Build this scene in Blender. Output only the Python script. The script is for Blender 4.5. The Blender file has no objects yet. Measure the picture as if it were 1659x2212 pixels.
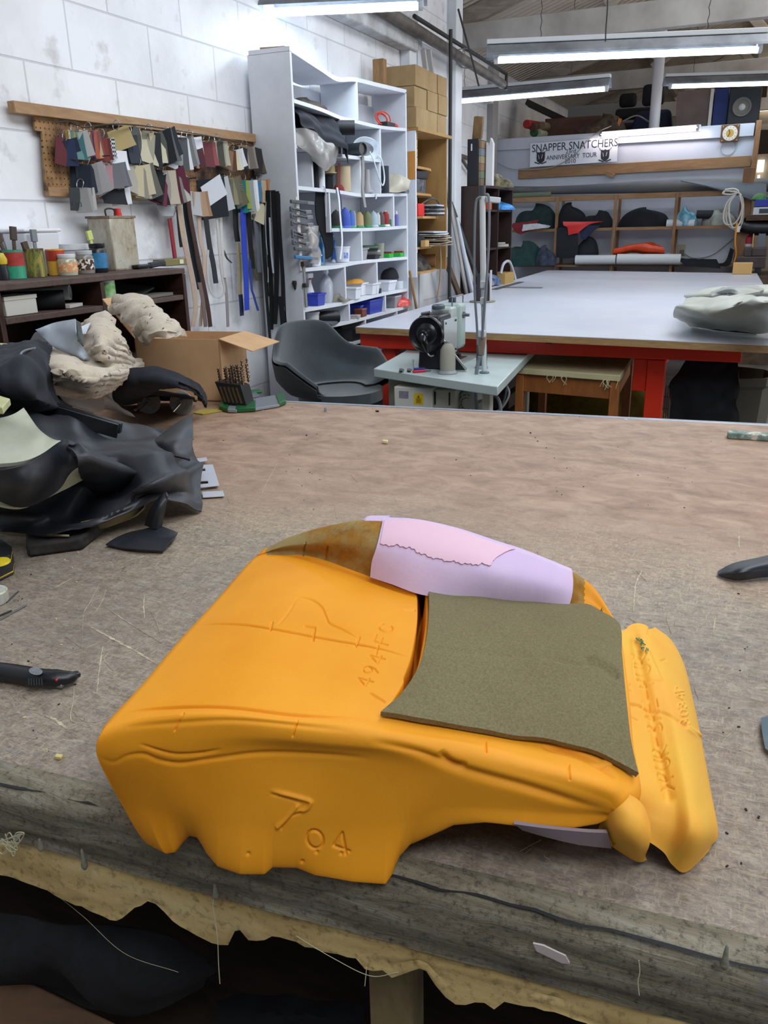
import bpy,bmesh,math,random
import numpy as np
from mathutils import Vector,Matrix,Euler
from mathutils.bvhtree import BVHTree
random.seed(7);RNG=np.random.default_rng(7)
S=bpy.context.scene;COL=S.collection
PI=math.pi
# ---------------------------------------------------------------- camera
W,HH,F,H=1659,2212,1750.0,1.4
CX,CY=W/2,HH/2
cf=Vector((-.384105,.861232,-.332779));cr=Vector((.916126,.400317,-.021394));cu=cr.cross(cf).normalized()
def _basis():
 roll=math.radians(1.3);yc=470+math.tan(roll)*(1635-CX);pitch=math.atan((CY-yc)*math.cos(roll)/F);yaw=-0.415942957
 f=Vector((math.sin(yaw)*math.cos(pitch),math.cos(yaw)*math.cos(pitch),-math.sin(pitch)))
 r=Vector((math.cos(yaw),-math.sin(yaw),0));u=r.cross(f);c,s=math.cos(roll),math.sin(roll)
 return f,r*c-u*s,u*c+r*s
cf,cr,cu=_basis()
cam=bpy.data.cameras.new('camera');co=bpy.data.objects.new('camera',cam);COL.objects.link(co)
M3=Matrix((cr,cu,-cf)).transposed();co.matrix_world=Matrix.Translation((0,0,H)) @ M3.to_4x4()
cam.sensor_fit='VERTICAL';cam.sensor_height=36;cam.lens=36*F/HH;cam.clip_start=.02;cam.clip_end=100
S.camera=co
# ---------------------------------------------------------------- world, lights, exposure
S.view_settings.view_transform='Standard';S.view_settings.look='None';S.view_settings.gamma=1
S.view_settings.exposure=0.0;S.view_settings.use_curve_mapping=False
wd=bpy.data.worlds.new('world');S.world=wd;wd.use_nodes=True
wd.node_tree.nodes['Background'].inputs[0].default_value=(.80,.90,1,1);wd.node_tree.nodes['Background'].inputs[1].default_value=1.6
S.cycles.max_bounces=6;S.cycles.diffuse_bounces=4;S.cycles.glossy_bounces=3;S.cycles.sample_clamp_indirect=4
S.cycles.use_denoising=True
def area(name,loc,rot,sx,sy,p,col=(1,1,1)):
 l=bpy.data.lights.new(name,'AREA');l.shape='RECTANGLE';l.size=sx;l.size_y=sy;l.energy=p;l.color=col
 o=bpy.data.objects.new(name,l);COL.objects.link(o);o.location=loc;o.rotation_euler=rot;return o
area('skylight_bench',(.3,2.2,3.7),(math.radians(0),math.radians(34),0),1.8,3.0,88,(.84,.92,1))
area('fill_entry',(1.2,-.5,3.9),(math.radians(27),0,math.radians(38)),2.6,1.4,84,(.93,.96,1))  # added fill lamp, unseen above and behind the camera
area('skylight_middle',(.6,5.6,3.6),(0,math.radians(8),0),2.2,3.4,62,(.9,.95,1))
area('skylight_far',(.2,11.5,3.9),(0,0,0),3.0,2.5,95,(1,.93,.84))
area('fill_roof',(6.3,8.5,1.9),(0,math.radians(112),0),2.2,4.0,130,(1,.95,.88))  # added fill lamp aimed upward to brighten the roof and loft
# ---------------------------------------------------------------- pixels to points
def ray(px,py):return cf+cr*((px-CX)/F)-cu*((py-CY)/F)
O=Vector((0,0,H))
def Z(px,py,z=.9):
 d=ray(px,py);return O+d*((z-H)/d.z)
def X(px,py,x):
 d=ray(px,py);return O+d*(x/d.x)
def Y(px,py,y):
 d=ray(px,py);return O+d*(y/d.y)
def PL(px,py,p,n):
 d=ray(px,py);n=Vector(n);return O+d*((Vector(p)-O).dot(n)/d.dot(n))
# ---------------------------------------------------------------- materials
def lin(h):
 h=h.lstrip('#');c=[int(h[i:i+2],16)/255 for i in(0,2,4)]
 return tuple((x/12.92 if x<=.04045 else((x+.055)/1.055)**2.4)for x in c)+(1,)
MC={}
class NT:
 def __init__(s,name):
  s.m=bpy.data.materials.new(name);s.m.use_nodes=True;s.t=s.m.node_tree;s.b=s.t.nodes['Principled BSDF']
  s.tc=s.t.nodes.new('ShaderNodeTexCoord')
 def n(s,ty,**k):
  n=s.t.nodes.new('ShaderNode'+ty)
  for a,v in k.items():
   if a.startswith('i_'):
    kk=a[2:];n.inputs[int(kk)if kk.isdigit()else kk].default_value=v
   else:setattr(n,a,v)
  return n
 def l(s,a,ao,b,bi):s.t.links.new(a.outputs[ao],b.inputs[bi])
 def map(s,scale=(1,1,1),rot=(0,0,0),coord='Object'):
  m=s.n('Mapping');m.inputs['Scale'].default_value=scale;m.inputs['Rotation'].default_value=rot;s.l(s.tc,coord,m,0);return m
 def noise(s,mp,sc,det=4,rough=.6,dist=0):
  n=s.n('TexNoise');n.inputs['Scale'].default_value=sc;n.inputs['Detail'].default_value=det;n.inputs['Roughness'].default_value=rough;n.inputs['Distortion'].default_value=dist
  s.l(mp,0,n,0);return n
 def ramp(s,src,so,stops,interp='LINEAR'):
  r=s.n('ValToRGB');r.color_ramp.interpolation=interp
  e=r.color_ramp.elements
  while len(e)<len(stops):e.new(.5)
  for i,(p,c)in enumerate(stops):e[i].position=p;e[i].color=c if isinstance(c,tuple)else(lin(c)if isinstance(c,str)else(c,c,c,1))
  s.l(src,so,r,0);return r
 def mix(s,fac,fo,a,ao,b,bo,blend='MIX'):
  m=s.n('Mix',data_type='RGBA',blend_type=blend)
  if fac is None:m.inputs[0].default_value=fo
  else:s.l(fac,fo,m,0)
  if a is None:m.inputs[6].default_value=ao
  else:s.l(a,ao,m,6)
  if b is None:m.inputs[7].default_value=bo
  else:s.l(b,bo,m,7)
  return m
 def base(s,n,o):s.l(n,o,s.b,'Base Color')
 def bump(s,n,o,st=.3,dist=.01,prev=None):
  b=s.n('Bump');b.inputs['Strength'].default_value=st;b.inputs['Distance'].default_value=dist;s.l(n,o,b,'Height')
  if prev:s.l(prev,0,b,'Normal')
  s.l(b,0,s.b,'Normal');return b
def M(hexc,rough=.6,metal=0,hex2=None,ns=20,bs=0,bscale=200,bd=.002,scale=(1,1,1),sheen=0,spec=.5,amt=(.35,.65),alpha=1,trans=0,emit=None,es=1,coat=0,name=None):
 key=(hexc,rough,metal,hex2,ns,bs,bscale,bd,scale,sheen,spec,amt,alpha,trans,emit,es,coat)
 if key in MC:return MC[key]
 t=NT(name or 'mat_'+hexc.strip('#'));b=t.b
 b.inputs['Base Color'].default_value=lin(hexc);b.inputs['Roughness'].default_value=rough;b.inputs['Metallic'].default_value=metal
 b.inputs['Specular IOR Level'].default_value=spec;b.inputs['Alpha'].default_value=alpha;b.inputs['Transmission Weight'].default_value=trans
 b.inputs['Coat Weight'].default_value=coat
 if sheen:b.inputs['Sheen Weight'].default_value=sheen;b.inputs['Sheen Roughness'].default_value=.6
 mp=t.map(scale)
 if hex2:
  n=t.noise(mp,ns);r=t.ramp(n,0,[(amt[0],hexc),(amt[1],hex2)]);t.base(r,0)
 if bs:
  n2=t.noise(mp,bscale,5);t.bump(n2,0,bs,bd)
 if emit:b.inputs['Emission Color'].default_value=lin(emit);b.inputs['Emission Strength'].default_value=es
 MC[key]=t.m;return t.m
# ---------------------------------------------------------------- mesh builder
def cr_spline(pts,n):
 """Catmull-Rom through pts (k,d) -> n samples, uniform in parameter"""
 p=np.asarray(pts,float);k=len(p)
 if k==2:s=np.linspace(0,1,n)[:,None];return p[0]*(1-s)+p[1]*s
 t=np.linspace(0,k-1,n);i=np.minimum(t.astype(int),k-2);f=(t-i)[:,None]
 g=lambda j:p[np.clip(j,0,k-1)]
 p0=np.where((i==0)[:,None],2*p[0]-p[1],g(i-1));p3=np.where((i==k-2)[:,None],2*p[-1]-p[-2],g(i+2));p1,p2=g(i),g(i+1)
 return .5*(2*p1+(p2-p0)*f+(2*p0-5*p1+4*p2-p3)*f*f+(3*p1-p0-3*p2+p3)*f**3)
def bez(pts,n):return[Vector(q)for q in cr_spline([tuple(p)for p in pts],n)]
def frame(d):
 d=d.normalized();a=Vector((0,0,1))if abs(d.z)<.95 else Vector((1,0,0));u=d.cross(a).normalized();return u,d.cross(u).normalized()
class MB:
 def __init__(s):s.v=[];s.f=[];s.mi=[];s.cur=0
 def add(s,vs,fs):
  o=len(s.v);s.v+=[tuple(x)for x in vs];s.f+=[tuple(o+i for i in f)for f in fs];s.mi+=[s.cur]*len(fs);return s
 def hexa(s,p):
  return s.add(p,[(3,2,1,0),(4,5,6,7),(0,1,5,4),(1,2,6,5),(2,3,7,6),(3,0,4,7)])
 def box(s,x0,x1,y0,y1,z0,z1):
  return s.hexa([(x0,y0,z0),(x1,y0,z0),(x1,y1,z0),(x0,y1,z0),(x0,y0,z1),(x1,y0,z1),(x1,y1,z1),(x0,y1,z1)])
 def cb(s,c,d,rot=(0,0,0)):
  m=Matrix.Translation(c) @ Euler(rot).to_matrix().to_4x4();x,y,z=[k/2 for k in d]
  return s.hexa([m @ Vector(p)for p in((-x,-y,-z),(x,-y,-z),(x,y,-z),(-x,y,-z),(-x,-y,z),(x,-y,z),(x,y,z),(-x,y,z))])
 def bar(s,a,b,w,h,up=(0,0,1)):
  a,b=Vector(a),Vector(b);d=(b-a).normalized();u=Vector(up);sd=d.cross(u)
  if sd.length<1e-4:sd=d.cross(Vector((1,0,0)))
  sd.normalize();u=sd.cross(d).normalized();sd*=w/2;u=u*h/2
  return s.hexa([a-sd-u,a+sd-u,b+sd-u,b-sd-u,a-sd+u,a+sd+u,b+sd+u,b-sd+u])
 def tube(s,pts,r,n=10,cap=True,flat=1.0):
  pts=[Vector(p)for p in pts];k=len(pts);rr=r if hasattr(r,'__len__')else[r]*k;vs=[];fs=[];u=None
  for i,p in enumerate(pts):
   d=(pts[min(i+1,k-1)]-pts[max(i-1,0)]);d=d.normalized()if d.length>1e-9 else Vector((0,0,1))
   if u is None:u,w=frame(d)
   else:
    u=(u-d*u.dot(d));u=u.normalized()if u.length>1e-6 else frame(d)[0];w=d.cross(u).normalized()
   for j in range(n):
    a=2*PI*j/n;vs.append(p+u*math.cos(a)*rr[i]+w*math.sin(a)*rr[i]*flat)
  for i in range(k-1):
   for j in range(n):fs.append((i*n+j,i*n+(j+1)%n,(i+1)*n+(j+1)%n,(i+1)*n+j))
  if cap:fs+=[tuple(range(n))[::-1],tuple((k-1)*n+j for j in range(n))]
  return s.add(vs,fs)
 def cyl(s,a,b,r,r2=None,n=20):return s.tube([a,b],[r,r if r2 is None else r2],n)
 def lathe(s,prof,c=(0,0,0),ax=(0,0,1),n=24,sx=1,sy=1):
  ax=Vector(ax).normalized();c=Vector(c)
  if abs(ax.z)>.999:u,w=Vector((1,0,0)),Vector((0,1,0))*(1 if ax.z>0 else-1)
  else:u,w=frame(ax);w=ax.cross(u)
  vs=[];fs=[];k=len(prof)
  for r,z in prof:
   for j in range(n):a=2*PI*j/n;vs.append(c+u*math.cos(a)*r*sx+w*math.sin(a)*r*sy+ax*z)
  for i in range(k-1):
   for j in range(n):fs.append((i*n+j,i*n+(j+1)%n,(i+1)*n+(j+1)%n,(i+1)*n+j))
  if prof[0][0]>1e-6:fs.append(tuple(range(n))[::-1])
  if prof[-1][0]>1e-6:fs.append(tuple((k-1)*n+j for j in range(n)))
  return s.add(vs,fs)
 def prism(s,poly,vec):
  vec=Vector(vec);a=[Vector(p)for p in poly];n=len(a)
  return s.add(a+[p+vec for p in a],[tuple(range(n))[::-1],tuple(range(n,2*n))]+[(i,(i+1)%n,n+(i+1)%n,n+i)for i in range(n)])
 def grid(s,g,th=0):
  g=np.asarray(g,float);m,n=g.shape[:2];idx=np.arange(m*n).reshape(m,n)
  q=np.stack([idx[:-1,:-1],idx[:-1,1:],idx[1:,1:],idx[1:,:-1]],-1).reshape(-1,4)
  if not th:return s.add(g.reshape(-1,3),q.tolist())
  du=np.gradient(g,axis=1);dv=np.gradient(g,axis=0);nn=np.cross(du,dv);nn/=np.linalg.norm(nn,axis=2,keepdims=True)+1e-12
  b=g-nn*th;N=m*n
  fs=q.tolist()+(q[:,::-1]+N).tolist()
  for e in(idx[0],idx[:,-1],idx[-1][::-1],idx[::-1,0]):
   for i in range(len(e)-1):fs.append((int(e[i+1]),int(e[i]),int(e[i])+N,int(e[i+1])+N))
  return s.add(np.concatenate([g.reshape(-1,3),b.reshape(-1,3)]),fs)
 def build(s,name,mat,parent=None,label=None,cat=None,group=None,kind=None,local=False,bev=0,smooth=35,sub=0,solid=0):
  me=bpy.data.meshes.new(name);v=np.array(s.v,float)
  o=bpy.data.objects.new(name,me)
  if parent is not None:
   o.parent=parent
   if not local:
    im=np.array(PM[parent.name].inverted());v=v @ im[:3,:3].T+im[:3,3]
   PM[o.name]=PM[parent.name].copy()
  elif not local:
   c=np.array([(v[:,0].min()+v[:,0].max())/2,(v[:,1].min()+v[:,1].max())/2,v[:,2].min()]);v=v-c;o.location=c;PM[o.name]=Matrix.Translation(c)
  else:PM[o.name]=Matrix()
  me.from_pydata(v.tolist(),[],s.f);me.validate()
  for mm in(mat if isinstance(mat,(list,tuple))else[mat]):me.materials.append(mm)
  if any(s.mi)and len(me.polygons)==len(s.mi):me.polygons.foreach_set('material_index',s.mi)
  if smooth:me.shade_smooth();me.set_sharp_from_angle(angle=math.radians(smooth))
  COL.objects.link(o)
  if bev:
   b=o.modifiers.new('b','BEVEL');b.width=bev;b.segments=2;b.limit_method='ANGLE';b.angle_limit=math.radians(40)
  if solid:q=o.modifiers.new('s','SOLIDIFY');q.thickness=solid;q.offset=-1
  if sub:q=o.modifiers.new('u','SUBSURF');q.levels=sub;q.render_levels=sub
  tag(o,label,cat,group,kind);return o
PM={}
def tag(o,label=None,cat=None,group=None,kind=None):
 for k,v in(('label',label),('category',cat),('group',group),('kind',kind)):
  if v:o[k]=v
 return o
def thing(name,label,cat,loc=(0,0,0),rz=0,group=None):
 o=bpy.data.objects.new(name,None);COL.objects.link(o);o.empty_display_size=.05
 o.location=loc;o.rotation_euler=(0,0,rz);PM[o.name]=Matrix.Translation(loc) @ Matrix.Rotation(rz,4,'Z')
 return tag(o,label,cat,group)
def copy_tree(o,loc,rz=0,label=None,parent=None,rot=None,scale=None):
 c=o.copy();COL.objects.link(c)
 if parent is None:
  c.location=loc;c.rotation_euler=rot or(0,0,rz)
  if scale:c.scale=scale
  if label:c['label']=label
 else:c.parent=parent
 for ch in list(o.children):copy_tree(ch,None,parent=c)
 return c
def patch(rows,nu=40,nv=30,fold=0,fs=9.0,seed=0,ridge=0,rn=6):
 """rows: list of rows of 3-D points (equal or unequal length) -> dense smooth grid with soft folds"""
 R=[cr_spline([tuple(p)for p in r],nu)for r in rows]
 G=np.stack([cr_spline([R[k][i]for k in range(len(R))],nv)for i in range(nu)],1)
 if fold:
  r=np.random.default_rng(seed);du=np.gradient(G,axis=1);dv=np.gradient(G,axis=0);nn=np.cross(du,dv);nn/=np.linalg.norm(nn,axis=2,keepdims=True)+1e-12
  h=np.zeros(G.shape[:2])
  for k in range(6):
   a=r.uniform(0,2*PI);w=fs*(1+k*.55)*r.uniform(.7,1.3);ph=r.uniform(0,6.3)
   h+=np.sin(w*(G[...,0]*math.cos(a)+G[...,1]*math.sin(a)+G[...,2]*.8)*6.28+ph+1.6*np.sin(w*2.1*G[...,0]+ph))/(1+k*.6)
  G=G+nn*(h*fold*.5)[...,None]
 if ridge:
  r=np.random.default_rng(seed+50);du=np.gradient(G,axis=1);dv=np.gradient(G,axis=0);nn=np.cross(du,dv);nn/=np.linalg.norm(nn,axis=2,keepdims=True)+1e-12
  V,U=np.meshgrid(np.linspace(0,1,G.shape[0]),np.linspace(0,1,G.shape[1]),indexing='ij')
  ph=V*rn+.35*np.sin(U*5+r.uniform(0,6))+.2*np.sin(U*11+V*7);h=1-np.abs((ph%1)-.5)**2.2*9
  h*=.6+.4*np.sin(U*7+V*9+r.uniform(0,6));G=G+nn*(h*ridge)[...,None]
 return G
def upz(p,py):
 """height z at which the vertical line through p is seen at picture row py"""
 q=Vector((p[0],p[1],0))-O;k=(CY-py)/F;return(k*q.dot(cf)-q.dot(cu))/(cu.z-k*cf.z)
def sc(p):return(Vector(p)-O).dot(cf)/F
# ==== materials of the setting
def mat_blocks():
 t=NT('painted_blockwork');tx=t.n('SeparateXYZ');t.l(t.tc,'Object',tx,0);cb=t.n('CombineXYZ');t.l(tx,1,cb,0);t.l(tx,2,cb,1)
 br=t.n('TexBrick');t.l(cb,0,br,0)
 for k,v in(('Scale',1),('Mortar Size',.004),('Mortar Smooth',.3),('Bias',0),('Brick Width',.44),('Row Height',.215)):br.inputs[k].default_value=v
 br.inputs['Color1'].default_value=lin('#f1f2f6');br.inputs['Color2'].default_value=lin('#e9ebf1');br.inputs['Mortar'].default_value=lin('#cfd1d8')
 mp=t.map();n=t.noise(mp,1.7,5);r=t.ramp(n,0,[(.3,'#c9c4c2'),(.62,'#ffffff')])
 n3=t.noise(mp,9,5);r3=t.ramp(n3,0,[(.25,'#a89f98'),(.42,'#ffffff')])
 a=t.mix(None,.55,br,0,r,0,'MULTIPLY');b=t.mix(None,.5,a,2,r3,0,'MULTIPLY');t.base(b,2)
 bp=t.bump(br,1,.5,.006);bp.invert=True
 n2=t.noise(mp,60,5);t.bump(n2,0,.25,.004,bp);t.b.inputs['Roughness'].default_value=.55;return t.m
def mat_wood(c1='#c08a4c',c2='#8a5a2c',sc=(3,30,30),rough=.6,name='wood'):
 key=('w',c1,c2,sc,rough)
 if key in MC:return MC[key]
 t=NT(name);mp=t.map(sc);n=t.noise(mp,1.4,6,.6,1.5);r=t.ramp(n,0,[(.3,c1),(.7,c2)]);t.base(r,0)
 n2=t.noise(mp,6,3);t.bump(n2,0,.15,.003);t.b.inputs['Roughness'].default_value=rough;MC[key]=t.m;return t.m
def mat_bench():
 t=NT('worn_particleboard');mp=t.map();mp2=t.map((14,60,30),(0,0,.5));mp3=t.map((50,12,30),(0,0,.2))
 big=t.noise(mp,6.0,8,.7,.5);cbig=t.ramp(big,0,[(.30,'#584a40'),(.42,'#85705e'),(.55,'#a38c76'),(.70,'#bfa78c')])
 fine=t.noise(mp,210,8,.75,.9);cf_=t.ramp(fine,0,[(.38,'#1d1815'),(.46,'#7b6e63'),(.54,'#a4968a'),(.61,'#e6d8c0')])
 f2=t.noise(mp,70,8,.8,.8);cf2_=t.ramp(f2,0,[(.37,'#2a2320'),(.46,'#85786d'),(.55,'#a89a8a'),(.64,'#dccdb2')])
 cmx=t.mix(None,.5,cf_,0,cf2_,0)
 m0=t.mix(None,.72,cbig,0,cmx,2);st=t.noise(t.map((40,150,60),(0,0,.55)),1,8,.75,1.2);sr=t.ramp(st,0,[(.36,'#3a3029'),(.47,'#8d7b6a'),(.55,'#a8957f'),(.64,'#e2d0b2')]);m1=t.mix(None,.42,m0,2,sr,0)
 wv=t.noise(mp2,3,7,.7,2.5);w1=t.ramp(wv,0,[(.52,0.0),(.61,1.0)]);wv3=t.noise(mp3,2.6,7,.7,3);w3=t.ramp(wv3,0,[(.53,0.0),(.62,1.0)])
 msk=t.noise(mp,3.2,3);mm=t.ramp(msk,0,[(.36,0.0),(.56,1.0)])
 mx=t.mix(None,1,w1,0,w3,0,'LIGHTEN');mx2=t.mix(None,.75,mx,2,mm,0,'MULTIPLY')
 m2=t.mix(mx2,2,m1,2,None,lin('#c9b697'))
 dk=t.noise(mp,13,8,.8,1.2);dr=t.ramp(dk,0,[(.30,1.0),(.40,0.0)]);m3=t.mix(dr,0,m2,2,None,lin('#4b4139'))
 sp=t.n('SeparateXYZ');t.l(t.tc,'Object',sp,0);wob=t.noise(mp,5,4);ad=t.n('Math',operation='MULTIPLY_ADD',i_1=.5);t.l(wob,0,ad,0);t.l(sp,1,ad,2)
 fr=t.ramp(ad,0,[(.10,0.0),(.55,1.0)])
 wn=t.noise(t.map((8,13,8),(0,0,.2)),1.5,8,.7,.6);wr=t.ramp(wn,0,[(.3,'#7f6150'),(.48,'#a08069'),(.72,'#bd9f88')])
 sp2=t.ramp(fine,0,[(.33,'#3c332c'),(.42,'#ffffff')]);wr2=t.mix(None,.7,wr,0,sp2,0,'MULTIPLY')
 m4=t.mix(fr,0,m3,2,wr2,2)
 gr=t.ramp(ad,0,[(.0,1.0),(.24,0.0)]);gr2=t.mix(None,.6,gr,0,None,(0,0,0,1));
 gn=t.noise(mp,40,7,.7);gc=t.ramp(gn,0,[(.33,'#2c2b2e'),(.5,'#5f5e60'),(.68,'#9a9894')]);m5=t.mix(gr2,2,m4,2,gc,0)
 t.base(m5,2);rr=t.ramp(fine,0,[(.3,.38),(.7,.55)]);t.l(rr,0,t.b,'Roughness')
 b1=t.bump(fine,0,.45,.0025);t.bump(dk,0,.3,.004,b1);t.b.inputs['Specular IOR Level'].default_value=.6
 return t.m
def mat_nosing():
 t=NT('worn_grey_edge');mp=t.map((3,26,26));mq=t.map()
 n=t.noise(mp,2.2,8,.7,.8);r=t.ramp(n,0,[(.3,'#5c574b'),(.5,'#99917a'),(.7,'#bdb7a6')])
 f=t.noise(mq,160,8,.8);fr=t.ramp(f,0,[(.35,'#151413'),(.5,'#ffffff')]);m=t.mix(None,.75,r,0,fr,0,'MULTIPLY')
 g=t.noise(mq,14,6,.7);gr=t.ramp(g,0,[(.55,0.0),(.7,1.0)]);m2=t.mix(gr,0,m,2,None,lin('#9c9a98'));t.base(m2,2)
 b=t.bump(f,0,.7,.004);t.bump(n,0,.8,.010,b);t.b.inputs['Roughness'].default_value=.6;return t.m
def mat_fascia():
 t=NT('peeling_tan_paint');mp=t.map((2,10,9));mq=t.map()
 n=t.noise(mp,2.5,6,.6,.6);r=t.ramp(n,0,[(.3,'#a98f5a'),(.5,'#d1b87c'),(.72,'#dcc692')])
 g=t.noise(mq,11,8,.62);gr=t.ramp(g,0,[(.33,1.0),(.345,0.0)]);m=t.mix(gr,0,r,0,None,lin('#6a4a35'));
 f=t.noise(mq,120,5);fr=t.ramp(f,0,[(.3,'#6f6552'),(.48,'#ffffff')]);m2=t.mix(None,.6,m,2,fr,0,'MULTIPLY');t.base(m2,2)
 b=t.bump(g,0,.5,.006);t.b.inputs['Roughness'].default_value=.75;return t.m
BLOCK=mat_blocks()
WHITE=M('#e2e4ea',.5,hex2='#cfd3da',ns=3,bs=.05,bscale=60)
XW=-2.25
def struct(mb,name,mat,parent=None,**k):return mb.build(name,mat,parent,kind='structure',**k)
# floor
t=NT('concrete');n=t.noise(t.map(),3,8,.7);r=t.ramp(n,0,[(.3,'#5f5b59'),(.7,'#8d8885')]);t.base(r,0);t.b.inputs['Roughness'].default_value=.55
FLOOR=t.m
b=MB().box(-3.05,7,-2.5,17,-.1,0);struct(b,'floor',FLOOR)
# left wall, with ring beam and pilaster
XV=-2.85
b=MB().box(XV-.2,XW,-2.5,6.6,0,3.32);struct(b,'wall_left',BLOCK)
b=MB().box(XV-.2,XV,6.6,17,0,3.05);struct(b,'wall_left_2',BLOCK)
BEAMW=M('#cdced3',.8,hex2='#a9a8a8',ns=8,bs=.9,bscale=22,bd=.02)
b=MB().box(XW,XW+.09,3.9,5.62,2.47,2.78);struct(b,'trim_1',BEAMW,bev=.01)
b=MB().box(XW,XW+.07,-2.5,3.2,2.75,2.95);struct(b,'trim_2',BEAMW,bev=.01)
b=MB().box(XW,XW+.07,5.52,5.64,0,3.3).box(XW,XW+.05,5.72,5.80,0,3.3);struct(b,'trim_3',WHITE,bev=.006)
b=MB().box(XW-.05,XW+.07,6.45,6.6,0,3.2);struct(b,'trim_4',WHITE,bev=.006)
b=MB().box(XV,XV+.07,9.5,9.7,0,3.0);struct(b,'trim_5',M('#9b9a99',.8),bev=.006)
b=MB().box(XV,XV+.10,6.6,9.4,2.62,2.72);struct(b,'trim_6',WHITE,bev=.006)
# wall behind the photographer and the far end wall
DULL=M('#8b8782',.8,hex2='#6f6b68',ns=2)
b=MB().box(XW-.2,7,-2.7,-2.5,0,4.5);struct(b,'wall_back',DULL)
CREAM=M('#b9ad9c',.8,hex2='#a09584',ns=1.5)
b=MB().box(-3.05,7,17,17.2,0,6);struct(b,'wall_far',CREAM)
b=MB().box(7,7.2,-2.5,17,0,.9).box(7,7.2,-2.5,17,2.9,5.2)
for y0,y1 in((-2.5,-1),(2.2,3.2),(7.0,8.0),(11.5,12.5),(16,17)):b.box(7,7.2,y0,y1,.9,2.9)
struct(b,'wall_right',CREAM)
# the roof: rises from the left wall, corrugated sheets under rafters
t=NT('corrugated_roof');sx=t.n('SeparateXYZ');t.l(t.tc,'Object',sx,0)
wv=t.n('Math',operation='SINE');mu=t.n('Math',operation='MULTIPLY',i_1=62.0);t.l(sx,1,mu,0);t.l(mu,0,wv,0);n=t.noise(t.map(),1.2,4)
r=t.ramp(n,0,[(.3,'#b8ac9d'),(.7,'#e0d5c7')]);t.base(r,0);t.bump(wv,0,1,.02);t.b.inputs['Roughness'].default_value=.6;ROOF=t.m
b=MB();sl=.33;x1=4.2;zr=3.22+sl*(x1-XW)
e=3.22-sl*.8
b.hexa([(XW-.8,-2.7,e),(x1,-2.7,zr),(x1,17.2,zr),(XW-.8,17.2,e),(XW-.8,-2.7,e+.1),(x1,-2.7,zr+.1),(x1,17.2,zr+.1),(XW-.8,17.2,e+.1)])
b.hexa([(x1,-2.7,zr),(7.2,-2.7,zr-1.0),(7.2,17.2,zr-1.0),(x1,17.2,zr),(x1,-2.7,zr+.1),(7.2,-2.7,zr-.9),(7.2,17.2,zr-.9),(x1,17.2,zr+.1)])
struct(b,'ceiling',ROOF)
# timber trusses: tie beam, rafter, web members
TIMB=mat_wood('#b0a69a','#857a6e',(2,12,12),.8,'dusty_timber');TIE=M('#bdb9b4',.8,hex2='#98928c',ns=2)
k=0
for yb,zt in((4.75,3.05),(7.6,2.92),(10.9,2.95),(14.0,2.95)):
 k+=1;b=MB().bar((XW if yb<6 else XV,yb,zt),(6.9,yb,zt),.09,.2)
 struct(b,'beam_%d'%k,TIE,bev=.005)
 b=MB();b.bar((XW-.6,yb+.05,3.16-.2),(x1,yb+.05,zr-.08),.07,.15)
 for xa,xb in((-1.3,-.5),(.1,-.5),(.1,1.2),(2.0,1.2),(2.0,3.4)):
  za=zt+.1;zb2=3.22+sl*(xb-XW)-.12
  if xa>xb:b.bar((xa,yb,za),(xb,yb,zb2),.05,.1)
  else:b.bar((xa,yb,za),(xb,yb,zb2),.05,.1)
 struct(b,'rafter_%d'%k,TIMB,bev=.004)
k=0
for xx in(-1.5,-.3,.9,2.1,3.3):
 k+=1;b=MB().box(xx-.03,xx+.03,-2.5,17,3.22+sl*(xx-XW)-.1,3.22+sl*(xx-XW));struct(b,'purlin_%d'%k,TIMB)
# ==== the workbench in front
ZB=.9
def Zf(px):
 return 1670+px*.2385
A0,A1=Z(620,869),Z(1659,919);B0,B1=Z(0,Zf(0)),Z(1659,Zf(1659))
dirf=(B1-B0).normalized();dirb=(A1-A0).normalized()
bench=thing('workbench','scarred brown-grey particleboard workbench in the foreground under the orange foam','workbench',(-.2,1.2,0))
nl,nr=B0-dirf*.85,B1+dirf*.9;fl,fr_=A0-dirb*.66,A1+dirb*.7
b=MB();b.prism([(nl.x,nl.y,.874),(nr.x,nr.y,.874),(fr_.x,fr_.y,.874),(fl.x,fl.y,.874)],(0,0,.026));b.build('top',mat_bench(),bench,bev=.003)
# metal strip at the far edge
b=MB();off=Vector((0,.006,0));b.bar(fl+off+Vector((0,0,-.004)),fr_+off+Vector((0,0,-.004)),.018,.012);b.build('edge_strip',M('#aab0ba',.4,.6,'#8e939c',8),bench,label='grey metal strip along far edge',bev=.002)
# worn nosing: a bulging, chipped lip (grid swept along the front)
N=260;prof=[(.012,.004),(.0,.003),(-.010,.000),(-.017,-.006),(-.019,-.016),(-.016,-.028),(-.018,-.040),(-.015,-.052),(-.011,-.060),(-.012,-.070),(-.004,-.073),(.012,-.073)]
g=np.zeros((len(prof),N,3));nrm=Vector((dirf.y,-dirf.x,0));L=(nr-nl).length;rr=np.random.default_rng(3)
def wob(s,seed,fr):
 q=np.random.default_rng(seed);return sum(np.sin(s*f*6.28+q.uniform(0,6.3))/(1+i*.5)for i,f in enumerate(fr))
ss=np.linspace(0,L,N)
for j,(o,z)in enumerate(prof):
 w=wob(ss,10+j//3,(1.3,3.1,7.3,13,22,37))*.0011*(0 if j in(0,)else 1)
 base=np.outer(np.ones(N),nl)+np.outer(ss,dirf);g[j]=base-np.outer(-(o*-1)+w*.0-w,nrm)*1.0
 g[j]=base+np.outer(-o+w,nrm);g[j,:,2]=ZB+z+w*.6
b=MB().grid(g[::-1]);b.build('nosing',mat_nosing(),bench,label='worn grey-brown front lip',smooth=60)
b=MB();cr_=nl+nrm*.0005;q=[]
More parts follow.
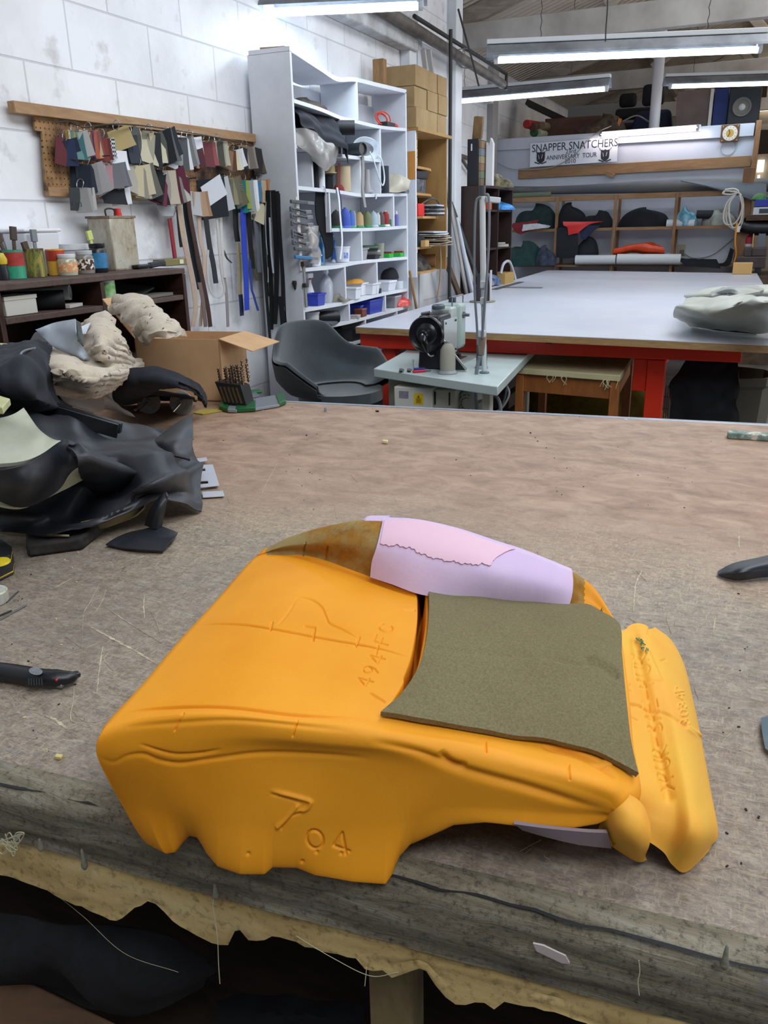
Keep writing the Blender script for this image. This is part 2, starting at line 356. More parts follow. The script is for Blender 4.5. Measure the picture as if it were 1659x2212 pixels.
for i in range(0,N,2):w=wob(ss[i],77,(3,9,17,33,61))*.0018;q.append(nl+dirf*ss[i]+nrm*(.011+w)+Vector((0,0,.0006)))
rw=[[(p.x-nrm.x*h_,p.y-nrm.y*h_,p.z)for h_ in(-.0012-.0012*abs(math.sin(i*.7)),.0012)]for i,p in enumerate(q)]
b.grid(np.array(rw));b.build('crack',M('#1a1c20',.8),bench,label='dark crack along the front edge')
# tan painted fascia with a torn lower outline
M_=300;xs=np.linspace(0,L,M_)
bot=np.zeros(M_);pixs=[]
low=[(-400,1790),(0,1878),(100,1912),(200,1960),(262,1985),(300,1950),(330,1940),(345,1948),(380,1985),(430,2015),(470,2030),(500,2030),(508,2000),(530,2002),(545,2028),(600,2015),(640,2022),(700,2045),(770,2060),(798,2092),(830,2085),(850,2098),(905,2078),(930,2088),(955,2130),(985,2160),(1000,2165),(1040,2150),(1075,2166),(1079,2180),(1090,2150),(1110,2155),(1180,2170),(1240,2195),(1300,2215),(1400,2240),(1700,2310),(2200,2430)]
pf=nl+nrm*.004
pts=[PL(x,y,pf,nrm)for x,y in low];sp=[(p-nl).dot(dirf)for p in pts];zz=[p.z for p in pts]
bz=np.interp(xs,sp,zz)+wob(xs,5,(11,23,47,71))*.0012
g=np.zeros((9,M_,3))
for j in range(9):
 f_=j/8;w=wob(xs,30+j,(2,5,11))*.0006;base=np.outer(np.ones(M_),pf)+np.outer(xs,dirf)+np.outer(w,nrm);g[j]=base;g[j,:,2]=(ZB-.068)*(1-f_)+bz*f_
b=MB().grid(g,.005);b.build('fascia',mat_fascia(),bench,label='peeling tan painted board with torn lower edge',smooth=50)
DWOOD=mat_wood('#4a3526','#2b1e16',(3,20,20),.8,'dark_wood')
def under(x0,x1,z0,z1,d0,d1):
 a=nl+dirf*x0-nrm*d0;c=nl+dirf*x1-nrm*d0;e=-nrm*(d1-d0)
 return[(a.x,a.y,z0),(c.x,c.y,z0),(c.x+e.x,c.y+e.y,z0),(a.x+e.x,a.y+e.y,z0),(a.x,a.y,z1),(c.x,c.y,z1),(c.x+e.x,c.y+e.y,z1),(a.x+e.x,a.y+e.y,z1)]
b=MB().hexa(under(.0,L,.80,.873,.03,.06));b.build('apron',DWOOD,bench,bev=.003)
qp=PL(850,2110,pf-nrm*.05,nrm);sx_=(qp-nl).dot(dirf)
b=MB().hexa(under(sx_-.022,sx_+.022,0,.80,.035,.075));b.build('leg',mat_wood('#8f7f58','#5b4a34',(10,10,3),.8),bench,bev=.003,label='tan leg with flaking paint')
for xx in(.12,L-.12):
 b=MB().hexa(under(xx-.04,xx+.04,0,.80,.05,.13));b.build('leg',DWOOD,bench,bev=.003)
 b=MB().hexa(under(xx-.04,xx+.04,0,.874,1.45,1.53));b.build('leg',DWOOD,bench,bev=.003)
b=MB().hexa(under(.1,L-.1,.40,.425,.06,1.3));b.build('lower_shelf',mat_wood('#3f3128','#2a201a',(3,20,20),.8,'dirty_shelf'),bench)
b=MB().hexa(under(.1,L-.1,.42,.874,1.25,1.28));b.build('back_board',DWOOD,bench)
# board end at lower left, resting on the lower shelf
c1,c2,c3=Z(-60,2060,.60),Z(360,2260,.60),Z(-60,2400,.60)
b=MB().prism([c1,c2,c2+Vector((-.05,-.2,0)),c3],(0,0,-.03));b.build('plank',mat_wood('#6a4c32','#40332a',(8,8,8),.85),label='grimy orange-brown plank lying under the bench at lower left',cat='plank',bev=.004,)
g=patch([[Z(-80,1960,.66),Z(150,1990,.70),Z(330,2010,.69),Z(470,2060,.62)],[Z(-80,2090,.64),Z(120,2080,.66),Z(300,2110,.65),Z(440,2100,.58)],[Z(-60,2190,.55),Z(120,2150,.56),Z(260,2160,.5),Z(420,2130,.46)]],60,40,.02,3,3)
MB().grid(g,.004).build('cloth',M('#14161d',.95,hex2='#0b0c11',ns=60,bs=.4,bscale=300),label='dark blue-black cloth bundle stuffed under the bench at left',cat='cloth')
g=patch([[Z(470,2170,.50),Z(620,2160,.52),Z(780,2180,.50)],[Z(480,2210,.50),Z(620,2200,.53),Z(790,2215,.50)],[Z(480,2300,.43),Z(620,2290,.43),Z(790,2300,.43)]],40,30,.015,4,5)
MB().grid(g,.004).build('cloth',M('#10131c',.95,hex2='#0a0c12',ns=60),label='small navy cloth lying low beside the bench leg',cat='cloth')
# long pale knife scratches in the bench top: slight raised fibres
FIB=M('#c9bca4',.8,hex2='#a3957f',ns=90)
def scratch(b,pts,w):
 n=max(8,len(pts)*10);P_=bez([Z(x,y,ZB+.0004)for x,y in pts],n);q=np.random.default_rng(int(abs(pts[0][0])))
 rows=[]
 for i,p in enumerate(P_):
  d=(P_[min(i+1,n-1)]-P_[max(i-1,0)]).normalized();s_=Vector((-d.y,d.x,0));ww=w*(.35+q.random()*.9)*math.sin(PI*(i+.6)/(n+.2))**.4;j=(q.random()-.5)*w*.7
  rows.append([p+s_*(ww+j),p+s_*j+Vector((0,0,.0005)),p-s_*(ww-j)])
 b.grid(np.array([[tuple(v)for v in r_]for r_ in rows]))
b=MB()
for pts,w in(([(192,1352),(240,1378),(290,1405),(335,1432)],.0028),([(225,1310),(270,1340),(310,1365),(350,1390)],.0012),([(312,1285),(310,1310),(312,1335)],.002),([(222,1395),(215,1440),(208,1500)],.0016),([(215,1260),(195,1300),(180,1330),(176,1420)],.0005),([(160,1480),(158,1510),(152,1550),(160,1562)],.001),([(98,1546),(120,1555),(145,1575)],.003),([(325,1320),(340,1350),(348,1380)],.0007),([(1386,1232),(1374,1260),(1370,1290),(1368,1320)],.0025),([(1090,1170),(1120,1190),(1150,1215)],.0007),([(1380,1180),(1360,1210),(1340,1230)],.0009),([(1160,1190),(1175,1230),(1190,1262)],.0006),([(722,1090),(728,1120)],.001),([(1300,1040),(1340,1010),(1370,985)],.0006),([(560,1080),(575,1045),(600,1000)],.0007),([(420,1235),(470,1215),(540,1190)],.0006),([(60,1440),(110,1425),(170,1405),(240,1380)],.0005),([(250,1430),(300,1400),(340,1385)],.0006),([(1595,1140),(1597,1185)],.002),([(1365,960),(1340,985),(1320,1010)],.0005),([(150,1530),(190,1560),(250,1545)],.0007),([(1545,1330),(1540,1375)],.0012),([(235,1410),(225,1425),(245,1450)],.001),([(620,1090),(660,1060),(690,1010)],.0004),([(230,1270),(220,1300),(200,1330)],.0007),([(1460,1290),(1440,1330),(1450,1370)],.0006)):scratch(b,pts,w*.7)
r0=random.Random(11)
for i in range(150):
 px=r0.uniform(-20,1659);py=r0.uniform(960,1660+px*.2);a=r0.choice((-.5,-.35,.5,2.3,1.3,-.1))+r0.uniform(-.35,.35);l=r0.uniform(12,60)*(.5 if py<1150 else 1)
 scratch(b,[(px,py),(px+math.cos(a)*l*.5+r0.uniform(-1,1),py+math.sin(a)*l*.35+r0.uniform(-1,1)),(px+math.cos(a)*l,py+math.sin(a)*l*.7)],r0.choice((.0002,.00025,.0003,.0005)))
b.build('scratch',FIB,bench,kind='stuff',label='pale knife scratches across the top')
# ==== the orange foam seat pad
def rowpts(lst,us):
 a=np.array(lst,float);k=len(a);idx=np.interp(us,a[:,0],np.arange(k));i=np.clip(idx.astype(int),0,k-2);f=(idx-i)[:,None];p=a[:,1:]
 g=lambda j:p[np.clip(j,0,k-1)]
 p1,p2=g(i),g(i+1);p0=np.where((i==0)[:,None],2*p1-p2,g(i-1));p3=np.where((i==k-2)[:,None],2*p2-p1,g(i+2))
 return .5*(2*p1+(p2-p0)*f+(2*p0-5*p1+4*p2-p3)*f*f+(3*p1-p0-3*p2+p3)*f**3)
def lin_rows(lst,us):
 a=np.array(lst,float);return np.stack([np.interp(us,a[:,0],a[:,c])for c in range(1,4)],1)
# rows from the near bottom rim to the far rim: (u, px, py, height above the bench)
R={}
R[0]=[(240,322,1822,0),(300,358,1843,0),(340,376,1841,0),(360,392,1822,.006),(385,410,1806,.012),(405,428,1811,.012),(430,447,1845,.004),(465,470,1871,0),(520,520,1886,0),(570,570,1886,0),(592,588,1872,.003),(640,640,1875,.003),(680,680,1892,0),(760,760,1905,0),(825,832,1909,0),(850,846,1890,.003),(875,862,1850,.012),(905,885,1822,.022),(945,930,1802,.034),(985,980,1781,.046),(1040,1050,1778,.052),(1150,1130,1787,.052),(1250,1240,1788,.05),(1300,1290,1780,.05),(1350,1318,1766,.052)]
R[1]=[(240,262,1738,.045),(330,345,1750,.045),(480,485,1775,.045),(640,640,1780,.045),(820,825,1785,.045),(905,900,1760,.055),(985,975,1742,.065),(1150,1135,1752,.066),(1300,1288,1760,.06),(1350,1322,1762,.056)]
R[2]=[(240,216,1655,.092),(330,320,1648,.094),(480,480,1640,.10),(640,640,1640,.10),(820,820,1652,.10),(985,985,1682,.092),(1150,1145,1716,.082),(1300,1290,1748,.067),(1350,1327,1757,.06)]
R[3]=[(240,208,1612,.112),(330,316,1594,.116),(480,480,1588,.122),(640,640,1598,.122),(820,820,1614,.118),(985,990,1642,.108),(1150,1152,1680,.095),(1300,1295,1722,.078),(1350,1330,1748,.066)]
R[4]=[(240,222,1580,.122),(330,322,1552,.130),(480,480,1548,.136),(640,640,1560,.134),(820,820,1580,.127),(985,1000,1610,.115),(1150,1160,1648,.102),(1300,1305,1694,.086),(1350,1345,1722,.074)]
R[5]=[(240,245,1557,.124),(330,330,1532,.130),(480,480,1529,.136),(640,640,1543,.133),(820,822,1557,.125),(985,1000,1588,.112),(1150,1165,1612,.098),(1300,1310,1655,.083),(1350,1372,1684,.074)]
R[6]=[(240,300,1495,.127),(330,390,1482,.136),(480,520,1475,.140),(640,668,1478,.137),(820,848,1492,.130),(985,1020,1510,.119),(1150,1170,1532,.108),(1300,1300,1556,.096),(1350,1356,1580,.090)]
R[7]=[(240,415,1362,.132),(330,490,1352,.142),(480,605,1352,.147),(640,742,1372,.144),(820,892,1400,.136),(985,1045,1412,.126),(1150,1178,1422,.116),(1300,1290,1430,.106),(1350,1342,1440,.100)]
R[8]=[(240,500,1265,.130),(330,560,1256,.139),(480,650,1262,.143),(640,772,1292,.140),(820,903,1328,.133),(985,1055,1342,.124),(1150,1184,1350,.115),(1300,1285,1356,.106),(1350,1337,1378,.100)]
R[9]=[(240,553,1207,.126),(330,602,1199,.132),(480,680,1208,.136),(640,787,1245,.134),(820,905,1288,.128),(985,1060,1303,.118),(1150,1187,1314,.109),(1300,1278,1322,.100),(1350,1330,1356,.097)]
R[10]=[(240,570,1193,.130),(330,620,1178,.145),(480,705,1172,.160),(640,805,1180,.168),(820,925,1202,.165),(985,1075,1240,.150),(1150,1195,1268,.132),(1300,1268,1292,.108),(1350,1328,1345,.096)]
R[11]=[(240,578,1183,.128),(330,630,1158,.150),(480,715,1136,.172),(640,800,1126,.184),(820,930,1136,.182),(985,1070,1178,.166),(1150,1196,1222,.145),(1300,1276,1266,.116),(1350,1331,1338,.096)]
US=np.linspace(240,1350,780)
px_rows=[]
for k in range(12):px_rows.append(rowpts(R[k],US)if k else lin_rows(R[k],US))
w3=[]
for r_ in px_rows:w3.append(np.array([tuple(Z(a,b_,ZB+.001+c))for a,b_,c in r_]))
vdir=np.array([(w3[11][i]-w3[5][i])*np.array([1,1,0])for i in range(len(US))]);vdir/=np.linalg.norm(vdir,axis=1,keepdims=True)
# hidden far flank and rolled-under rims
def off(row,d,z=None,dz=0):
 q=row+vdir*d
 if z is not None:q[:,2]=ZB+z
 q[:,2]+=dz;return q
far=[off(w3[11],.022,dz=-.012),off(w3[11],.040,dz=-.045),off(w3[11],.038,z=.045),off(w3[11],.028,z=.003),off(w3[11],0,z=.004),off(w3[11],-.02,z=.05)]
near=[off(w3[0],.34,z=.05),off(w3[0],.24,z=.07),off(w3[0],.10,z=.07),off(w3[0],.03,dz=.035),off(w3[0],.022,dz=.008)]
rows3=near+w3+far;NR=len(rows3)-1;N0=len(near)
cnt=[5]*(N0-1)+[6]+[60,62,24,26,18,42,104,78,46,30,30]+[12,14,10,6,6,6]
TT_=np.concatenate([np.arange(c)/c+k for k,c in enumerate(cnt)]+[[NR]]);NV=len(TT_)
def cr_at(pts,t):
 p=np.asarray(pts,float);k=len(p);i=np.minimum(t.astype(int),k-2);f=(t-i)[:,None];g=lambda j:p[np.clip(j,0,k-1)]
 p0,p1,p2,p3=g(i-1),g(i),g(i+1),g(i+2);p0=np.where((i==0)[:,None],2*p[0]-p[1],p0);p3=np.where((i==k-2)[:,None],2*p[-1]-p[-2],p3)
 return .5*(2*p1+(p2-p0)*f+(2*p0-5*p1+4*p2-p3)*f*f+(3*p1-p0-3*p2+p3)*f**3)
assert len(cnt)==NR
udir=np.array([rows3[k][1]-rows3[k][0]for k in range(len(rows3))])
G=np.stack([cr_at([rows3[k][i]for k in range(len(rows3))],TT_)for i in range(len(US))],1)
G0=G.copy()
# rolled left end: the top rolls outward and down, the side turns away behind
zf=np.clip((G[:,0,2]-ZB)/.12,0,1);kk=TT_;wv=np.clip((kk-N0-3.2)/2.5,0,1);wv=wv*wv*(3-2*wv)
outL=np.array(w3[5][0]-w3[5][120])*np.array([1,1,0]);outL/=np.linalg.norm(outL);lc=[]
for a,dz,bk_ in((.006,-.002,.004),(.010,-.010,.010),(.010,-.025,.018),(-.004,-.05,.026),(-.024,-.08,.036),(-.05,-.12,.05)):
 q=G[:,0]+outL[None]*a*wv[:,None]+vdir[0][None]*(bk_*(1-wv)+max(-a,0)*.6*wv)[:,None];q[:,2]=np.maximum(q[:,2]+dz*wv,ZB+.0015);lc.insert(0,q)
rc=[];u1=(G[:,-1]-G[:,-7]);u1/=np.linalg.norm(u1,axis=1,keepdims=True)+1e-9
for a,dz in((.004,-.003),(.006,-.012),(.004,-.03)):
 q=G[:,-1]+u1*np.array([1,1,0])*a;q[:,2]=np.maximum(q[:,2]+dz,ZB+.02);rc.append(q)
G=np.concatenate([np.stack(lc,1),G,np.stack(rc,1)],1)
# smooth along u a little, then carve
def project(P3):
 q=P3-np.array([0,0,H]);z=q @ np.array(cf);return CX+F*(q @ np.array(cr))/z,CY-F*(q @ np.array(cu))/z
def segdist(x,y,pl):
 d=np.full(x.shape,1e9)
 for(ax,ay),(bx,by)in zip(pl[:-1],pl[1:]):
  vx,vy=bx-ax,by-ay;L2=vx*vx+vy*vy+1e-9;t_=np.clip(((x-ax)*vx+(y-ay)*vy)/L2,0,1);d=np.minimum(d,np.hypot(x-ax-t_*vx,y-ay-t_*vy))
 return d
def seg_t(x,y,pl):
 """distance to a polyline and how far from its nearer end (0..1)"""
 L=[0]
 for(ax,ay),(bx,by)in zip(pl[:-1],pl[1:]):L.append(L[-1]+math.hypot(bx-ax,by-ay))
 d=np.full(x.shape,1e9);tt=np.zeros(x.shape)
 for i,((ax,ay),(bx,by))in enumerate(zip(pl[:-1],pl[1:])):
  vx,vy=bx-ax,by-ay;L2=vx*vx+vy*vy+1e-9;t_=np.clip(((x-ax)*vx+(y-ay)*vy)/L2,0,1);dd=np.hypot(x-ax-t_*vx,y-ay-t_*vy)
  m=dd<d;d[m]=dd[m];tt[m]=(L[i]+t_[m]*(L[i+1]-L[i]))/L[-1]
 return d,np.minimum(tt,1-tt)
def spl2(pl,n=30):return[tuple(q)for q in cr_spline(pl,n)]
def normals(g):
 du=np.gradient(g,axis=1);dv=np.gradient(g,axis=0);n_=np.cross(du,dv);return n_/(np.linalg.norm(n_,axis=2,keepdims=True)+1e-12)
def carve(g,x,y,pl,w,d,vis,kind='v'):
 m=(x>min(p[0]for p in pl)-w*4)&(x<max(p[0]for p in pl)+w*4)&(y>min(p[1]for p in pl)-w*4)&(y<max(p[1]for p in pl)+w*4)&vis
 if not m.any():return
 ds,te=seg_t(x[m],y[m],pl);k=np.exp(-(ds/w)**2)if kind=='v' else 1/(1+np.exp((ds-w)/(w*.12)))
 if kind=='v' and len(pl)>20:k=k*np.clip(te/.22,0,1)**.8
 CARV[m]+=d*k
X2,Y2=project(G);vis=np.zeros(X2.shape,bool);vis[(TT_>N0-.2)&(TT_<N0+12)]=True
CARV=np.zeros(X2.shape);NN=normals(G)
def cv(pl,w,d,kind='v',s=True):carve(G,X2,Y2,spl2(pl,max(12,len(pl)*8))if(s and len(pl)>2)else pl,w,d,vis,kind)
cv([(908,1270),(911,1300),(910,1350),(898,1420),(882,1466)],6.5,.055,'slot');cv([(882,1462),(870,1490),(842,1534)],3.6,.022,'slot')
cv([(256,1545),(290,1536),(340,1529),(420,1526),(520,1530),(640,1543),(740,1553),(815,1558)],2.4,.0032)
cv([(572,1204),(600,1197),(640,1202),(700,1220),(780,1246),(850,1272),(900,1290)],2.6,.0036)
cv([(425,1352),(470,1347),(530,1350),(600,1361),(680,1374),(760,1388),(830,1404),(880,1420)],1.5,.0034)
cv([(300,1607),(340,1620),(380,1628),(430,1626),(480,1618)],3.2,.0022)
cv([(214,1638),(245,1648),(275,1634),(310,1630),(345,1642),(390,1648),(450,1640),(560,1628),(700,1630),(800,1640)],4.5,.002)
cv([(260,1572),(380,1562),(500,1556),(640,1566),(760,1580)],6,.0012)
cv([(800,1600),(900,1625),(980,1655),(1060,1680),(1140,1702),(1250,1735),(1310,1752)],10,.0035)
cv([(950,1622),(965,1640),(985,1652),(1010,1655)],8,.004)
cv([(1170,1612),(1230,1625),(1285,1650),(1330,1680)],5,.005)
for a in([(396,1540),(385,1560),(378,1578)],[(642,1555),(636,1575),(632,1592)],[(1048,1604),(1050,1626)],[(1228,1652),(1230,1684)],[(872,1320),(895,1320)],[(800,1500),(830,1518)],[(588,1345),(583,1363)],[(660,1173),(655,1200)],[(708,1182),(703,1208)],[(658,1352),(680,1354)],[(680,1358),(676,1382)]):
 cv(a,1.6,.0026,s=False)
# embossed marks: 494 | FC, the outline of a tool, 7, 04
def stroke(org,ux,uy,strokes,w,d):
 for st in strokes:cv([(org[0]+ux[0]*a+uy[0]*c,org[1]+ux[1]*a+uy[1]*c)for a,c in st],w,d,s=False)
ARC=lambda cx,cy,rx,ry,a0,a1,n=10:[(cx+rx*math.cos(a0+(a1-a0)*i/n),cy+ry*math.sin(a0+(a1-a0)*i/n))for i in range(n+1)]
four=[[(.72,1),(.72,0),(.05,.68),(.95,.68)]];nine=[ARC(.5,.3,.38,.28,0,2*PI,14),[(.88,.3),(.8,.7),(.45,1)]];zero=[ARC(.5,.5,.42,.5,0,2*PI,16)]
effe=[[(.1,1),(.1,0),(.85,0)],[(.1,.48),(.7,.48)]];cee=[ARC(.52,.5,.44,.5,.6,2*PI-.6,12)]
ux,uy=(10,-18),(32,9)
for i,gl in enumerate((four,nine,four)):stroke((766+i*13,1478-i*25),ux,uy,gl,1.3,.0019)
cv([(817,1394),(812,1414)],1.3,.0019,s=False)
stroke((806,1386),(8,-17),(30,9),effe,1.3,.0019);stroke((814,1362),(8,-17),(29,8),cee,1.3,.0019)
cv([(638,1300),(645,1292),(672,1296),(694,1310),(704,1330),(712,1345),(740,1358),(772,1378)],1.7,.0020);cv([(776,1376),(768,1396)],2.0,.0018,s=False);cv([(638,1300),(618,1330),(598,1352)],2.2,.0007)
cv([(583,1707),(625,1716),(668,1728),(670,1737),(660,1748),(635,1752)],4.2,-.0024);cv([(642,1740),(622,1765),(600,1786)],4.2,-.0024,s=False);cv([(583,1714),(625,1724),(655,1734)],2.6,.0016)
cv([(650,1754),(630,1762),(608,1790)],2.6,.0014,s=False)
stroke((658,1792),(42,4),(2,40),zero,2.6,.0022);stroke((712,1794),(34,8),(6,46),[[(.85,1),(.8,0),(.1,.72),(1.1,.82)]],2.5,.0022)
for q in((683,1842),(736,1845),(652,1862),(536,1844)):cv([q,(q[0]+1,q[1])],3.4,.002,s=False)
CARV+=.0006*np.sin(X2*.021+Y2*.013)*vis+.0005*np.sin(X2*.009-Y2*.027+1)*vis
G=G-NN*CARV[...,None]*np.sign(NN[int(np.argmin(abs(TT_-N0-7))),400,2])
def foam_mat():
 t=NT('orange_foam');mp=t.map();n=t.noise(mp,7,5,.55);r=t.ramp(n,0,[(.3,'#e0900f'),(.7,'#eda024')]);t.base(r,0)
 f=t.noise(mp,420,3);b1=t.bump(f,0,.10,.0012);t.b.inputs['Roughness'].default_value=.62;t.b.inputs['Specular IOR Level'].default_value=.32
 return t.m
def spot_mat(name,c1,c2,c3,sc=60,rough=.8,th=(.45,.6)):
 t=NT(name);mp=t.map();n=t.noise(mp,sc,7,.7);r=t.ramp(n,0,[(.3,c1),(.6,c2)]);n2=t.noise(mp,9,6,.7);m=t.ramp(n2,0,[(th[0],0.0),(th[1],1.0)]);x=t.mix(m,0,r,0,None,lin(c3));t.base(x,2)
 t.bump(n,0,.3,.002);t.b.inputs['Roughness'].default_value=rough;return t.m
FOAM=foam_mat();BROWNF=spot_mat('glued_brown_foam','#7e5410','#9c6d18','#998655',80,.85,(.45,.56))
base_ctr=Z(760,1560,ZB)
foam=thing('foam_seat_pad','large orange moulded foam seat pad lying on the bench, marked 494 FC and 04','seat foam',base_ctr)
m_,n_=G.shape[:2]
b=MB().grid(G);ob=b.build('foam_body',[FOAM,BROWNF],foam,smooth=0);ob.data.shade_smooth()
# region of glued brown foam on the far bolster (a real change of colour)
Xc=(X2[:-1,:-1]+X2[1:,1:])/2;Yc=(Y2[:-1,:-1]+Y2[1:,1:])/2
rowid=np.repeat(np.arange(m_-1)[:,None],n_-1,1);fb=TT_[rowid]>N0+9.06
jag=4*np.sin(Yc*.5)+3*np.sin(Yc*1.3)
mi=np.where(fb&(Xc>575+jag*.5)&(Yc<1330),1,0);mi=np.where(fb&(Xc>1262+jag*.3),0,mi)
if len(ob.data.polygons)==mi.size:ob.data.polygons.foreach_set('material_index',mi.ravel().astype(np.int32))
# smooth carrier surfaces for the sheets glued on it
def carrier(rs,ext=.25):
 rs=[np.array(r_)for r_ in rs];rs=[rs[0]+(rs[0]-rs[1])*ext]+rs+[rs[-1]+(rs[-1]-rs[-2])*ext]
 g_=np.stack([cr_spline([r_[i]for r_ in rs],90)for i in range(0,len(US),8)],1);g_=np.concatenate([g_[:,:1]*3-g_[:,1:2]*2,g_,g_[:,-1:]*5-g_[:,-2:-1]*4],1)
 q_=MB().grid(g_);return BVHTree.FromPolygons([Vector(v)for v in q_.v],q_.f)
BVP=carrier(w3[5:10],.12);BVB=carrier(w3[9:12],.12)
def drape(px,py,up=0.004,bv=None):
 d=ray(px,py).normalized();h=(bv or BVP).ray_cast(O,d)
 if h[0]is None:return Z(px,py,ZB+.1)
 n_=h[1]if h[1].dot(d)<0 else-h[1];return h[0]+n_*up
def coons(top,bot,left,right,nu,nv):
 T=cr_spline(top,nu);B_=cr_spline(bot,nu);Lf=cr_spline(left,nv);Rt=cr_spline(right,nv);out=np.zeros((nv,nu,2))
 for j in range(nv):
  v=j/(nv-1)
  for i in range(nu):
   u=i/(nu-1);out[j,i]=(1-v)*T[i]+v*B_[i]+(1-u)*Lf[j]+u*Rt[j]-((1-u)*(1-v)*T[0]+u*(1-v)*T[-1]+(1-u)*v*B_[0]+u*v*B_[-1])
 return out
# grey-green felt board
q=coons([(924,1284),(1000,1292),(1060,1299),(1130,1307),(1213,1316),(1262,1318),(1285,1328)],[(820,1552),(900,1564),(1000,1582),(1100,1599),(1200,1612),(1290,1638),(1371,1682)],[(924,1284),(925,1330),(918,1400),(900,1458),(862,1515),(820,1552)],[(1285,1328),(1332,1362),(1338,1430),(1346,1520),(1356,1600),(1371,1682)],110,90)
g=np.array([[tuple(drape(x,y,.0075))for x,y in r_]for r_ in q])
gx,gy=q[...,0],q[...,1]
dent=.006*np.exp(-(segdist(gx,gy,spl2([(1268,1438),(1290,1446),(1322,1468)]))/9)**2)+.0018*np.exp(-(segdist(gx,gy,spl2([(1200,1440),(1230,1445),(1270,1450)]))/4)**2)+.0011*np.exp(-(segdist(gx,gy,spl2([(930,1415),(1020,1425),(1140,1432)]))/6)**2)+.001*np.exp(-(segdist(gx,gy,[(905,1455),(935,1450)])/5)**2)+.001*np.exp(-(segdist(gx,gy,[(850,1518),(890,1520)])/5)**2)
g[...,2]-=dent;g[...,2]+=.0006*np.sin(gx*.05)*np.sin(gy*.04)
lift=np.clip((gy-(1540+(gx-820)*.24))/60,0,1)*np.clip((gx-1000)/300,0,1);g[...,2]+=.004*lift
t=NT('grey_green_felt');mp=t.map();n=t.noise(mp,480,4,.8);r=t.ramp(n,0,[(.3,'#645c40'),(.5,'#766d4e'),(.7,'#887f5f')]);n2=t.noise(mp,6,4);r2=t.ramp(n2,0,[(.3,'#e6e2d6'),(.7,'#ffffff')]);x=t.mix(None,.6,r,0,r2,0,'MULTIPLY');t.base(x,2);t.bump(n,0,.5,.0012);t.b.inputs['Roughness'].default_value=.95;FELT=t.m
b=MB().grid(g[::-1]if False else g,-.005);fo=b.build('felt_pad',FELT,foam,label='grey-green felt sheet glued on top',smooth=50)
# mauve repair foam on the far bolster
q=coons([(828,1129),(900,1133),(985,1152),(1065,1180),(1130,1202),(1230,1238)],[(805,1246),(850,1262),(905,1283),(980,1296),(1100,1306),(1222,1314)],[(828,1129),(818,1180),(808,1212),(805,1246)],[(1230,1238),(1231,1260),(1228,1290),(1222,1314)],90,40)
top_=np.array([[tuple(drape(x,y,.0045,BVB))for x,y in r_]for r_ in q])
idx=np.argmin(np.abs(US[None,:]-np.interp([828,900,985,1065,1130,1230],[800,930,1070,1196,1276],[640,820,985,1150,1300])[:,None]),1)
bk=np.array([[tuple(w3[11][k_]+vdir[k_]*a+np.array([0,0,z_]))for k_ in idx]for a,z_ in((.012,.001),(.026,-.014),(.043,-.05),(.042,-.10))])
bk=np.stack([cr_spline(r_,90)for r_ in bk])
g=np.concatenate([bk[::-1],top_],0)
PURP=M('#cdb6d8',.8,hex2='#d8c3e0',ns=12,bs=.1,bscale=300,spec=.3)
b=MB().grid(g,-.004);b.build('repair_foam',PURP,foam,label='mauve repair foam on the far bolster',smooth=50)
q=coons([(832,1130),(900,1134),(985,1153),(1060,1180),(1110,1194)],[(825,1181),(880,1188),(930,1208),(1000,1222),(1058,1226)],[(832,1130),(828,1155),(825,1181)],[(1110,1194),(1095,1198),(1070,1212),(1058,1226)],60,16)
g=np.array([[tuple(drape(x,y+(1.5*math.sin(x*.21)+1.1*math.sin(x*.53+1)+.8*math.sin(x*1.3)if j>12 else 0),.0060,BVB))for x,y in r_]for j,r_ in enumerate(q)])
b=MB().grid(g,-.0008);b.build('foam_patch',M('#e0b9cf',.8,hex2='#e3bfd0',ns=20),foam,label='pinker patch on the mauve foam',smooth=50)
# thin mauve skin behind the brown part of the far bolster
b=MB();idx=[int(np.argmin(abs(US-u_)))for u_ in(470,540,600,640,690)]
g=np.array([[tuple(w3[11][k_]+vdir[k_]*a+np.array([0,0,z_]))for k_ in idx]for a,z_ in((.050,-.09),(.046,-.03),(.028,.0),(.008,.0055),(-.003,.003))]);g=np.stack([cr_spline(r_,40)for r_ in g])
tp_=np.clip(np.linspace(0,1,40)*1.6,0,1);g[:,:,2]-=((1-tp_)*.022+.003)[None];g[-1,:,2]-=.002;b.grid(g,-.002);b.build('repair_foam',PURP,foam,smooth=50)
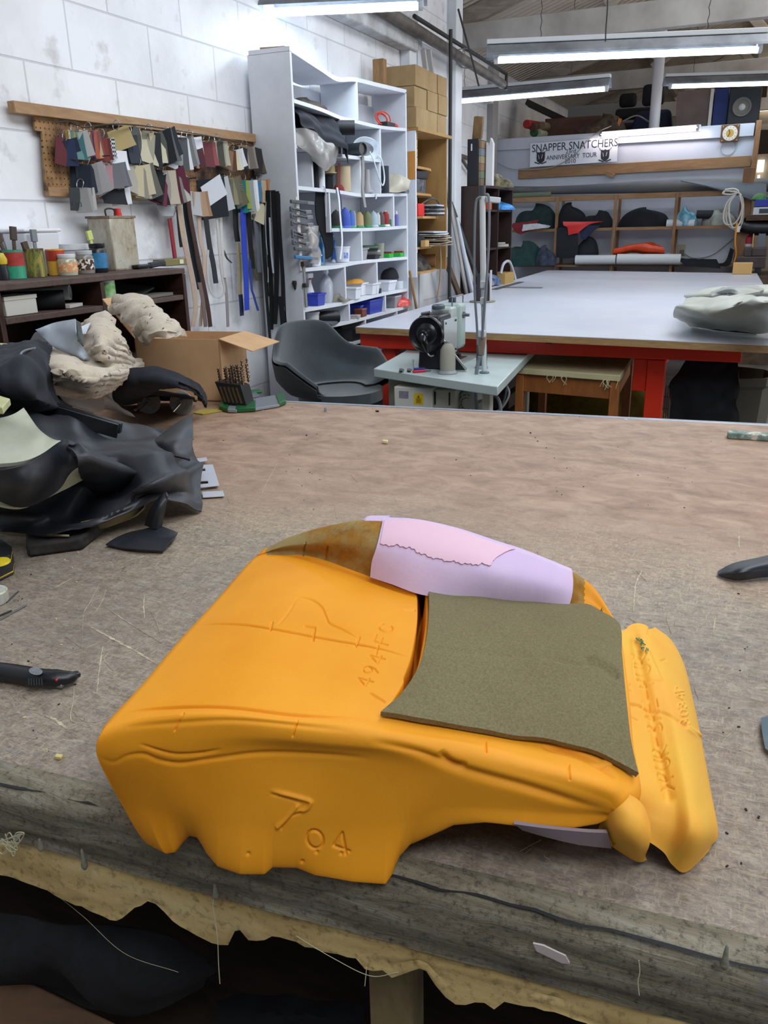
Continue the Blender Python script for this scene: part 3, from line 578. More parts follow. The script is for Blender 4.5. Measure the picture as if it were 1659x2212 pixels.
# right-hand flap with its moulded channel and letters
C=[[(1318,1766,.048),(1345,1730,.066),(1362,1690,.070),(1356,1620,.078),(1348,1540,.088),(1338,1440,.096),(1330,1372,.094),(1322,1350,.090)],[(1352,1800,.030),(1372,1745,.052),(1388,1700,.062),(1380,1630,.070),(1370,1550,.080),(1358,1450,.089),(1350,1385,.088),(1345,1362,.088)],[(1390,1812,.030),(1412,1765,.044),(1425,1715,.054),(1415,1640,.060),(1400,1560,.070),(1383,1455,.080),(1370,1385,.084),(1362,1350,.086)],[(1432,1840,.020),(1455,1785,.040),(1455,1725,.052),(1445,1645,.060),(1430,1560,.068),(1410,1460,.078),(1392,1385,.084),(1378,1346,.085)],[(1452,1868,.008),(1490,1800,.044),(1488,1725,.056),(1475,1640,.062),(1460,1555,.068),(1437,1460,.074),(1415,1390,.078),(1395,1350,.080)],[(1482,1884,.002),(1520,1808,.036),(1512,1730,.046),(1500,1640,.050),(1483,1550,.054),(1460,1460,.060),(1435,1395,.064),(1405,1358,.070)],[(1528,1842,.001),(1546,1790,.014),(1530,1705,.024),(1513,1615,.028),(1496,1530,.032),(1474,1442,.040),(1446,1386,.050),(1412,1356,.062)],[(1532,1830,.001),(1551,1800,.002),(1535,1704,.004),(1518,1612,.006),(1500,1524,.010),(1478,1436,.018),(1450,1383,.03),(1414,1354,.045)]]
FW=[[Z(a,c_,ZB+.0015+z)for a,c_,z in col]for col in C]
g=patch(FW,330,230)
x2,y2=project(g);NNs=normals(g);CARV=np.zeros(x2.shape);sgn=np.sign(np.median(NNs[...,2]))
def cf2(pl,w,d,s=True):
 pl=spl2(pl,max(12,len(pl)*8))if(s and len(pl)>2)else pl
 CARV.__iadd__(d*np.exp(-(segdist(x2,y2,pl)/w)**2))
cf2([(1355,1520),(1385,1527),(1415,1535),(1450,1548),(1490,1575),(1512,1592)],3.0,.0022);cf2([(1488,1574),(1512,1590)],4.5,-.003)
cf2([(1372,1385),(1388,1455),(1408,1540),(1428,1640),(1445,1720)],10,.004)
for a in([(1362,1480),(1368,1496),(1358,1492)],[(1362,1548),(1378,1558)],[(1428,1428),(1438,1425)],[(1405,1350),(1400,1370)]):cf2(a,2,.0014,False)
pee=[[(0,1),(0,0)],ARC(0,.27,.75,.27,-PI/2,PI/2,8)];you=[[(0,0),(0,.7)]+ARC(.4,.7,.4,.3,PI,0,8)+[(.8,.7),(.8,0)]];are=pee+[[(.25,.54),(.8,1)]];gt=[[(0,.1),(.8,.5),(0,.9)]];lt=[[(.8,.1),(0,.5),(.8,.9)]]
a_=[[(0,1),(.4,0),(.8,1)],[(.15,.62),(.65,.62)]];e_=[[(.75,0),(0,0),(0,1),(.75,1)],[(0,.5),(.6,.5)]];dash=[[(0,.5),(.8,.5)]];three=[ARC(.35,.27,.4,.27,-2.4,1.5,8),ARC(.35,.75,.42,.25,-1.5,2.4,8)]
def word(gls,p0,p1,h,w,d):
 n=len(gls);dx,dy=(p1[0]-p0[0])/n,(p1[1]-p0[1])/n;L_=math.hypot(dx,dy);nx,ny=-dy/L_*h,dx/L_*h
 for i,gl in enumerate(gls):
  for st in gl:cf2([(p0[0]+dx*(i+.82*a)+nx*c,p0[1]+dy*(i+.82*a)+ny*c)for a,c in st],w,d,False)
word([gt,pee,you,are,dash,three,a_,e_,dash,pee,you,are],(1428,1708),(1366,1405),30,1.6,.0018)
cf2([(1366,1412),(1402,1405),(1432,1470),(1372,1468),(1366,1412)],1.7,.0011,False)
word([three,zero,three,four,pee],(1472,1568),(1455,1478),18,1.4,-.0012)
g=g-NNs*sgn*CARV[...,None]
t=NT('pale_orange_foam');mp=t.map();n=t.noise(mp,16,5,.6);r=t.ramp(n,0,[(.35,'#e6b241'),(.65,'#eba63e')]);t.base(r,0);f=t.noise(mp,420,3);t.bump(f,0,.1,.001);t.b.inputs['Roughness'].default_value=.65;t.b.inputs['Specular IOR Level'].default_value=.3;FOAM2=t.m
b=MB().grid(g,.006 if sgn>0 else-.006);b.build('flap',FOAM2,foam,label='paler flap with moulded PUR lettering',smooth=60)
# lobe between bolster tip and flap
rows=[[(1312,1738,.062),(1345,1718,.070),(1378,1740,.060),(1394,1778,.046)],[(1300,1768,.046),(1338,1756,.062),(1372,1778,.058),(1395,1806,.042)],[(1298,1790,.026),(1336,1796,.046),(1370,1814,.044),(1394,1830,.030)],[(1312,1810,.006),(1345,1832,.014),(1378,1851,.010),(1392,1848,.006)]]
g=patch([[Z(a,c_,ZB+.0015+z)for a,c_,z in r_]for r_ in rows],40,40);MB().grid(g,.004).build('flap',FOAM2,foam,smooth=60)
# mauve underside seen through the arch
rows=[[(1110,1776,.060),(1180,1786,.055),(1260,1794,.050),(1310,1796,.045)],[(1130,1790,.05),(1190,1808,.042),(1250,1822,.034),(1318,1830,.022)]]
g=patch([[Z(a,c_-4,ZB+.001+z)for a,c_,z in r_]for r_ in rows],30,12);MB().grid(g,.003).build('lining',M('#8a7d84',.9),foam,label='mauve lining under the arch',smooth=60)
# green ink numbers
b=MB()
for i in range(9):
 x0,y0=1376+i*2.4,1376+i*3.2
 for k_ in range(2):
  a=RNG.uniform(0,3);p0=(x0+RNG.uniform(-6,6),y0+RNG.uniform(-3,3));p1=(p0[0]+5*math.cos(a),p0[1]+5*math.sin(a))
  zz_=.0865;b.bar(Z(*p0,ZB+zz_),Z(*p1,ZB+zz_),.0009,.0006)
b.build('ink_stamp',M('#2f6a5a',.7),foam,label='smudged green ink stamp')
# ==== hanging fluorescent lamps
TUBEM=M('#ffffff',.4,emit='#d2ebff',es=9)
REFL=M('#8f9298',.45,.3,'#6c6f74',6,spec=.6);LW=M('#c9cbce',.5)
CHAIN=M('#2b2a29',.5,.6)
def lamp(name,label,a,b_,z,dz_ref=.075,wref=.16,ceil=True,power=22,tubemat=TUBEM,col=(.76,.89,1),up=True):
 A,B=Z(*a,z),Z(*b_,z);d=(B-A).normalized();B=A+d*min((B-A).length,1.6);mid=(A+B)/2;ang=math.atan2(d.y,d.x);L_=(B-A).length
 t=thing(name,label,'lamp',mid,ang,'fluorescent battens hung from the roof' if ceil else None)
 m=MB();m.tube([(-L_/2,0,0),(L_/2,0,0)],.019,16);m.build('tube',tubemat,t,local=True)
 m=MB();m.tube([(-L_/2-.012,0,0),(-L_/2+.01,0,0)],.022,12);m.tube([(L_/2-.01,0,0),(L_/2+.012,0,0)],.022,12);m.cb((-L_/2,0,.02),(.03,.03,.06));m.cb((L_/2,0,.02),(.03,.03,.06));m.build('lampholder',LW,t,local=True)
 if wref:
  g_=np.zeros((7,2,3))
  for j,(y_,z_)in enumerate(((-wref/2,.015),(-wref/2+.005,.028),(-.035,.075),(.0,.08),(.035,.075),(wref/2-.005,.028),(wref/2,.015))):
   g_[j,0]=(-L_/2-.06,y_,z_);g_[j,1]=(L_/2+.03,y_,z_)
  m=MB().grid(g_,-.002);m.build('reflector',REFL,t,local=True,smooth=0,label='dusty grey sloping reflector')
  m=MB().box(-L_/2-.06,L_/2+.03,-.035,.035,.082,.11);m.build('housing',LW,t,local=True,bev=.004)
 else:
  m=MB().box(-L_/2-.02,L_/2+.02,.022,.04,-.025,.04);m.build('housing',LW,t,local=True,bev=.004)
 if ceil:
  for s_ in(-.33,.3):
   zc=3.2+.33*(mid.x+2.25)-z;m=MB()
   n_=int((zc-.1)/.035)
   for i in range(n_):
    z_=.11+i*.035;m.tube([(s_*L_,0,z_),(s_*L_+.004*(-1)**i,.004,z_+.018),(s_*L_,0,z_+.035)],.0022,5)
   m.build('hanging_chain',CHAIN,t,local=True)
 l=bpy.data.lights.new('tube_light','AREA');l.shape='RECTANGLE';l.size=L_;l.size_y=.05;l.energy=power;l.color=col
 o=bpy.data.objects.new('tube_light',l);COL.objects.link(o);o.location=mid-Vector((0,0,.024));o.rotation_euler=(0,0,ang);return t
lamp('fluorescent_lamp','lit fluorescent batten nearest the camera, at the top left above the wall shelf',(245,43),(908,12),2.37,power=20)
lamp('fluorescent_lamp','lit fluorescent batten with wide dusty reflector, highest at the top right',(1072,130),(1640,107),2.34,power=14)
lamp('fluorescent_lamp','lit fluorescent batten with tilted reflector hanging over the cutting table\'s left side',(945,223),(1310,192),2.45,power=10)
lamp('fluorescent_lamp','lit fluorescent batten hanging in front of the loft speaker at the right',(1448,187),(1730,178),2.62,power=8)
# ==== sample board and hooks on the left wall
XB=XW+.03
def Wp(px,py,d=.03):return X(px,py,XW+d)
board=thing('sample_board','stained brown pegboard screwed to the block wall, hung with fabric samples','pegboard',Wp(300,430,.01))
t=NT('stained_pegboard');mp=t.map();n=t.noise(mp,5,6,.7);r=t.ramp(n,0,[(.40,'#35221a'),(.5,'#7d5a38'),(.6,'#a07a4e')])
v=t.n('TexVoronoi',i_Scale=1.0,i_Randomness=0.0);v.voronoi_dimensions='2D';sx=t.n('SeparateXYZ');t.l(t.tc,'Object',sx,0);cb=t.n('CombineXYZ');t.l(sx,1,cb,0);t.l(sx,2,cb,1);mu=t.n('VectorMath',operation='SCALE');t.l(cb,0,mu,0);mu.inputs['Scale'].default_value=52;t.l(mu,0,v,0)
hr=t.ramp(v,0,[(.13,0.0),(.17,1.0)]);x=t.mix(hr,0,None,lin('#3a2413'),r,0);t.base(x,2);t.b.inputs['Roughness'].default_value=.7;PEG=t.m
pl=[Wp(x_,y_,.02)for x_,y_ in((68,234),(545,306),(547,430),(400,424),(95,411),(87,284),(72,282))]
MB().prism(pl[::-1],(.008,0,0)).build('pegboard_panel',PEG,board,smooth=0)
m=MB();m.bar(Wp(24,231,.035),Wp(547,299,.035),.03,.036);m.build('batten',mat_wood('#ad8a64','#8f6c48',(20,3,20)),board,bev=.002,label='long pale wooden batten')
m=MB();m.bar(Wp(100,414,.02),Wp(300,424,.02),.025,.03);m.build('batten',mat_wood('#ad8a64','#8f6c48',(20,3,20)),board,bev=.002)
WIRE=M('#4a4640',.45,.7);CHROME=M('#c9ccd2',.25,.9)
def hook(a,b_,da=.03,db=.12):
 m=MB();m.tube(bez([Wp(*a,da),Wp(a[0]+2,a[1]-2,da+.03),Wp(*b_,db)],10),.0022,6);m.build('hook',WIRE,board)
for a,b_ in(((150,268),(172,272)),((205,278),(232,273)),((196,341),(238,336)),((140,345),(190,347)),((300,282),(330,282)),((370,300),(392,300)),((430,306),(452,300)),((500,316),(520,312)),((330,355),(350,352)),((405,388),(425,384)),((470,380),(490,376)),((545,380),(560,380))):hook(a,b_)
m=MB();m.tube(bez([Wp(178,276,.09),Wp(250,268,.11),Wp(330,274,.12),(Wp(420,288,.12)),Wp(500,303,.10),Wp(545,315,.08)],40),.0028,6);m.tube(bez([Wp(120,265,.09),Wp(150,262,.1),Wp(172,268,.1)],10),.002,6);m.build('rail',WIRE,board,label='long bent wire rail')
def swmat(c):
 if c=='check':
  t=NT('houndstooth');ck=t.n('TexChecker',i_Scale=150.0);ck.inputs[1].default_value=lin('#23262e');ck.inputs[2].default_value=lin('#c9ced6');t.l(t.tc,'Object',ck,0);t.base(ck,0);return t.m
 return M(c,.9,bs=.25,bscale=350)
SWM={}
def card(t,top,w,h,mat,a,x,bend=0,name='sample_card',th=.003,rzz=0):
 """one hanging card in its bunch: top = point on the wall plane; a = swing; x = distance from the wall"""
 n_=6;g_=np.zeros((n_,4,3))
 for i in range(n_):
  f_=i/(n_-1)
  for j in range(4):
   s_=(j/3-.5)*w;l_=-f_*h
   y_=s_*math.cos(a)-l_*math.sin(a);z_=s_*math.sin(a)+l_*math.cos(a)
   g_[i,j]=(top.x+x+bend*f_*f_+s_*math.sin(rzz),top.y+y_*math.cos(rzz),top.z+z_)
 return MB().grid(g_,th).build(name,mat,t,smooth=0)
GRP='bunches of fabric samples on the board'
def bunch(label,px,py,pb,wpx,cols,name='sample_bunch',ring=True,fan=.5,x0=.06,cat='fabric samples',tilt=0,k=1,hfac=1):
 top=Wp(px,py,x0);s_=sc(top);h=(pb-py)*s_*hfac;w=wpx*s_*1.5
 t=thing(name,label,cat,(top.x,top.y,top.z-h),0,GRP);n_=len(cols)*k
 if ring:
  m=MB();rr_=.017;m.tube([(top.x+.01+math.cos(a_)*rr_*.9,top.y+math.sin(a_)*.006,top.z+math.sin(a_)*rr_)for a_ in np.linspace(0,2*PI,17)],.0016,6,cap=False);m.build('ring',CHROME,t)
 cw=w*(.5 if n_>3 else .95)
 for i in range(n_):
  f_=(i/(max(n_-1,1))-.5);c=cols[i%len(cols)]
  if c not in SWM:SWM[c]=swmat(c)
  q=random.Random(px*31+i);hh_=h*q.uniform(.84,1)
  card(t,Vector((top.x,top.y+f_*w*.35*(n_>1),top.z-.012)),cw*q.uniform(.85,1.05),hh_,SWM[c],tilt+(f_*fan if n_>1 else 0)+q.uniform(-.05,.05),.004+.0055*i+(.0 if n_>1 else .01),q.uniform(-.004,.012),rzz=(.8+q.uniform(-.5,.35))if n_>3 else .35+q.uniform(-.2,.3))
 return t
bunch('small navy and dark red sample cards at the far left of the top row',137,292,348,26,['#5f2a32','#1f2c48','#1b2238'])
bunch('grey and teal sample cards on the ring, first pale bunch of the top row',155,276,334,30,['#c9a94a','#d6c79c','#5f8482','#3f6f74','#6a8f8e','#a9aaa8'])
bunch('red, blue and beige tweed sample strips beside the teal samples',184,276,334,28,['#d9c0a0','#95605a','#34406a','#c06a52','#caa684','#855050'])
bunch('black and white houndstooth sample card with red cards behind it',213,290,338,30,['#7a3a36','#5f2c2c','check'],fan=.15)
bunch('single olive-tan vinyl sample turned on its corner',246,270,318,34,['#b3a171'],tilt=.35)
bunch('plain white paper card hanging below the olive-tan sample',246,318,362,26,['#e9ecf2'],ring=False,tilt=-.05,cat='paper card',name='paper_card')
bunch('dark blue-grey sample card right of the olive-tan one',272,284,350,26,['#2b3440','#343c48'],fan=.1)
bunch('large bunch of grey, cream and black samples mid top row',316,278,352,64,['#55564f','#a9a594','#c9c2aa','#33363a','#8d8a7a','#dcd4bd','#60635f','#c2b896','#2a2e33','#7a7d80','#3d4248'],fan=1.0)
bunch('plain dark grey samples right of the largest bunch',353,284,342,34,['#5b5d60','#7b7c7c','#4a4d51','#6d6f70'])
bunch('grey and white samples on a big chrome ring',381,290,358,42,['#d5d9e0','#8e9396','#5e6266','#e4e7ec','#787c80','#a3a6a9'],fan=.7)
bunch('maroon and tan samples under two white tags',406,318,360,42,['#c9b08a','#5c4038','#ab9070','#64404a','#6a4248'],fan=.8)
bunch('pair of white paper tags tied above the maroon samples',405,290,328,34,['#dfe3ea','#e8ebf1'],fan=.3,cat='paper tag',name='paper_tag')
bunch('single dusty-rose leather sample',441,300,356,28,['#6e3b40','#8b4a4e'],fan=.05)
bunch('grey-green vinyl sample hanging from a chrome ring',465,298,354,26,['#4a4a42','#9b9a8a','#a5a391'],fan=.1)
bunch('white and cream tags over brown samples',495,318,362,40,['#8d6e58','#6b4a3c','#d8cfae','#eceff4','#e8e9ea'],fan=.7)
bunch('taupe samples with a black corner piece',523,312,360,40,['#26292e','#8b8176','#6e665e','#9a9084'],fan=.5)
bunch('dark brown fur-like samples near the bookcase edge',562,316,374,30,['#2a2a2c','#5a4a42','#6b5b52','#3c3532'],fan=.6)
bunch('charcoal ribbed samples, last bunch at the right end',584,318,366,28,['#6b6765','#7e7a78','#8d8986','#6a6664','#55524f'],fan=.25)
bunch('grey fabric samples folded over navy cards, left of the second row',180,348,412,54,['#1d2433','#252c3a','#8e8d8f','#9c9a9c','#a3a1a3'],fan=.7,tilt=.15)
bunch('light grey and pink-edged samples with a white label',232,346,400,50,['#b98f94','#c9cbd0','#7d7f86','#8b8c93','#80818a'],fan=.6)
bunch('white card hanging low under the pink-edged samples',246,395,436,34,['#26292f','#e6eaf0'],ring=False,cat='paper card',name='paper_card',fan=.15)
bunch('beige and grey striped samples in the second row',292,350,420,44,['#a7a49a','#c9bf9f','#8e8a80','#b9ae8e','#d9d0b4','#6f6d68'],fan=.8)
bunch('black, crimson and cream samples fanned on one ring',342,362,434,56,['#15171b','#202328','#6b2c42','#1b1d22','#a9a49c','#d6cdb8','#5c2a3c','#8e8a86','#c5bfb4','#74344c'],fan=1.0)
pale=bunch('square pale grey sample lettered F 113, lowest on the left',168,398,452,44,['#3a3d42','#8f8e8c','#a9a8a6','#b4b2b0'],fan=.08)
def letters(txt,size,loc,rot,mat,parent,ext=.0006,align='CENTER',name='lettering',shear=0):
 c=bpy.data.curves.new(name,'FONT');c.body=txt;c.size=size;c.align_x=align;c.align_y='CENTER';c.extrude=ext;c.shear=shear;c.resolution_u=3
 q=bpy.data.objects.new('tmp_text',c);me=bpy.data.meshes.new_from_object(q);bpy.data.objects.remove(q);me.materials.clear();me.materials.append(mat);me.name=name
 o=bpy.data.objects.new(name,me);COL.objects.link(o);o.parent=parent;o.matrix_basis=PM[parent.name].inverted() @ (Matrix.Translation(loc) @ Euler(rot).to_matrix().to_4x4());return o
INK=M('#1c1e24',.7)
p=Wp(166,442,.085);letters('F 113',.022,p,(PI/2,0,PI/2),INK,pale)
bunch('tan leather sample tags hanging over the straps',424,408,460,30,['#cfd2d6','#b99a80','#c9a98c','#b89474'],fan=.4,ring=False)
bunch('square white paper turned on its corner among the straps',447,384,434,36,['#e4e9f2'],tilt=.6,ring=False,cat='paper card',name='paper_card')
bunch('wide light grey sheet with a dark backing behind the straps',458,380,462,42,['#22262c','#b9bcc2'],tilt=.2,ring=False,fan=.2)
bunch('olive-grey samples curled on a chrome ring in the second row',487,378,440,44,['#55523f','#6b6853','#8b8770','#7d7a64','#5c5948'],fan=.7)
tg=bunch('thick pad of samples under a printed white sheet',520,384,450,46,['#1f7f86','#9aa84a','#2a8a8f','#a8aeae','#d4d8da','#dfe3e6'],fan=.15)
for i in range(4):letters('------------' if i%2 else '---------',.012,Wp(520,398+i*4,.105),(PI/2,0,PI/2),M('#8b9098',.8),tg)
bunch('brown and orange samples right of the printed pad',556,384,432,32,['#3f7fae','#8b6f52','#c9b79a','#b5653a','#a79070'],fan=.7)
bunch('beige and black offcut samples hanging lowest by the blue strap',560,430,476,26,['#c9bfa2','#2b2b2c','#d3c9ac'],fan=.9,ring=False)
m=MB()
# ---- straps and zips
def strap(label,pts,wpx,col,d=.05,name='strap',cat='strap',flat=.16,grp='straps and webbing hung on the wall',plane=None,hex2=None):
 P_=bez([(Wp(x_,y_,d)if plane is None else Y(x_,y_,plane))for x_,y_ in pts],26);w=wpx*sc(P_[0])*.5
 m=MB();sd=Vector((0,1,0))if plane is None else Vector((1,0,0));nn_=Vector((1,0,0))if plane is None else Vector((0,-1,0));k_=1.45 if plane is None else 1
 rows=[[p_-sd*w*k_,p_+nn_*w*.12,p_+sd*w*k_]for p_ in P_]
 m.grid(np.array([[tuple(v_)for v_ in r_]for r_ in rows]),.0025)
 return m.build(name,M(col,.8,hex2=hex2,bs=.2,bscale=200),label=label,cat=cat,group=grp,smooth=50)
strap('black webbing hanging at the far left of the straps',[(386,378),(384,440),(388,500),(392,534)],9,'#1b1c20',.045)
strap('beige strap with pinkish lower half, looped over the hook',[(402,382),(392,374),(384,385),(386,440),(397,520),(412,590),(422,660),(416,706)],11,'#b6a184',.075,hex2='#a98f8c')
strap('dark brown leather strap hanging slantwise',[(404,384),(408,450),(420,520),(436,600),(448,660),(454,706)],10,'#3a201b',.07)
strap('black strap behind the brown leather one',[(398,380),(400,450),(412,530),(426,600),(431,625)],11,'#17181c',.055)
strap('cream strap hanging beside the brown leather one',[(428,455),(433,520),(441,560),(438,640),(432,705)],8,'#b9a08f',.06)
strap('charcoal strap ending in a blunt tip',[(444,470),(452,530),(460,570),(466,612)],12,'#23252a',.05)
strap('pale grey piping that loops back up',[(468,470),(472,530),(478,590),(484,630),(470,644),(456,630),(449,590),(450,540)],5,'#b7b3b0',.06)
strap('light grey flat tape hanging straight',[(476,470),(480,540),(486,600)],7,'#c3bfbd',.055)
strap('grey-brown strip below the pale tape',[(484,600),(489,640),(492,706)],7,'#8b8384',.05)
strap('thin black curved tip beside the pale tape',[(482,540),(490,558),(500,568)],4,'#2b2d31',.05)
strap('brown zip strip at the bottom, left of the box',[(430,610),(438,650),(444,706)],9,'#6f5c58',.08)
strap('black hose piece behind the blue strap',[(508,452),(509,490),(513,522)],13,'#0f1014',.05)
strap('olive-tan strap with a navy lower end',[(513,525),(517,580),(518,636)],8,'#9b9168',.05)
strap('navy tail hanging under the olive-tan strap',[(519,636),(521,660),(522,682)],10,'#1f2a4a',.05)
strap('bright blue webbing strap, widest one',[(524,452),(527,530),(531,600),(533,670)],13,'#2741b8',.07)
strap('second blue strap tip behind the widest',[(540,560),(543,620),(548,640),(557,671)],5,'#2d4296',.06)
strap('black strap right of the blue webbing',[(536,450),(540,520),(546,580)],12,'#15161b',.06)
strap('dark olive strap beside the grey tape',[(546,540),(550,580),(556,606)],8,'#54533f',.055)
strap('blue-grey double tape right of the blue webbing',[(550,462),(556,520),(560,588)],12,'#6a6e78',.06)
strap('narrow black zip at the left of the black bundle',[(572,440),(570,520),(574,620),(583,735)],7,'#1a1b1e',.08)
for i,(pts,w_,lab,c_)in enumerate((([(571,414),(568,470),(572,560),(578,640)],9,'black zip tape, leftmost of the black bundle on the bookcase side','#101114'),([(579,411),(580,480),(583,560),(587,650),(586,712)],11,'black zip tape with ragged end in the middle of the bundle','#0c0d10'),([(590,411),(594,480),(598,560),(597,640),(594,700)],12,'broad black zip tape right of the bundle\'s middle','#111216'),([(599,413),(603,480),(607,540),(611,600),(612,663)],9,'black elastic tape reaching down the bookcase side','#16171b'),([(604,418),(607,500),(614,600),(618,690),(626,732)],2.5,'thin black cord at the right of the bundle','#0e0f12'),([(576,430),(574,500),(580,560),(580,610)],3,'thin white edge tape in the black bundle','#c9ced6'),([(583,470),(586,540),(591,590)],4,'short white tape in the middle of the black bundle','#d5dae2'),([(606,640),(612,700),(618,790)],13,'long black strap reaching furthest down behind the chair','#131419'))):
 strap(lab,pts,w_,c_,plane=3.575-.006*(i%4),grp='black zips hung on the bookcase side')
# white brush with red handle, hanging head up
p0,p1=Wp(366,470,.05),Wp(378,558,.05)
t=thing('hand_brush','fan-shaped white brush head with a dark red handle hanging on the wall','brush',p1)
m=MB();m.bar(p0,p1,.022,.008,up=(1,0,0));m.build('handle',M('#8e1f2c',.4),t,bev=.003,label='dark red handle')
m=MB();m.lathe([(.004,-.04),(.03,-.03),(.045,-.005),(.045,.02),(.03,.035),(.008,.04)],Wp(361,450,.05),(0,0,1),20,sx=.5,sy=1.2);m.build('bristles',M('#cfd3da',.8,bs=.4,bscale=120),t,label='white bristles')
# ==== dark brown cabinet and what stands on it
BRN=mat_wood('#3d2118','#24120d',(3,20,20),.55,'dark_brown_board');BRNL=mat_wood('#5c4a42','#46352e',(3,20,20),.7,'dusty_brown_board')
XC=-1.95;zt=1.268;cab=thing('cabinet','low dark brown open cabinet against the block wall, cluttered on top','cabinet',(-2.1,1.7,0))
m=MB().box(XW+.002,XC,.7,2.615,zt-.02,zt);m.build('top',BRNL,cab,bev=.003,label='dusty top board')
m=MB().box(XW+.002,XC,2.597,2.615,0,zt-.021);m.build('side_panel',BRN,cab,bev=.002)
m=MB().box(XW+.002,XC,.7,.718,0,zt-.021);m.build('side_panel',BRN,cab,bev=.002)
for yy in(1.745,2.17):m=MB().box(XW+.02,XC-.004,yy-.009,yy+.009,0,zt-.021);m.build('divider',BRN,cab,bev=.002)
m=MB().box(XW+.002,XW+.012,.72,2.597,0,zt-.021);m.build('back_panel',BRN,cab)
for a_,b_ in((.72,1.734),(1.757,2.159),(2.181,2.595)):
 for z_ in(.94,.70,.46):m=MB().box(XW+.012,XC-.004,a_,b_,z_-.009,z_+.009);m.build('shelf',BRNL,cab,bev=.002)
zs=X(304,653,XC).z
for a_,b_ in((1.757,2.159),(2.181,2.595)):m=MB().box(XW+.012,XC-.004,a_,b_,zs-.012,zs+.006);m.build('shelf',BRNL,cab,bev=.002)
zc0,zc1=zt+.001,zs+.007
def onc(px,py,z=zc0,x=None):
 """stand something on the cabinet: x from the wall, y so that it is seen at px"""
 return Vector((Z(px,py,z).x if x is None else x,(Z(px,py,z)if x is None else X(px,py,x)).y,z))
def can(name,label,cat,p,r,h,mat,parts=(),rim=True,group=None):
 t=thing(name,label,cat,p,0,group);m=MB();m.lathe([(0,0),(r,0),(r,.004),(r*.985,.008),(r*.985,h-.006),(r,h-.003),(r,h),(r-.002,h),(r-.003,.01),(0,.01)],(0,0,0));m.build('body',mat,t,local=True)
 return t
def drips(name,cols,sc_=(30,30,8),rough=.5):
 t=NT(name);n=t.noise(t.map(sc_),1.5,6,.7,1);r=t.ramp(n,0,[(.30+.12*i,c)for i,c in enumerate(cols)]);t.base(r,0);t.b.inputs['Roughness'].default_value=rough;return t.m
def band(t,r,z0,z1,mat,name='paper_label',label=None,a0=0,a1=2*PI):
 n_=24;g_=np.array([[(math.cos(a_)*r,math.sin(a_)*r,z_)for a_ in np.linspace(a0,a1,n_)]for z_ in(z0,z1)]);MB().grid(g_,.0006).build(name,mat,t,local=True,label=label)
def brush(t,x,y,z,ang,l,hm,bm,lab=None):
 d=Vector((math.sin(ang)*.2,math.sin(ang),math.cos(ang)));a_=Vector((x,y,z));m=MB();m.bar(a_,a_+d*l*.7,.012,.005,up=(1,0,0));m.bar(a_+d*l*.7,a_+d*l,.022,.009,up=(1,0,0));m.build('brush_handle',hm,t,local=True,label=lab,bev=.001)
BRUSHW=M('#3a2a20',.5);GREY=M('#70767e',.4,.3)
p=onc(34,600,x=-2.12);h=upz(p,540)-zc0
t=can('paint_tin','red and green tin holding brushes, on the cabinet\'s left','tin',p,.033,h,drips('t1',['#b7b2a6','#2a8a6a','#2f9b79']))
band(t,.0332,h*.45,h*.92,M('#b5372f',.5,hex2='#8b2b22',ns=40),label='red label');brush(t,.0,-.01,.02,-.25,.13,BRUSHW,BRUSHW);brush(t,-.005,.01,.02,.1,.135,BRUSHW,BRUSHW)
m=MB();m.tube([(0,-.015,.01),(0,-.1,.16)],.003,6);m.tube([(.01,-.015,.01),(0,-.085,.17)],.003,6);m.build('stick',M('#2b2b2c',.5),t,local=True)
p=onc(80,594,x=-2.12);h=upz(p,537)-zc0
t=can('paint_tin','brown paint-dribbled tin with a single brush','tin',p,.031,h,drips('t2',['#2a1712','#5a3a28','#7b8a3c','#b98a4a']));brush(t,0,.008,.02,.03,.125,GREY,GREY);brush(t,0,-.012,.02,-.2,.09,BRUSHW,BRUSHW)
p=onc(78,575,x=-2.19);h=upz(p,494)-zc0
t=thing('tub','big square white plastic tub behind the dribbled tin','tub',p);m=MB();r_=.06
m.hexa([(-.04,-.06,0),(.04,-.06,0),(.04,.06,0),(-.04,.06,0),(-.05,-.075,h-.012),(.05,-.075,h-.012),(.05,.075,h-.012),(-.05,.075,h-.012)]);m.build('body',M('#d9dce2',.45),t,local=True,bev=.006)
m=MB().box(-.055,.055,-.08,.08,h-.011,h);m.build('lid',M('#e4e6ea',.4),t,local=True,bev=.004)
p=onc(125,589,x=-2.12);h=upz(p,538)-zc0
t=can('tin','orange and yellow tin between the dribbled tin and a glass jar','tin',p,.028,h,drips('t3',['#b34a1c','#d88a2a','#e0b040']));band(t,.0283,h*.55,h*.95,M('#a9341f',.5),label='dark red band')
JG=M('#d9d8c4',.12,spec=.6,hex2='#c9c7ae',ns=20,trans=.35)
def jar(label,px,py,pt,r,body,lidc,labc=None,x=-2.1,inner=None):
 p=onc(px,py,x=x);h=upz(p,pt)-zc0;t=thing('jar',label,'jar',p)
 m=MB();m.lathe([(0,0),(r,0),(r*1.02,.006),(r*1.02,h*.72),(r*.9,h*.80),(r*.85,h*.84),(0,h*.84)],(0,0,0));m.build('glass',body,t,local=True)
 m=MB();m.lathe([(0,h*.82),(r*.92,h*.82),(r*.94,h*.84),(r*.94,h*.98),(r*.9,h),(0,h)],(0,0,0));m.build('lid',M(lidc,.4),t,local=True)
 if labc:band(t,r*1.03,h*.15,h*.62,M(labc[0],.6,hex2=labc[1],ns=70,amt=(.45,.5)),label=labc[2])
 return t
jar('squat glass jar of cream paste with a peach label',148,590,549,.030,JG,'#d8dadc',('#e4c79c','#d99a6a','peach label'),-2.07)
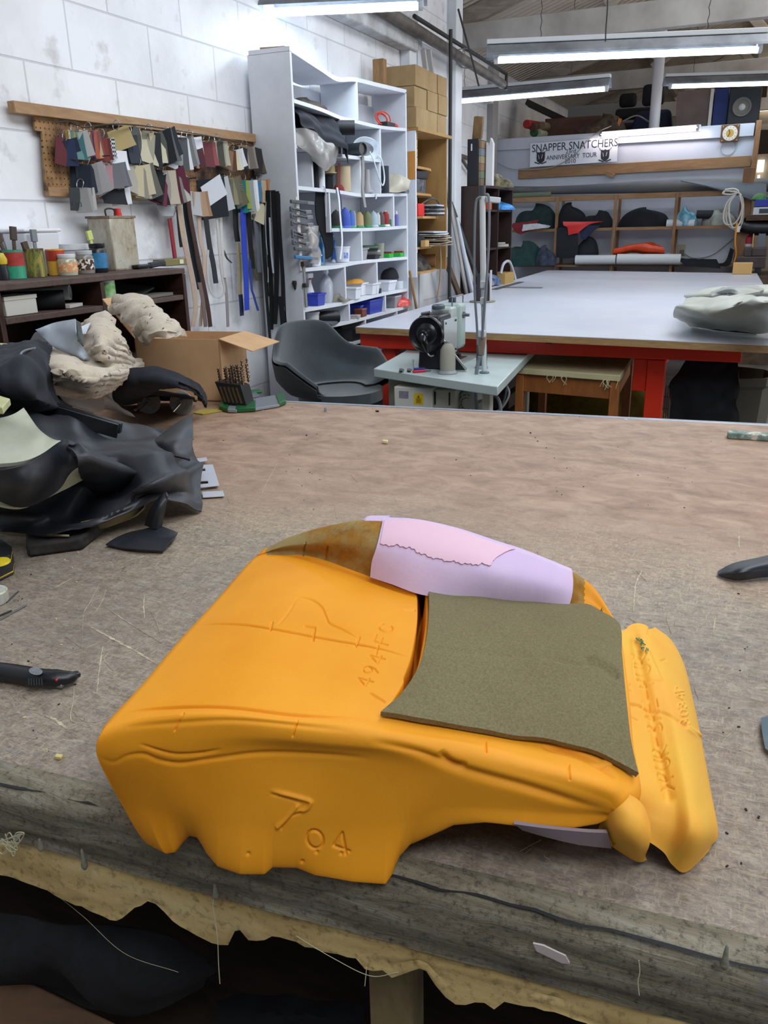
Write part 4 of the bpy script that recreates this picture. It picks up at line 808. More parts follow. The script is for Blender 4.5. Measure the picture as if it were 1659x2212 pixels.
jar('glass jar with a brown and white printed label',186,584,541,.029,M('#8f8c84',.2,trans=.2),'#b9bcc0',('#efe9df','#4a3026','printed label'),-2.09)
p=onc(165,580,x=-2.18);h=upz(p,527)-zc0
t=thing('tub','round white tub with pale lid behind the two glass jars','tub',p);m=MB();m.lathe([(0,0),(.045,0),(.05,h*.8),(0,h*.8)],(0,0,0));m.build('body',M('#cfd2d8',.5),t,local=True);m=MB();m.lathe([(0,h*.8),(.054,h*.8),(.054,h),(0,h)],(0,0,0));m.build('lid',M('#dfe2e6',.45),t,local=True)
p=onc(215,579,x=-2.08);h=upz(p,526)-zc0
t=thing('jar','black plastic jar with a blue label and a brush in it','jar',p);m=MB();m.lathe([(0,0),(.027,0),(.029,.006),(.029,h*.78),(.025,h*.84),(.027,h*.87),(.027,h),(.023,h),(.022,h*.5),(0,h*.5)],(0,0,0));m.build('body',M('#14181e',.3),t,local=True)
band(t,.0293,h*.15,h*.68,M('#2f7fae',.5,hex2='#2a6c98',ns=60),label='blue label',a0=-1.9,a1=.7);brush(t,0,-.012,h*.4,-.15,.10,M('#c7cf7a',.6),M('#c9dce0',.5))
# solvent tin
p=onc(252,574,x=-2.16);h=upz(p,468)-zc0;w_=.068
t=thing('solvent_can','tall rusty metal solvent can with wire handle and red cap','can',p)
tt=NT('rusty_tin');n=tt.noise(tt.map((1,1,.5)),26,7,.7);r=tt.ramp(n,0,[(.28,'#6b3d1f'),(.38,'#a39a86'),(.6,'#b9b6aa'),(.75,'#8b8678')]);tt.base(r,0);tt.b.inputs['Metallic'].default_value=.45;tt.b.inputs['Roughness'].default_value=.45
m=MB().box(-.052,.052,-w_,w_,0,h-.002);m.build('body',tt.m,t,local=True,bev=.006);m=MB().box(-.055,.055,-w_-.003,w_+.003,h-.006,h+.002).box(-.055,.055,-w_-.003,w_+.003,0,.005);m.build('seam',M('#7a5636',.6,.4,'#9a958a',30),t,local=True)
m=MB();m.tube(bez([(0,-.022,h),(0,-.024,h+.022),(0,0,h+.028),(0,.024,h+.022),(0,.022,h)],16),.003,8);m.build('handle',M('#3b3632',.5,.6),t,local=True)
m=MB();m.lathe([(.014,0),(.014,.012),(.012,.013),(.012,.028),(0,.028)],(0,w_*.6,h),n=16);m.build('cap',M('#cf2b22',.4),t,local=True,label='red screw cap')
p=onc(8,596,x=-2.1);t=thing('spray_bottle','yellow and black tool at the left picture edge, on the cabinet','tool',p)
m=MB();m.lathe([(0,0),(.016,0),(.018,.02),(.014,.045),(0,.045)],(0,0,0),n=16);m.build('body',M('#20242a',.35),t,local=True);m=MB();m.lathe([(0,.045),(.016,.046),(.018,.06),(.01,.078),(0,.08)],(0,0,0),n=16);m.build('knob',M('#c9b02a',.4),t,local=True,label='yellow knob')
p=onc(318,571,x=-2.1);t=thing('hand_tool','black folding tool lying on the cabinet beside the solvent can','tool',p);m=MB();m.cb((0,-.03,.008),(.03,.1,.014),(0,0,.15));m.build('handle',M('#15181c',.35),t,local=True,bev=.004);m=MB();m.cb((.005,.05,.012),(.022,.07,.02),(.1,0,-.3));m.build('head',M('#22262b',.3),t,local=True,bev=.004)
p=onc(368,570,x=-2.13);t=thing('small_case','small dull brass-coloured box at the cabinet top\'s right end','box',p);m=MB().box(-.03,.03,-.07,.07,0,.026);m.build('body',M('#7d7548',.5,.3),t,local=True,bev=.003);m=MB().box(.0305,.032,.02,.045,.006,.022);m.build('paper_label',M('#d9d4bc',.6),t,local=True)
# inside the cabinet
p=X(30,690,-2.02);t=thing('carton','white cardboard carton on the cabinet shelf at far left','box',(p.x,p.y,zc1));m=MB().box(-.04,.04,-.06,.06,0,.052);m.build('body',M('#c6c4bb',.8),t,local=True,bev=.002);m=MB().box(-.042,.042,-.062,.062,.045,.056);m.build('lid',M('#cfccc2',.8),t,local=True)
def roll(label,a_,b_,r,col,name='fabric_roll',cat='roll',hollow=.55,group=None,hex2=None,rough=.7):
 a_,b_=Vector(a_),Vector(b_);m=MB();d=(b_-a_).normalized();L_=(b_-a_).length
 m.lathe([(r*hollow,.01),(r*hollow,0),(r,0),(r*1.0,.003),(r*.99,L_*.5),(r,L_),(r*hollow,L_),(r*hollow,L_-.01),(0,L_-.01)],a_,d,22);
 m.add([a_+d*.01],[]);return m.build(name,M(col,rough,hex2=hex2,ns=12),label=label,cat=cat,group=group)
zb_=zc1
roll('thick black roll lying on the cabinet shelf',(-2.17,1.86,zb_+.03),(-1.99,2.03,zb_+.03),.029,'#111317')
roll('smaller black roll behind the thick one',(-2.2,1.84,zb_+.075),(-2.06,2.06,zb_+.078),.015,'#191b1f')
roll('white paper roll standing out of the cabinet shelf',(-2.2,2.0,zb_+.045),(-2.03,2.10,zb_+.045),.024,'#b9bcc0',hollow=.85)
m=MB().cb((-2.02,2.07,zb_+.006),(.06,.09,.01),(0,0,.3));m.build('booklet',M('#c4c0b8',.8),label='thin pale booklet under the white paper roll',cat='booklet')
p=X(240,650,-1.99);h=.07
t=can('tin','green and white tin at the left of the right cabinet bay','tin',(p.x,2.225,zc1),.03,.075,M('#d8dcd6',.4));band(t,.0302,.02,.068,M('#4c8f3a',.5,hex2='#a9c49a',ns=30),label='green label')
m=MB().cb((-2.08,2.40,zc1+.02),(.16,.2,.006),(.18,.1,.2));m.build('cover',M('#24302a',.8),label='dark green sheet leaning in the right cabinet bay',cat='sheet')
m=MB().cb((-2.02,2.45,zc1+.006),(.12,.2,.010),(0,0,.1));m.build('board',M('#6b6660',.9),label='thin grey board lying on the right cabinet shelf',cat='board')
g=patch([[(-2.2,1.78,.96),(-2.1,1.78,.96),(-1.98,1.79,.95)],[(-2.2,1.9,1.03),(-2.08,1.9,1.05),(-1.97,1.9,.97)],[(-2.2,2.08,.96),(-2.1,2.08,.99),(-1.98,2.06,.95)]],24,24,.01,8,4)
MB().grid(g,.001).build('plastic_bag',M('#b9b2a8',.3,trans=.2),label='crumpled clear plastic bag low in the cabinet, below the white carton',cat='bag')
# ==== tall white bookcase
XF,XBK,YL,YR=-2.0,-2.215,3.60,5.0
WB=M('#dadde4',.5,hex2='#ccd0d8',ns=5,bs=.06,bscale=60);WBI=WB
bk=thing('bookcase','tall white open bookcase with sagging shelves and unequal bays','bookcase',((XF+XBK)/2,4.3,0))
def shelf_curve(pts):
 q=[X(x_,y_,XF)for x_,y_ in pts];return[(p_.y,p_.z)for p_ in q]
SH={}
def shelf(key,pts,th=.017,y0=None,y1=None,name='shelf'):
 yz=shelf_curve(pts);ys=[a for a,_ in yz];zz_=[b_ for _,b_ in yz];y0=YL+.017 if y0 is None else y0;y1=YR-.017 if y1 is None else y1
 n_=40;yy=np.linspace(y0,y1,n_);c=cr_spline(yz,60);z_=np.interp(yy,c[:,0],c[:,1]);SH[key]=(yy,z_)
 vs=[];
 g_=np.zeros((5,n_,3))
 for j,(x_,dz)in enumerate(((XBK,-th),(XF,-th),(XF,0),(XBK,0),(XBK,-th))):g_[j,:,0]=x_;g_[j,:,1]=yy;g_[j,:,2]=z_+dz
 m=MB().grid(g_);m.add([tuple(g_[j,0])for j in range(4)]+[tuple(g_[j,-1])for j in range(4)],[(0,1,2,3),(7,6,5,4)]);m.build(name,WB,bk,smooth=30)
def zsh(key,y):return float(np.interp(y,*SH[key]))
shelf('top',[(622,97),(692,143),(729,166),(766,167),(820,180),(876,193)],.02,YL,YR,'top')
shelf(1,[(631,212),(692,232),(735,250),(774,260),(822,271),(878,277)])
y822=X(822,300,XF).y
shelf(2,[(635,310),(675,320),(709,325),(735,332),(779,338),(822,344)],y1=y822)
shelf(3,[(640,401),(679,405),(727,410),(779,418),(822,418),(881,417)])
y715=X(715,490,XF).y
shelf(4,[(717,493),(800,492),(882,487)],y0=y715)
shelf(5,[(661,579),(727,573),(781,563),(884,554)])
shelf(6,[(663,666),(750,651),(817,635),(886,622)])
shelf(7,[(661,711),(754,693),(833,673),(886,659)])
SHp=lambda z_:[(0,z_)]
def shelf_z(key,z0,z1):
 yy=np.linspace(YL+.017,YR-.017,40);f_=(yy-YL)/(YR-YL);z_=z0*(1-f_)+z1*f_-.02*np.sin(f_*PI);SH[key]=(yy,z_);g_=np.zeros((5,40,3))
 for j,(x_,dz)in enumerate(((XBK,-.017),(XF,-.017),(XF,0),(XBK,0),(XBK,-.017))):g_[j,:,0]=x_;g_[j,:,1]=yy;g_[j,:,2]=z_+dz
 m=MB().grid(g_);m.add([tuple(g_[j,0])for j in range(4)]+[tuple(g_[j,-1])for j in range(4)],[(0,1,2,3),(7,6,5,4)]);m.build('shelf',WB,bk,smooth=30)
shelf_z(8,.815,.80);shelf_z(9,.72,.70);shelf_z(10,.45,.45);shelf_z(11,.1,.1)
for yy in(YL,YR-.017):m=MB().box(XBK-.008,XF,yy,yy+.017,0,2.15);m.build('side_panel',WB,bk,bev=.002)
m=MB().box(XBK-.008,XBK-.002,YL+.017,YR-.017,.02,2.08);m.build('back_panel',WBI,bk)
def divider(px,py,up_,lo):
 y_=X(px,py,XF).y;m=MB().box(XBK,XF,y_-.008,y_+.008,zsh(lo,y_)+.0005,zsh(up_,y_)-.018);m.build('divider',WB,bk,bev=.0015);return y_
D={}
for k_,px,py,u_,l_ in(('a',772,210,'top',1),('b',737,290,1,2),('c',822,300,1,2),('c2',822,380,2,3),('d',675,360,2,3),('e',780,380,2,3),('g',851,450,3,4),('h',782,530,4,5),('i',747,620,5,6),('j',815,590,5,6),('k',755,670,6,7),('l',833,650,6,7),('m',790,700,7,8),('n',858,680,7,8),('o',820,740,8,9),('p',838,760,9,10)):D[k_]=divider(px,py,u_,l_)
y_=X(713,450,XF).y;m=MB().box(XBK,XF,y_-.008,y_+.008,zsh(4,y715+.01)-.02,zsh(3,y_)-.018);m.build('divider',WB,bk,bev=.0015)
# ---- contents: helper to put a thing at picture column px on shelf key
def on(px,py,key,x=-2.09):y_=X(px,py,x).y;return Vector((x,y_,zsh(key,y_)+.001))
def tubbox(label,px,py,key,wy,h,col,x=-2.09,wx=.13,taper=.85,lidc=None,name='storage_tub',cat='tub',rz=0,mat=None,thick=.002):
 p=on(px,py,key,x);t=thing(name,label,cat,p,rz);m=MB();a_,b_=wx/2,wy/2;q=taper
 m.add([(-a_*q,-b_*q,0),(a_*q,-b_*q,0),(a_*q,b_*q,0),(-a_*q,b_*q,0),(-a_,-b_,h),(a_,-b_,h),(a_,b_,h),(-a_,b_,h),(-a_+.004,-b_+.004,h),(a_-.004,-b_+.004,h),(a_-.004,b_-.004,h),(-a_+.004,b_-.004,h),(-a_*q+.004,-b_*q+.004,.004),(a_*q-.004,-b_*q+.004,.004),(a_*q-.004,b_*q-.004,.004),(-a_*q+.004,b_*q-.004,.004)],[(3,2,1,0),(0,1,5,4),(1,2,6,5),(2,3,7,6),(3,0,4,7),(4,5,9,8),(5,6,10,9),(6,7,11,10),(7,4,8,11),(8,9,13,12),(9,10,14,13),(10,11,15,14),(11,8,12,15),(12,13,14,15)])
 mm=mat or M(col,.4);m.build('body',mm,t,local=True,bev=.004)
 if lidc:m=MB().box(-a_-.003,a_+.003,-b_-.003,b_+.003,h-.002,h+.010);m.build('lid',M(lidc,.4),t,local=True,bev=.003)
 else:m=MB();e=.004;m.box(-a_-e,a_+e,-b_-e,-b_,h-.006,h+.001).box(-a_-e,a_+e,b_,b_+e,h-.006,h+.001).box(a_,a_+e,-b_,b_,h-.006,h+.001).box(-a_-e,-a_,-b_,b_,h-.006,h+.001);m.build('rim',mm,t,local=True)
 return t
def blob(label,pts,col,name='cloth',cat='cloth',fold=.012,seed=1,hex2=None,rough=.9,nu=30,nv=24,th=.004,group=None,fs=9,sheen=0,trans=0,spec=.5):
 g_=patch(pts,nu,nv,fold,fs,seed);return MB().grid(g_,th).build(name,M(col,rough,hex2=hex2,ns=15,bs=.15,bscale=300,trans=trans,spec=spec),label=label,cat=cat,group=group,smooth=60)
def heap(label,p,dx,dy,h,col,name='cloth',cat='cloth',seed=1,hex2=None,rough=.9,group=None,amp=.25,sub=0,nb=5,metal=0,trans=0):
 """a closed soft lump resting on z = p.z"""
 r=np.random.default_rng(seed);m=MB();nu_,nv_=36,16;ph=r.uniform(0,6.3,8);vs=[];fs_=[]
 for j in range(nv_+1):
  f_=j/nv_;a_=f_*PI/2
  for i in range(nu_):
   th=2*PI*i/nu_;rr_=1+amp*(.5*math.sin(2*th+ph[0])+.35*math.sin(3*th+ph[1])+.25*math.sin(nb*th+ph[2]+3*f_)+.15*math.sin(9*th+ph[3]-5*f_))
   zz_=math.sin(a_)*(1+amp*.7*math.sin(2.2*math.cos(th)+3*f_+ph[4])+amp*.4*math.sin(nb*th+ph[5])*(1-f_))
   c_=max(math.cos(a_),0)**.75
   vs.append((p[0]+dx/2*c_*math.cos(th)*rr_,p[1]+dy/2*c_*math.sin(th)*rr_,p[2]+max(h*zz_,0)))
 for j in range(nv_):
  for i in range(nu_):fs_.append((j*nu_+i,j*nu_+(i+1)%nu_,(j+1)*nu_+(i+1)%nu_,(j+1)*nu_+i))
 m.add(vs,fs_+[tuple(range(nu_))[::-1]]);return m.build(name,M(col,rough,metal,hex2=hex2,ns=18,bs=.2,bscale=200,trans=trans),label=label,cat=cat,group=group,smooth=70)
# top bays
p=on(657,200,1,-2.1);heap('dark brown fur offcut in the bookcase\'s top left bay',(p.x,p.y+.03,p.z),.14,.22,.05,'#1e1d1d','fur_offcut','fur',3,'#4a3f38')
m=MB();r=random.Random(4);c=on(838,262,1,-2.08)
t=thing('extension_cord','tangled orange-red extension cord in the top right bay','cord',c)
for k_,(yc,rr_,zc)in enumerate(((-.10,.04,.045),(-.085,.036,.04),(-.06,.045,.05),(0.02,.045,.022),(.03,.055,.02),(.05,.05,.018),(.10,.06,.012),(.0,.07,.010))):
 pts=[(c.x+rr_*.5*math.cos(a_)*r.uniform(.9,1.1),c.y+yc+rr_*math.cos(a_+.4),c.z+zc+max(-zc+.005,rr_*.75*math.sin(a_)*(1 if zc>.03 else .25)))for a_ in np.linspace(0,2*PI,22)];m.tube(pts,.004,7,cap=False)
m.tube(bez([(c.x,c.y+.05,c.z+.02),(c.x+.03,c.y+.12,c.z+.006),(c.x+.05,c.y+.2,c.z+.005)],12),.004,7);m.build('cable',M('#d84a35',.45),t)
m=MB().cb((c.x+.01,c.y-.03,c.z+.015),(.05,.12,.026));m.build('plug_block',M('#2a1d1e',.5),t,bev=.003)
# second row: dark cloth spilling out, plastic bag
p=on(675,315,2,-2.05);z_=p.z
blob('black cloth bundle spilling from the second-row left bay',[[(-2.2,3.64,z_+.15),(-2.12,3.66,z_+.17),(-2.02,3.66,z_+.15),(-1.97,3.66,z_+.08)],[(-2.2,3.85,z_+.16),(-2.1,3.9,z_+.16),(-2.0,3.9,z_+.13),(-1.95,3.9,z_+.02)],[(-2.2,4.05,z_+.10),(-2.1,4.08,z_+.12),(-1.99,4.06,z_+.10),(-1.95,4.05,z_-.04)],[(-2.2,4.15,z_+.01),(-2.1,4.2,z_+.02),(-1.98,4.12,z_+.04),(-1.95,4.1,z_-.05)]],'#1b1e28',fold=.03,seed=5,nu=60,nv=60,fs=3.2)
roll('dark grey carpet roll end jutting out above the black cloth',(-2.19,4.0,z_+.12),(-1.94,4.13,z_+.115),.035,'#17191c')
blob('translucent plastic bag drooping over the shelf edge',[[(-2.05,3.62,z_+.07),(-1.98,3.66,z_+.075),(-1.96,3.76,z_+.06),(-1.97,3.84,z_+.02)],[(-2.0,3.62,z_+.02),(-1.965,3.7,z_+.0),(-1.95,3.8,z_-.01),(-1.955,3.95,z_+.02)],[(-1.99,3.63,z_-.01),(-1.965,3.74,z_-.04),(-1.96,3.85,z_-.06),(-1.96,3.97,z_-.01)],[(-1.985,3.70,z_-.03),(-1.975,3.78,z_-.08),(-1.975,3.86,z_-.10),(-1.97,3.94,z_-.06)]],'#a9a6a4','plastic_bag','bag',.010,8,fs=5,rough=.25,th=.0012,nu=40,nv=30,trans=.25)
p=on(775,335,2,-2.03)
roll('dark grey vinyl roll with open end toward the room',(-2.18,p.y+.0,p.z+.034),(-1.975,p.y-.06,p.z+.034),.033,'#2a2d30',hollow=.88,rough=.35)
t=thing('piping_coil','coiled white plastic piping hanging out of the middle bay','piping',on(800,335,2,-2.02));p=on(800,335,2,-2.02)
m=MB()
for k_ in range(5):rr_=.05+.006*k_;m.tube([(p.x-.04+.03*math.cos(a_)+.004*k_,p.y+rr_*1.5*math.cos(a_),p.z+.05+rr_*.8*math.sin(a_))for a_ in np.linspace(0,2*PI,26)],.0035,6,cap=False)
m.tube(bez([(-2.0,p.y-.05,p.z+.03),(-1.985,p.y-.03,p.z-.02),(-1.98,p.y+.02,p.z-.10),(-1.98,p.y+.07,p.z-.14),(-1.98,p.y+.10,p.z-.10),(-1.985,p.y+.08,p.z-.01),(-2.0,p.y+.06,p.z+.02)],30),.004,6);m.build('piping',M('#cfdbe6',.35),t)
# third row
p=on(690,400,3,-2.06);z_=p.z
def spool(label,p,r,h,col,flange,name='thread_spool',group=None,fl=1.25):
 t=thing(name,label,'spool',p,0,group);m=MB();m.lathe([(0,.004),(r,.004),(r*1.03,h*.3),(r,h*.6),(r*1.02,h-.004),(0,h-.004)],(0,0,0),n=20);m.build('thread',M(col,.8,bs=.3,bscale=300,scale=(1,1,12)),t,local=True)
 m=MB();m.lathe([(0,0),(r*fl,0),(r*fl,.004),(0,.004)],(0,0,0),n=20);m.build('flange',M(flange,.5),t,local=True);m=MB();m.lathe([(0,h-.004),(r*fl,h-.004),(r*fl,h),(0,h)],(0,0,0),n=20);m.build('flange',M(flange,.5),t,local=True);return t
spool('narrow black cord spool at the left of the third-row middle bay',on(682,400,3,-2.03),.018,.135,'#15171b','#22242a',fl=1.05)
spool('white ribbed elastic roll standing upright',on(694,402,3,-2.03),.02,.15,'#e3e8ef','#dfe3ea',fl=1.05)
spool('tan piping spool stacked on the black one',on(711,404,3,-2.05)+Vector((0,0,.08)),.034,.06,'#b7a178','#c9b78e')
spool('black leather cord spool under the tan spool',on(711,404,3,-2.05),.022,.076,'#1d2126','#2a2d33',fl=1.3)
spool('large beige cord spool at the right of the third-row bay',on(742,408,3,-2.05),.04,.13,'#bca98c','#8f8069',fl=1.05)
t=heap('dark red ribbon heap on the third shelf',on(733,409,3,-2.03),.04,.11,.03,'#7c1f22','ribbon','ribbon',6)
m=MB();m.grid(np.array([[tuple(X(730+dx,409-i*9.5,XF+.002+.003*math.sin(i)))for dx in(0,5)]for i in range(7)]),.001);m.build('ribbon',M('#6b1d20',.8),label='dark red ribbon hanging down from the second shelf',cat='ribbon')
def tape(label,pts,wpx,col,x=XF+.006,name='tape',cat='tape',hex2=None):
 P_=bez([X(a,b_,x)for a,b_ in pts],20);w=wpx*sc(P_[0])*.75;m=MB();m.grid(np.array([[tuple(p_-Vector((0,w,0))),tuple(p_+Vector((.002,0,0))),tuple(p_+Vector((0,w,0)))]for p_ in P_]),.0012);return m.build(name,M(col,.7,hex2=hex2,ns=30),label=label,cat=cat,smooth=60)
tape('long grey tape hanging from the middle bay past the cones',[(783,330),(785,370),(784,410),(789,448)],8,'#8f8e8a')
tape('thin grey cord hanging over the third shelf\'s left',[(697,402),(703,410),(704,440),(704,468)],2.5,'#a9aab0')
tape('white tape hanging from the third shelf into the white bucket',[(728,405),(732,430),(735,470),(739,520),(735,560)],5,'#dfe3ea')
tape('navy ribbon hanging beside the white tape',[(731,408),(736,430),(738,455),(741,468)],3,'#27305a')
tape('short ragged tape under the third shelf',[(812,418),(813,424),(812,430)],4,'#c9c6c4')
p=on(796,415,3,-2.03);t=thing('pipe_fitting','grey plastic elbow pipe standing on the third shelf','pipe',p);m=MB();m.tube(bez([(0,-.01,.005),(0,-.01,.08),(0,-.01,.125)],8),[.018,.02,.014]+[.014]*5,14);m.tube(bez([(0,-.01,.02),(0,.03,.012),(0,.045,.012)],8),.011,10);m.build('pipe_body',M('#a39fa0',.5),t,local=True)
p=on(815,416,3,-2.05);m=MB();m.lathe([(0,0),(.02,0),(.024,.012),(.03,.026),(.026,.028),(.018,.012),(0,.01)],p,n=18);m.build('cup',M('#6a4f50',.4),label='small dull purple cup beside the elbow pipe',cat='cup')
spool('tall dark ribbed roll in the third-row right bay',on(832,415,3,-2.04),.024,.15,'#2a3038','#30363e',fl=1.02)
blob('bent beige vinyl sheet sticking out of the third-row right bay',[[X(835,416,-2.03),X(838,396,-2.04),X(846,374,-2.05)],[X(856,416,-1.99),X(862,398,-1.98),X(868,380,-1.99)],[X(876,412,-1.97),X(882,405,-1.96),X(886,390,-1.97)]],'#b3ac9c','vinyl_sheet','vinyl sheet',.002,2,rough=.4)
heap('grey cable and strap tangle under the beige vinyl sheet',on(860,416,3,-2.05),.12,.16,.028,'#7f868e','strap_tangle','straps',9,'#3a3f46',amp=.4)
# tall left bay: pliers rack on the front edge, plastic bag, black hanging fabric, blue cartridges
blob('long black vinyl strip hanging down the tall left bay',[[X(681,414,-2.03),X(712,416,-2.03)],[X(682,470,-2.025),X(714,470,-2.03)],[X(700,530,-2.03),X(719,530,-2.03)],[X(703,560,-2.03),X(707,559,-2.03),X(717,552,-2.03)]],'#0b0c12','vinyl_strip','vinyl strip',.0,3,rough=.8,spec=.2)
blob('crumpled clear plastic bag behind the pliers',[[X(645,490,-2.06),X(668,486,-2.02),X(684,488,-2.03)],[X(646,520,-2.05),X(672,512,-1.995),X(690,515,-2.03)],[X(648,545,-2.05),X(676,540,-1.99),X(690,545,-2.03)],[X(650,570,-2.05),X(672,568,-2.0),X(686,572,-2.03)]],'#b0aaa8','plastic_bag','bag',.012,12,fs=5,rough=.2,th=.001,trans=.25)
def cart(label,px,x=-2.1,c='#2f8ed0',c2='#d9e6ee'):
 p=on(px,572,5,x);t=thing('cartridge',label,'sealant cartridge',p,0,'sealant cartridges');m=MB();m.lathe([(0,0),(.016,0),(.016,.11),(.008,.115),(.004,.15),(0,.15)],(0,0,0),n=16);m.build('tube',M(c,.4,hex2=c2,ns=8,amt=(.5,.56)),t,local=True)
cart('blue and white sealant cartridge left of the black vinyl strip',695);cart('blue sealant cartridge right of the black vinyl strip',722,c='#2a5f9e',c2='#e2e6ea')
tubbox('square white bottle group behind the lowest pliers',672,575,5,.10,.055,'#d5dae4',-2.08,.07,.95)
# cones of thread on shelf 4
CG='cones of thread on the fourth shelf'
def cone(label,px,col,base,h=.085,r=.026,x=-2.04,ped=True):
 p=on(px,490,4,x);t=thing('thread_cone',label,'thread cone',p,0,CG)
 m=MB();m.lathe([(0,.008),(r,.008),(r*.98,h*.4),(r*.93,h*.72),(r*.45,h*.92),(r*.3,h*.93),(0,h*.93)],(0,0,0),n=20);m.build('thread',M(col,.7,bs=.4,bscale=260,scale=(1,1,14)),t,local=True)
 m=MB();m.lathe([(0,0),(r*1.22,0),(r*1.25,.003),(r*1.02,.012),(0,.012)],(0,0,0),n=20);m.build('cone_foot',M(base,.5),t,local=True);m=MB();m.lathe([(0,h*.9),(r*.25,h*.9),(r*.2,h),(0,h)],(0,0,0),n=12);m.build('cone_core',M(base,.5),t,local=True)
cone('dark brown thread cone with green core at the left of the row',727,'#3f3a3a','#1c7a4a',.092,.03)
cone('royal blue thread cone, tallest of the row',746,'#3f59b5','#3a58b0',.104,.03,-2.035)
cone('mid blue thread cone on a green base',759,'#4a6fc0','#1f8a5a',.094,.022,-2.05)
cone('slim pale thread cone between blue and tan',766,'#b7b3a8','#dfe5e8',.09,.016,-2.06)
cone('tan thread cone with a green foot',776,'#b79b72','#1f7d4f',.09,.026)
cone('brown striped thread cone mostly hidden by the tan one',786,'#6b5a44','#6b5a44',.088,.018,-2.06)
cone('olive thread cone with green base',794,'#6f7a52','#1d7a4c',.09,.025)
cone('light blue-grey thread cone',807,'#a5b5c4','#aab8c4',.09,.026)
cone('white thread cone behind the light blue one',816,'#c4c8c6','#2a6e50',.085,.018,-2.05)
cone('brown thread cone on a green base',824,'#5d4a4c','#1d7a4c',.085,.02,-2.035)
cone('dark red thread cone at the right of the row',833,'#8f2327','#d8d4d6',.09,.024,-2.03)
p=on(841,488,4,-2.02);m=MB();m.tube([(p.x,p.y,p.z+.021),(p.x+.012,p.y+.003,p.z+.021)],.02,18);m.build('bobbin',M('#1f7d4f',.5),label='green plastic bobbin disc beside the red cone',cat='bobbin')
p=on(857,488,4,-2.03);t=thing('bottle','slim violet bottle in the fourth-row right bay','bottle',p);m=MB();m.lathe([(0,0),(.014,0),(.014,.06),(.006,.068),(0,.068)],(0,0,0),n=16);m.build('body',M('#6f6fb0',.4),t,local=True);m=MB();m.lathe([(0,.068),(.005,.068),(.004,.085),(0,.086)],(0,0,0),n=12);m.build('nozzle',M('#e4e6ea',.4),t,local=True)
# shelf 5
t=thing('bucket','small white bucket on the fifth shelf','bucket',on(740,566,5,-2.06));m=MB();m.lathe([(0,0),(.036,0),(.043,.075),(.046,.075),(.046,.08),(.041,.08),(.034,.004),(0,.004)],(0,0,0),n=24);m.build('body',M('#d7dce6',.4),t,local=True);m=MB().cb((.0,-.0,.04),(.001,.001,.001));band(t,.0405,.02,.05,M('#b9c6e4',.5,hex2='#4a63b0',ns=90),label='faded blue print',a0=-.9,a1=-.2)
tubbox('clear plastic box of hardware beside the white bucket',766,563,5,.10,.062,'#b7b6bb',-2.08,mat=M('#b4b3b8',.25,trans=.3))
for k_,(px,c_,z_)in enumerate(((791,'#8b8f94',0),(795,'#9a9a9c',.02),(788,'#3f5a48',.0),(790,'#4a5f50',.045))):
 p=on(px+8,560,5,-2.09+.02*(k_%2));m=MB();m.tube([(p.x-.05,p.y-.04,p.z+.016+z_),(p.x+.05,p.y+.015,p.z+.016+z_)],.015,14);m.build('metal_roll',M(c_,.4,.3),label=('short grey roll at the bottom of the pile on the fifth shelf','short silver roll resting on the lower grey one','dark green roll at the left of the fifth-shelf pile','dark green roll on top of the fifth-shelf pile')[k_],cat='roll',group='short rolls piled on the fifth shelf')
t=thing('measuring_cup','translucent beaker on the fifth shelf','beaker',on(820,556,5,-2.05));m=MB();m.lathe([(0,0),(.024,0),(.03,.085),(.028,.085),(.022,.003),(0,.003)],(0,0,0),n=20);m.build('body',M('#a9ab98',.3,trans=.3),t,local=True)
for k_,(px,lab)in enumerate(((836,'green and red thread box on the left of the fifth-shelf pair'),(860,'green and red thread box, right-hand one of the pair'))):
 p=on(px,553,5,-2.05);t=thing('thread_box',lab,'box',p);m=MB().box(-.03,.03,-.034,.034,0,.024);m.build('body',M('#22a83c',.5),t,local=True,bev=.002);m=MB().box(-.025,.0305,-.01,.022,.0245,.034);m.build('top_flap',M('#c23a3a',.5,hex2='#2a2b30',ns=60),t,local=True)
tubbox('small dark tray of bits in front of the short rolls',806,562,5,.07,.022,'#2b2d30',-2.03,.06)
# shelf 6
t=thing('spray_bottle','white spray bottle with red neck on the sixth shelf','spray bottle',on(671,663,6,-2.1));m=MB();m.lathe([(0,0),(.03,0),(.033,.05),(.02,.09),(.012,.11),(.012,.125),(0,.125)],(0,0,0),n=20,sx=.7);m.build('body',M('#d9d7da',.3),t,local=True);m=MB().cb((0,0,.145),(.02,.06,.025));m.build('trigger_head',M('#dfe0e4',.4),t,local=True,bev=.004);m=MB();m.cyl((0,.012,.1),(0,.012,.132),.007,n=12);m.build('neck',M('#c2392f',.4),t,local=True,label='red neck')
tubbox('blue plastic bin on the sixth shelf, left',681,658,6,.085,.06,'#2d3fb0',-2.04,.08,.88)
t=thing('bottle','tall translucent white jug on the sixth shelf','bottle',on(706,655,6,-2.08));m=MB();m.lathe([(0,0),(.042,0),(.044,.01),(.044,.095),(.032,.125),(.014,.14),(.014,.158),(0,.158)],(0,0,0),n=24,sx=.8);m.build('body',M('#b9bfca',.25,trans=.2),t,local=True);m=MB();m.lathe([(.016,.15),(.016,.168),(0,.168)],(0,0,0),n=16);m.build('cap',M('#d5dae2',.4),t,local=True)
heap('crumpled grey-beige rag on the sixth shelf',on(736,650,6,-2.03),.07,.14,.03,'#8d8779','rag','rag',11,'#6e6a60',amp=.5)
tubbox('white tub left of the yellow foam on the sixth shelf',760,645,6,.075,.062,'#dde0e6',-2.03,.09)
tubbox('white tub under the yellow foam',772,640,6,.085,.07,'#e0e3e8',-2.09,.1)
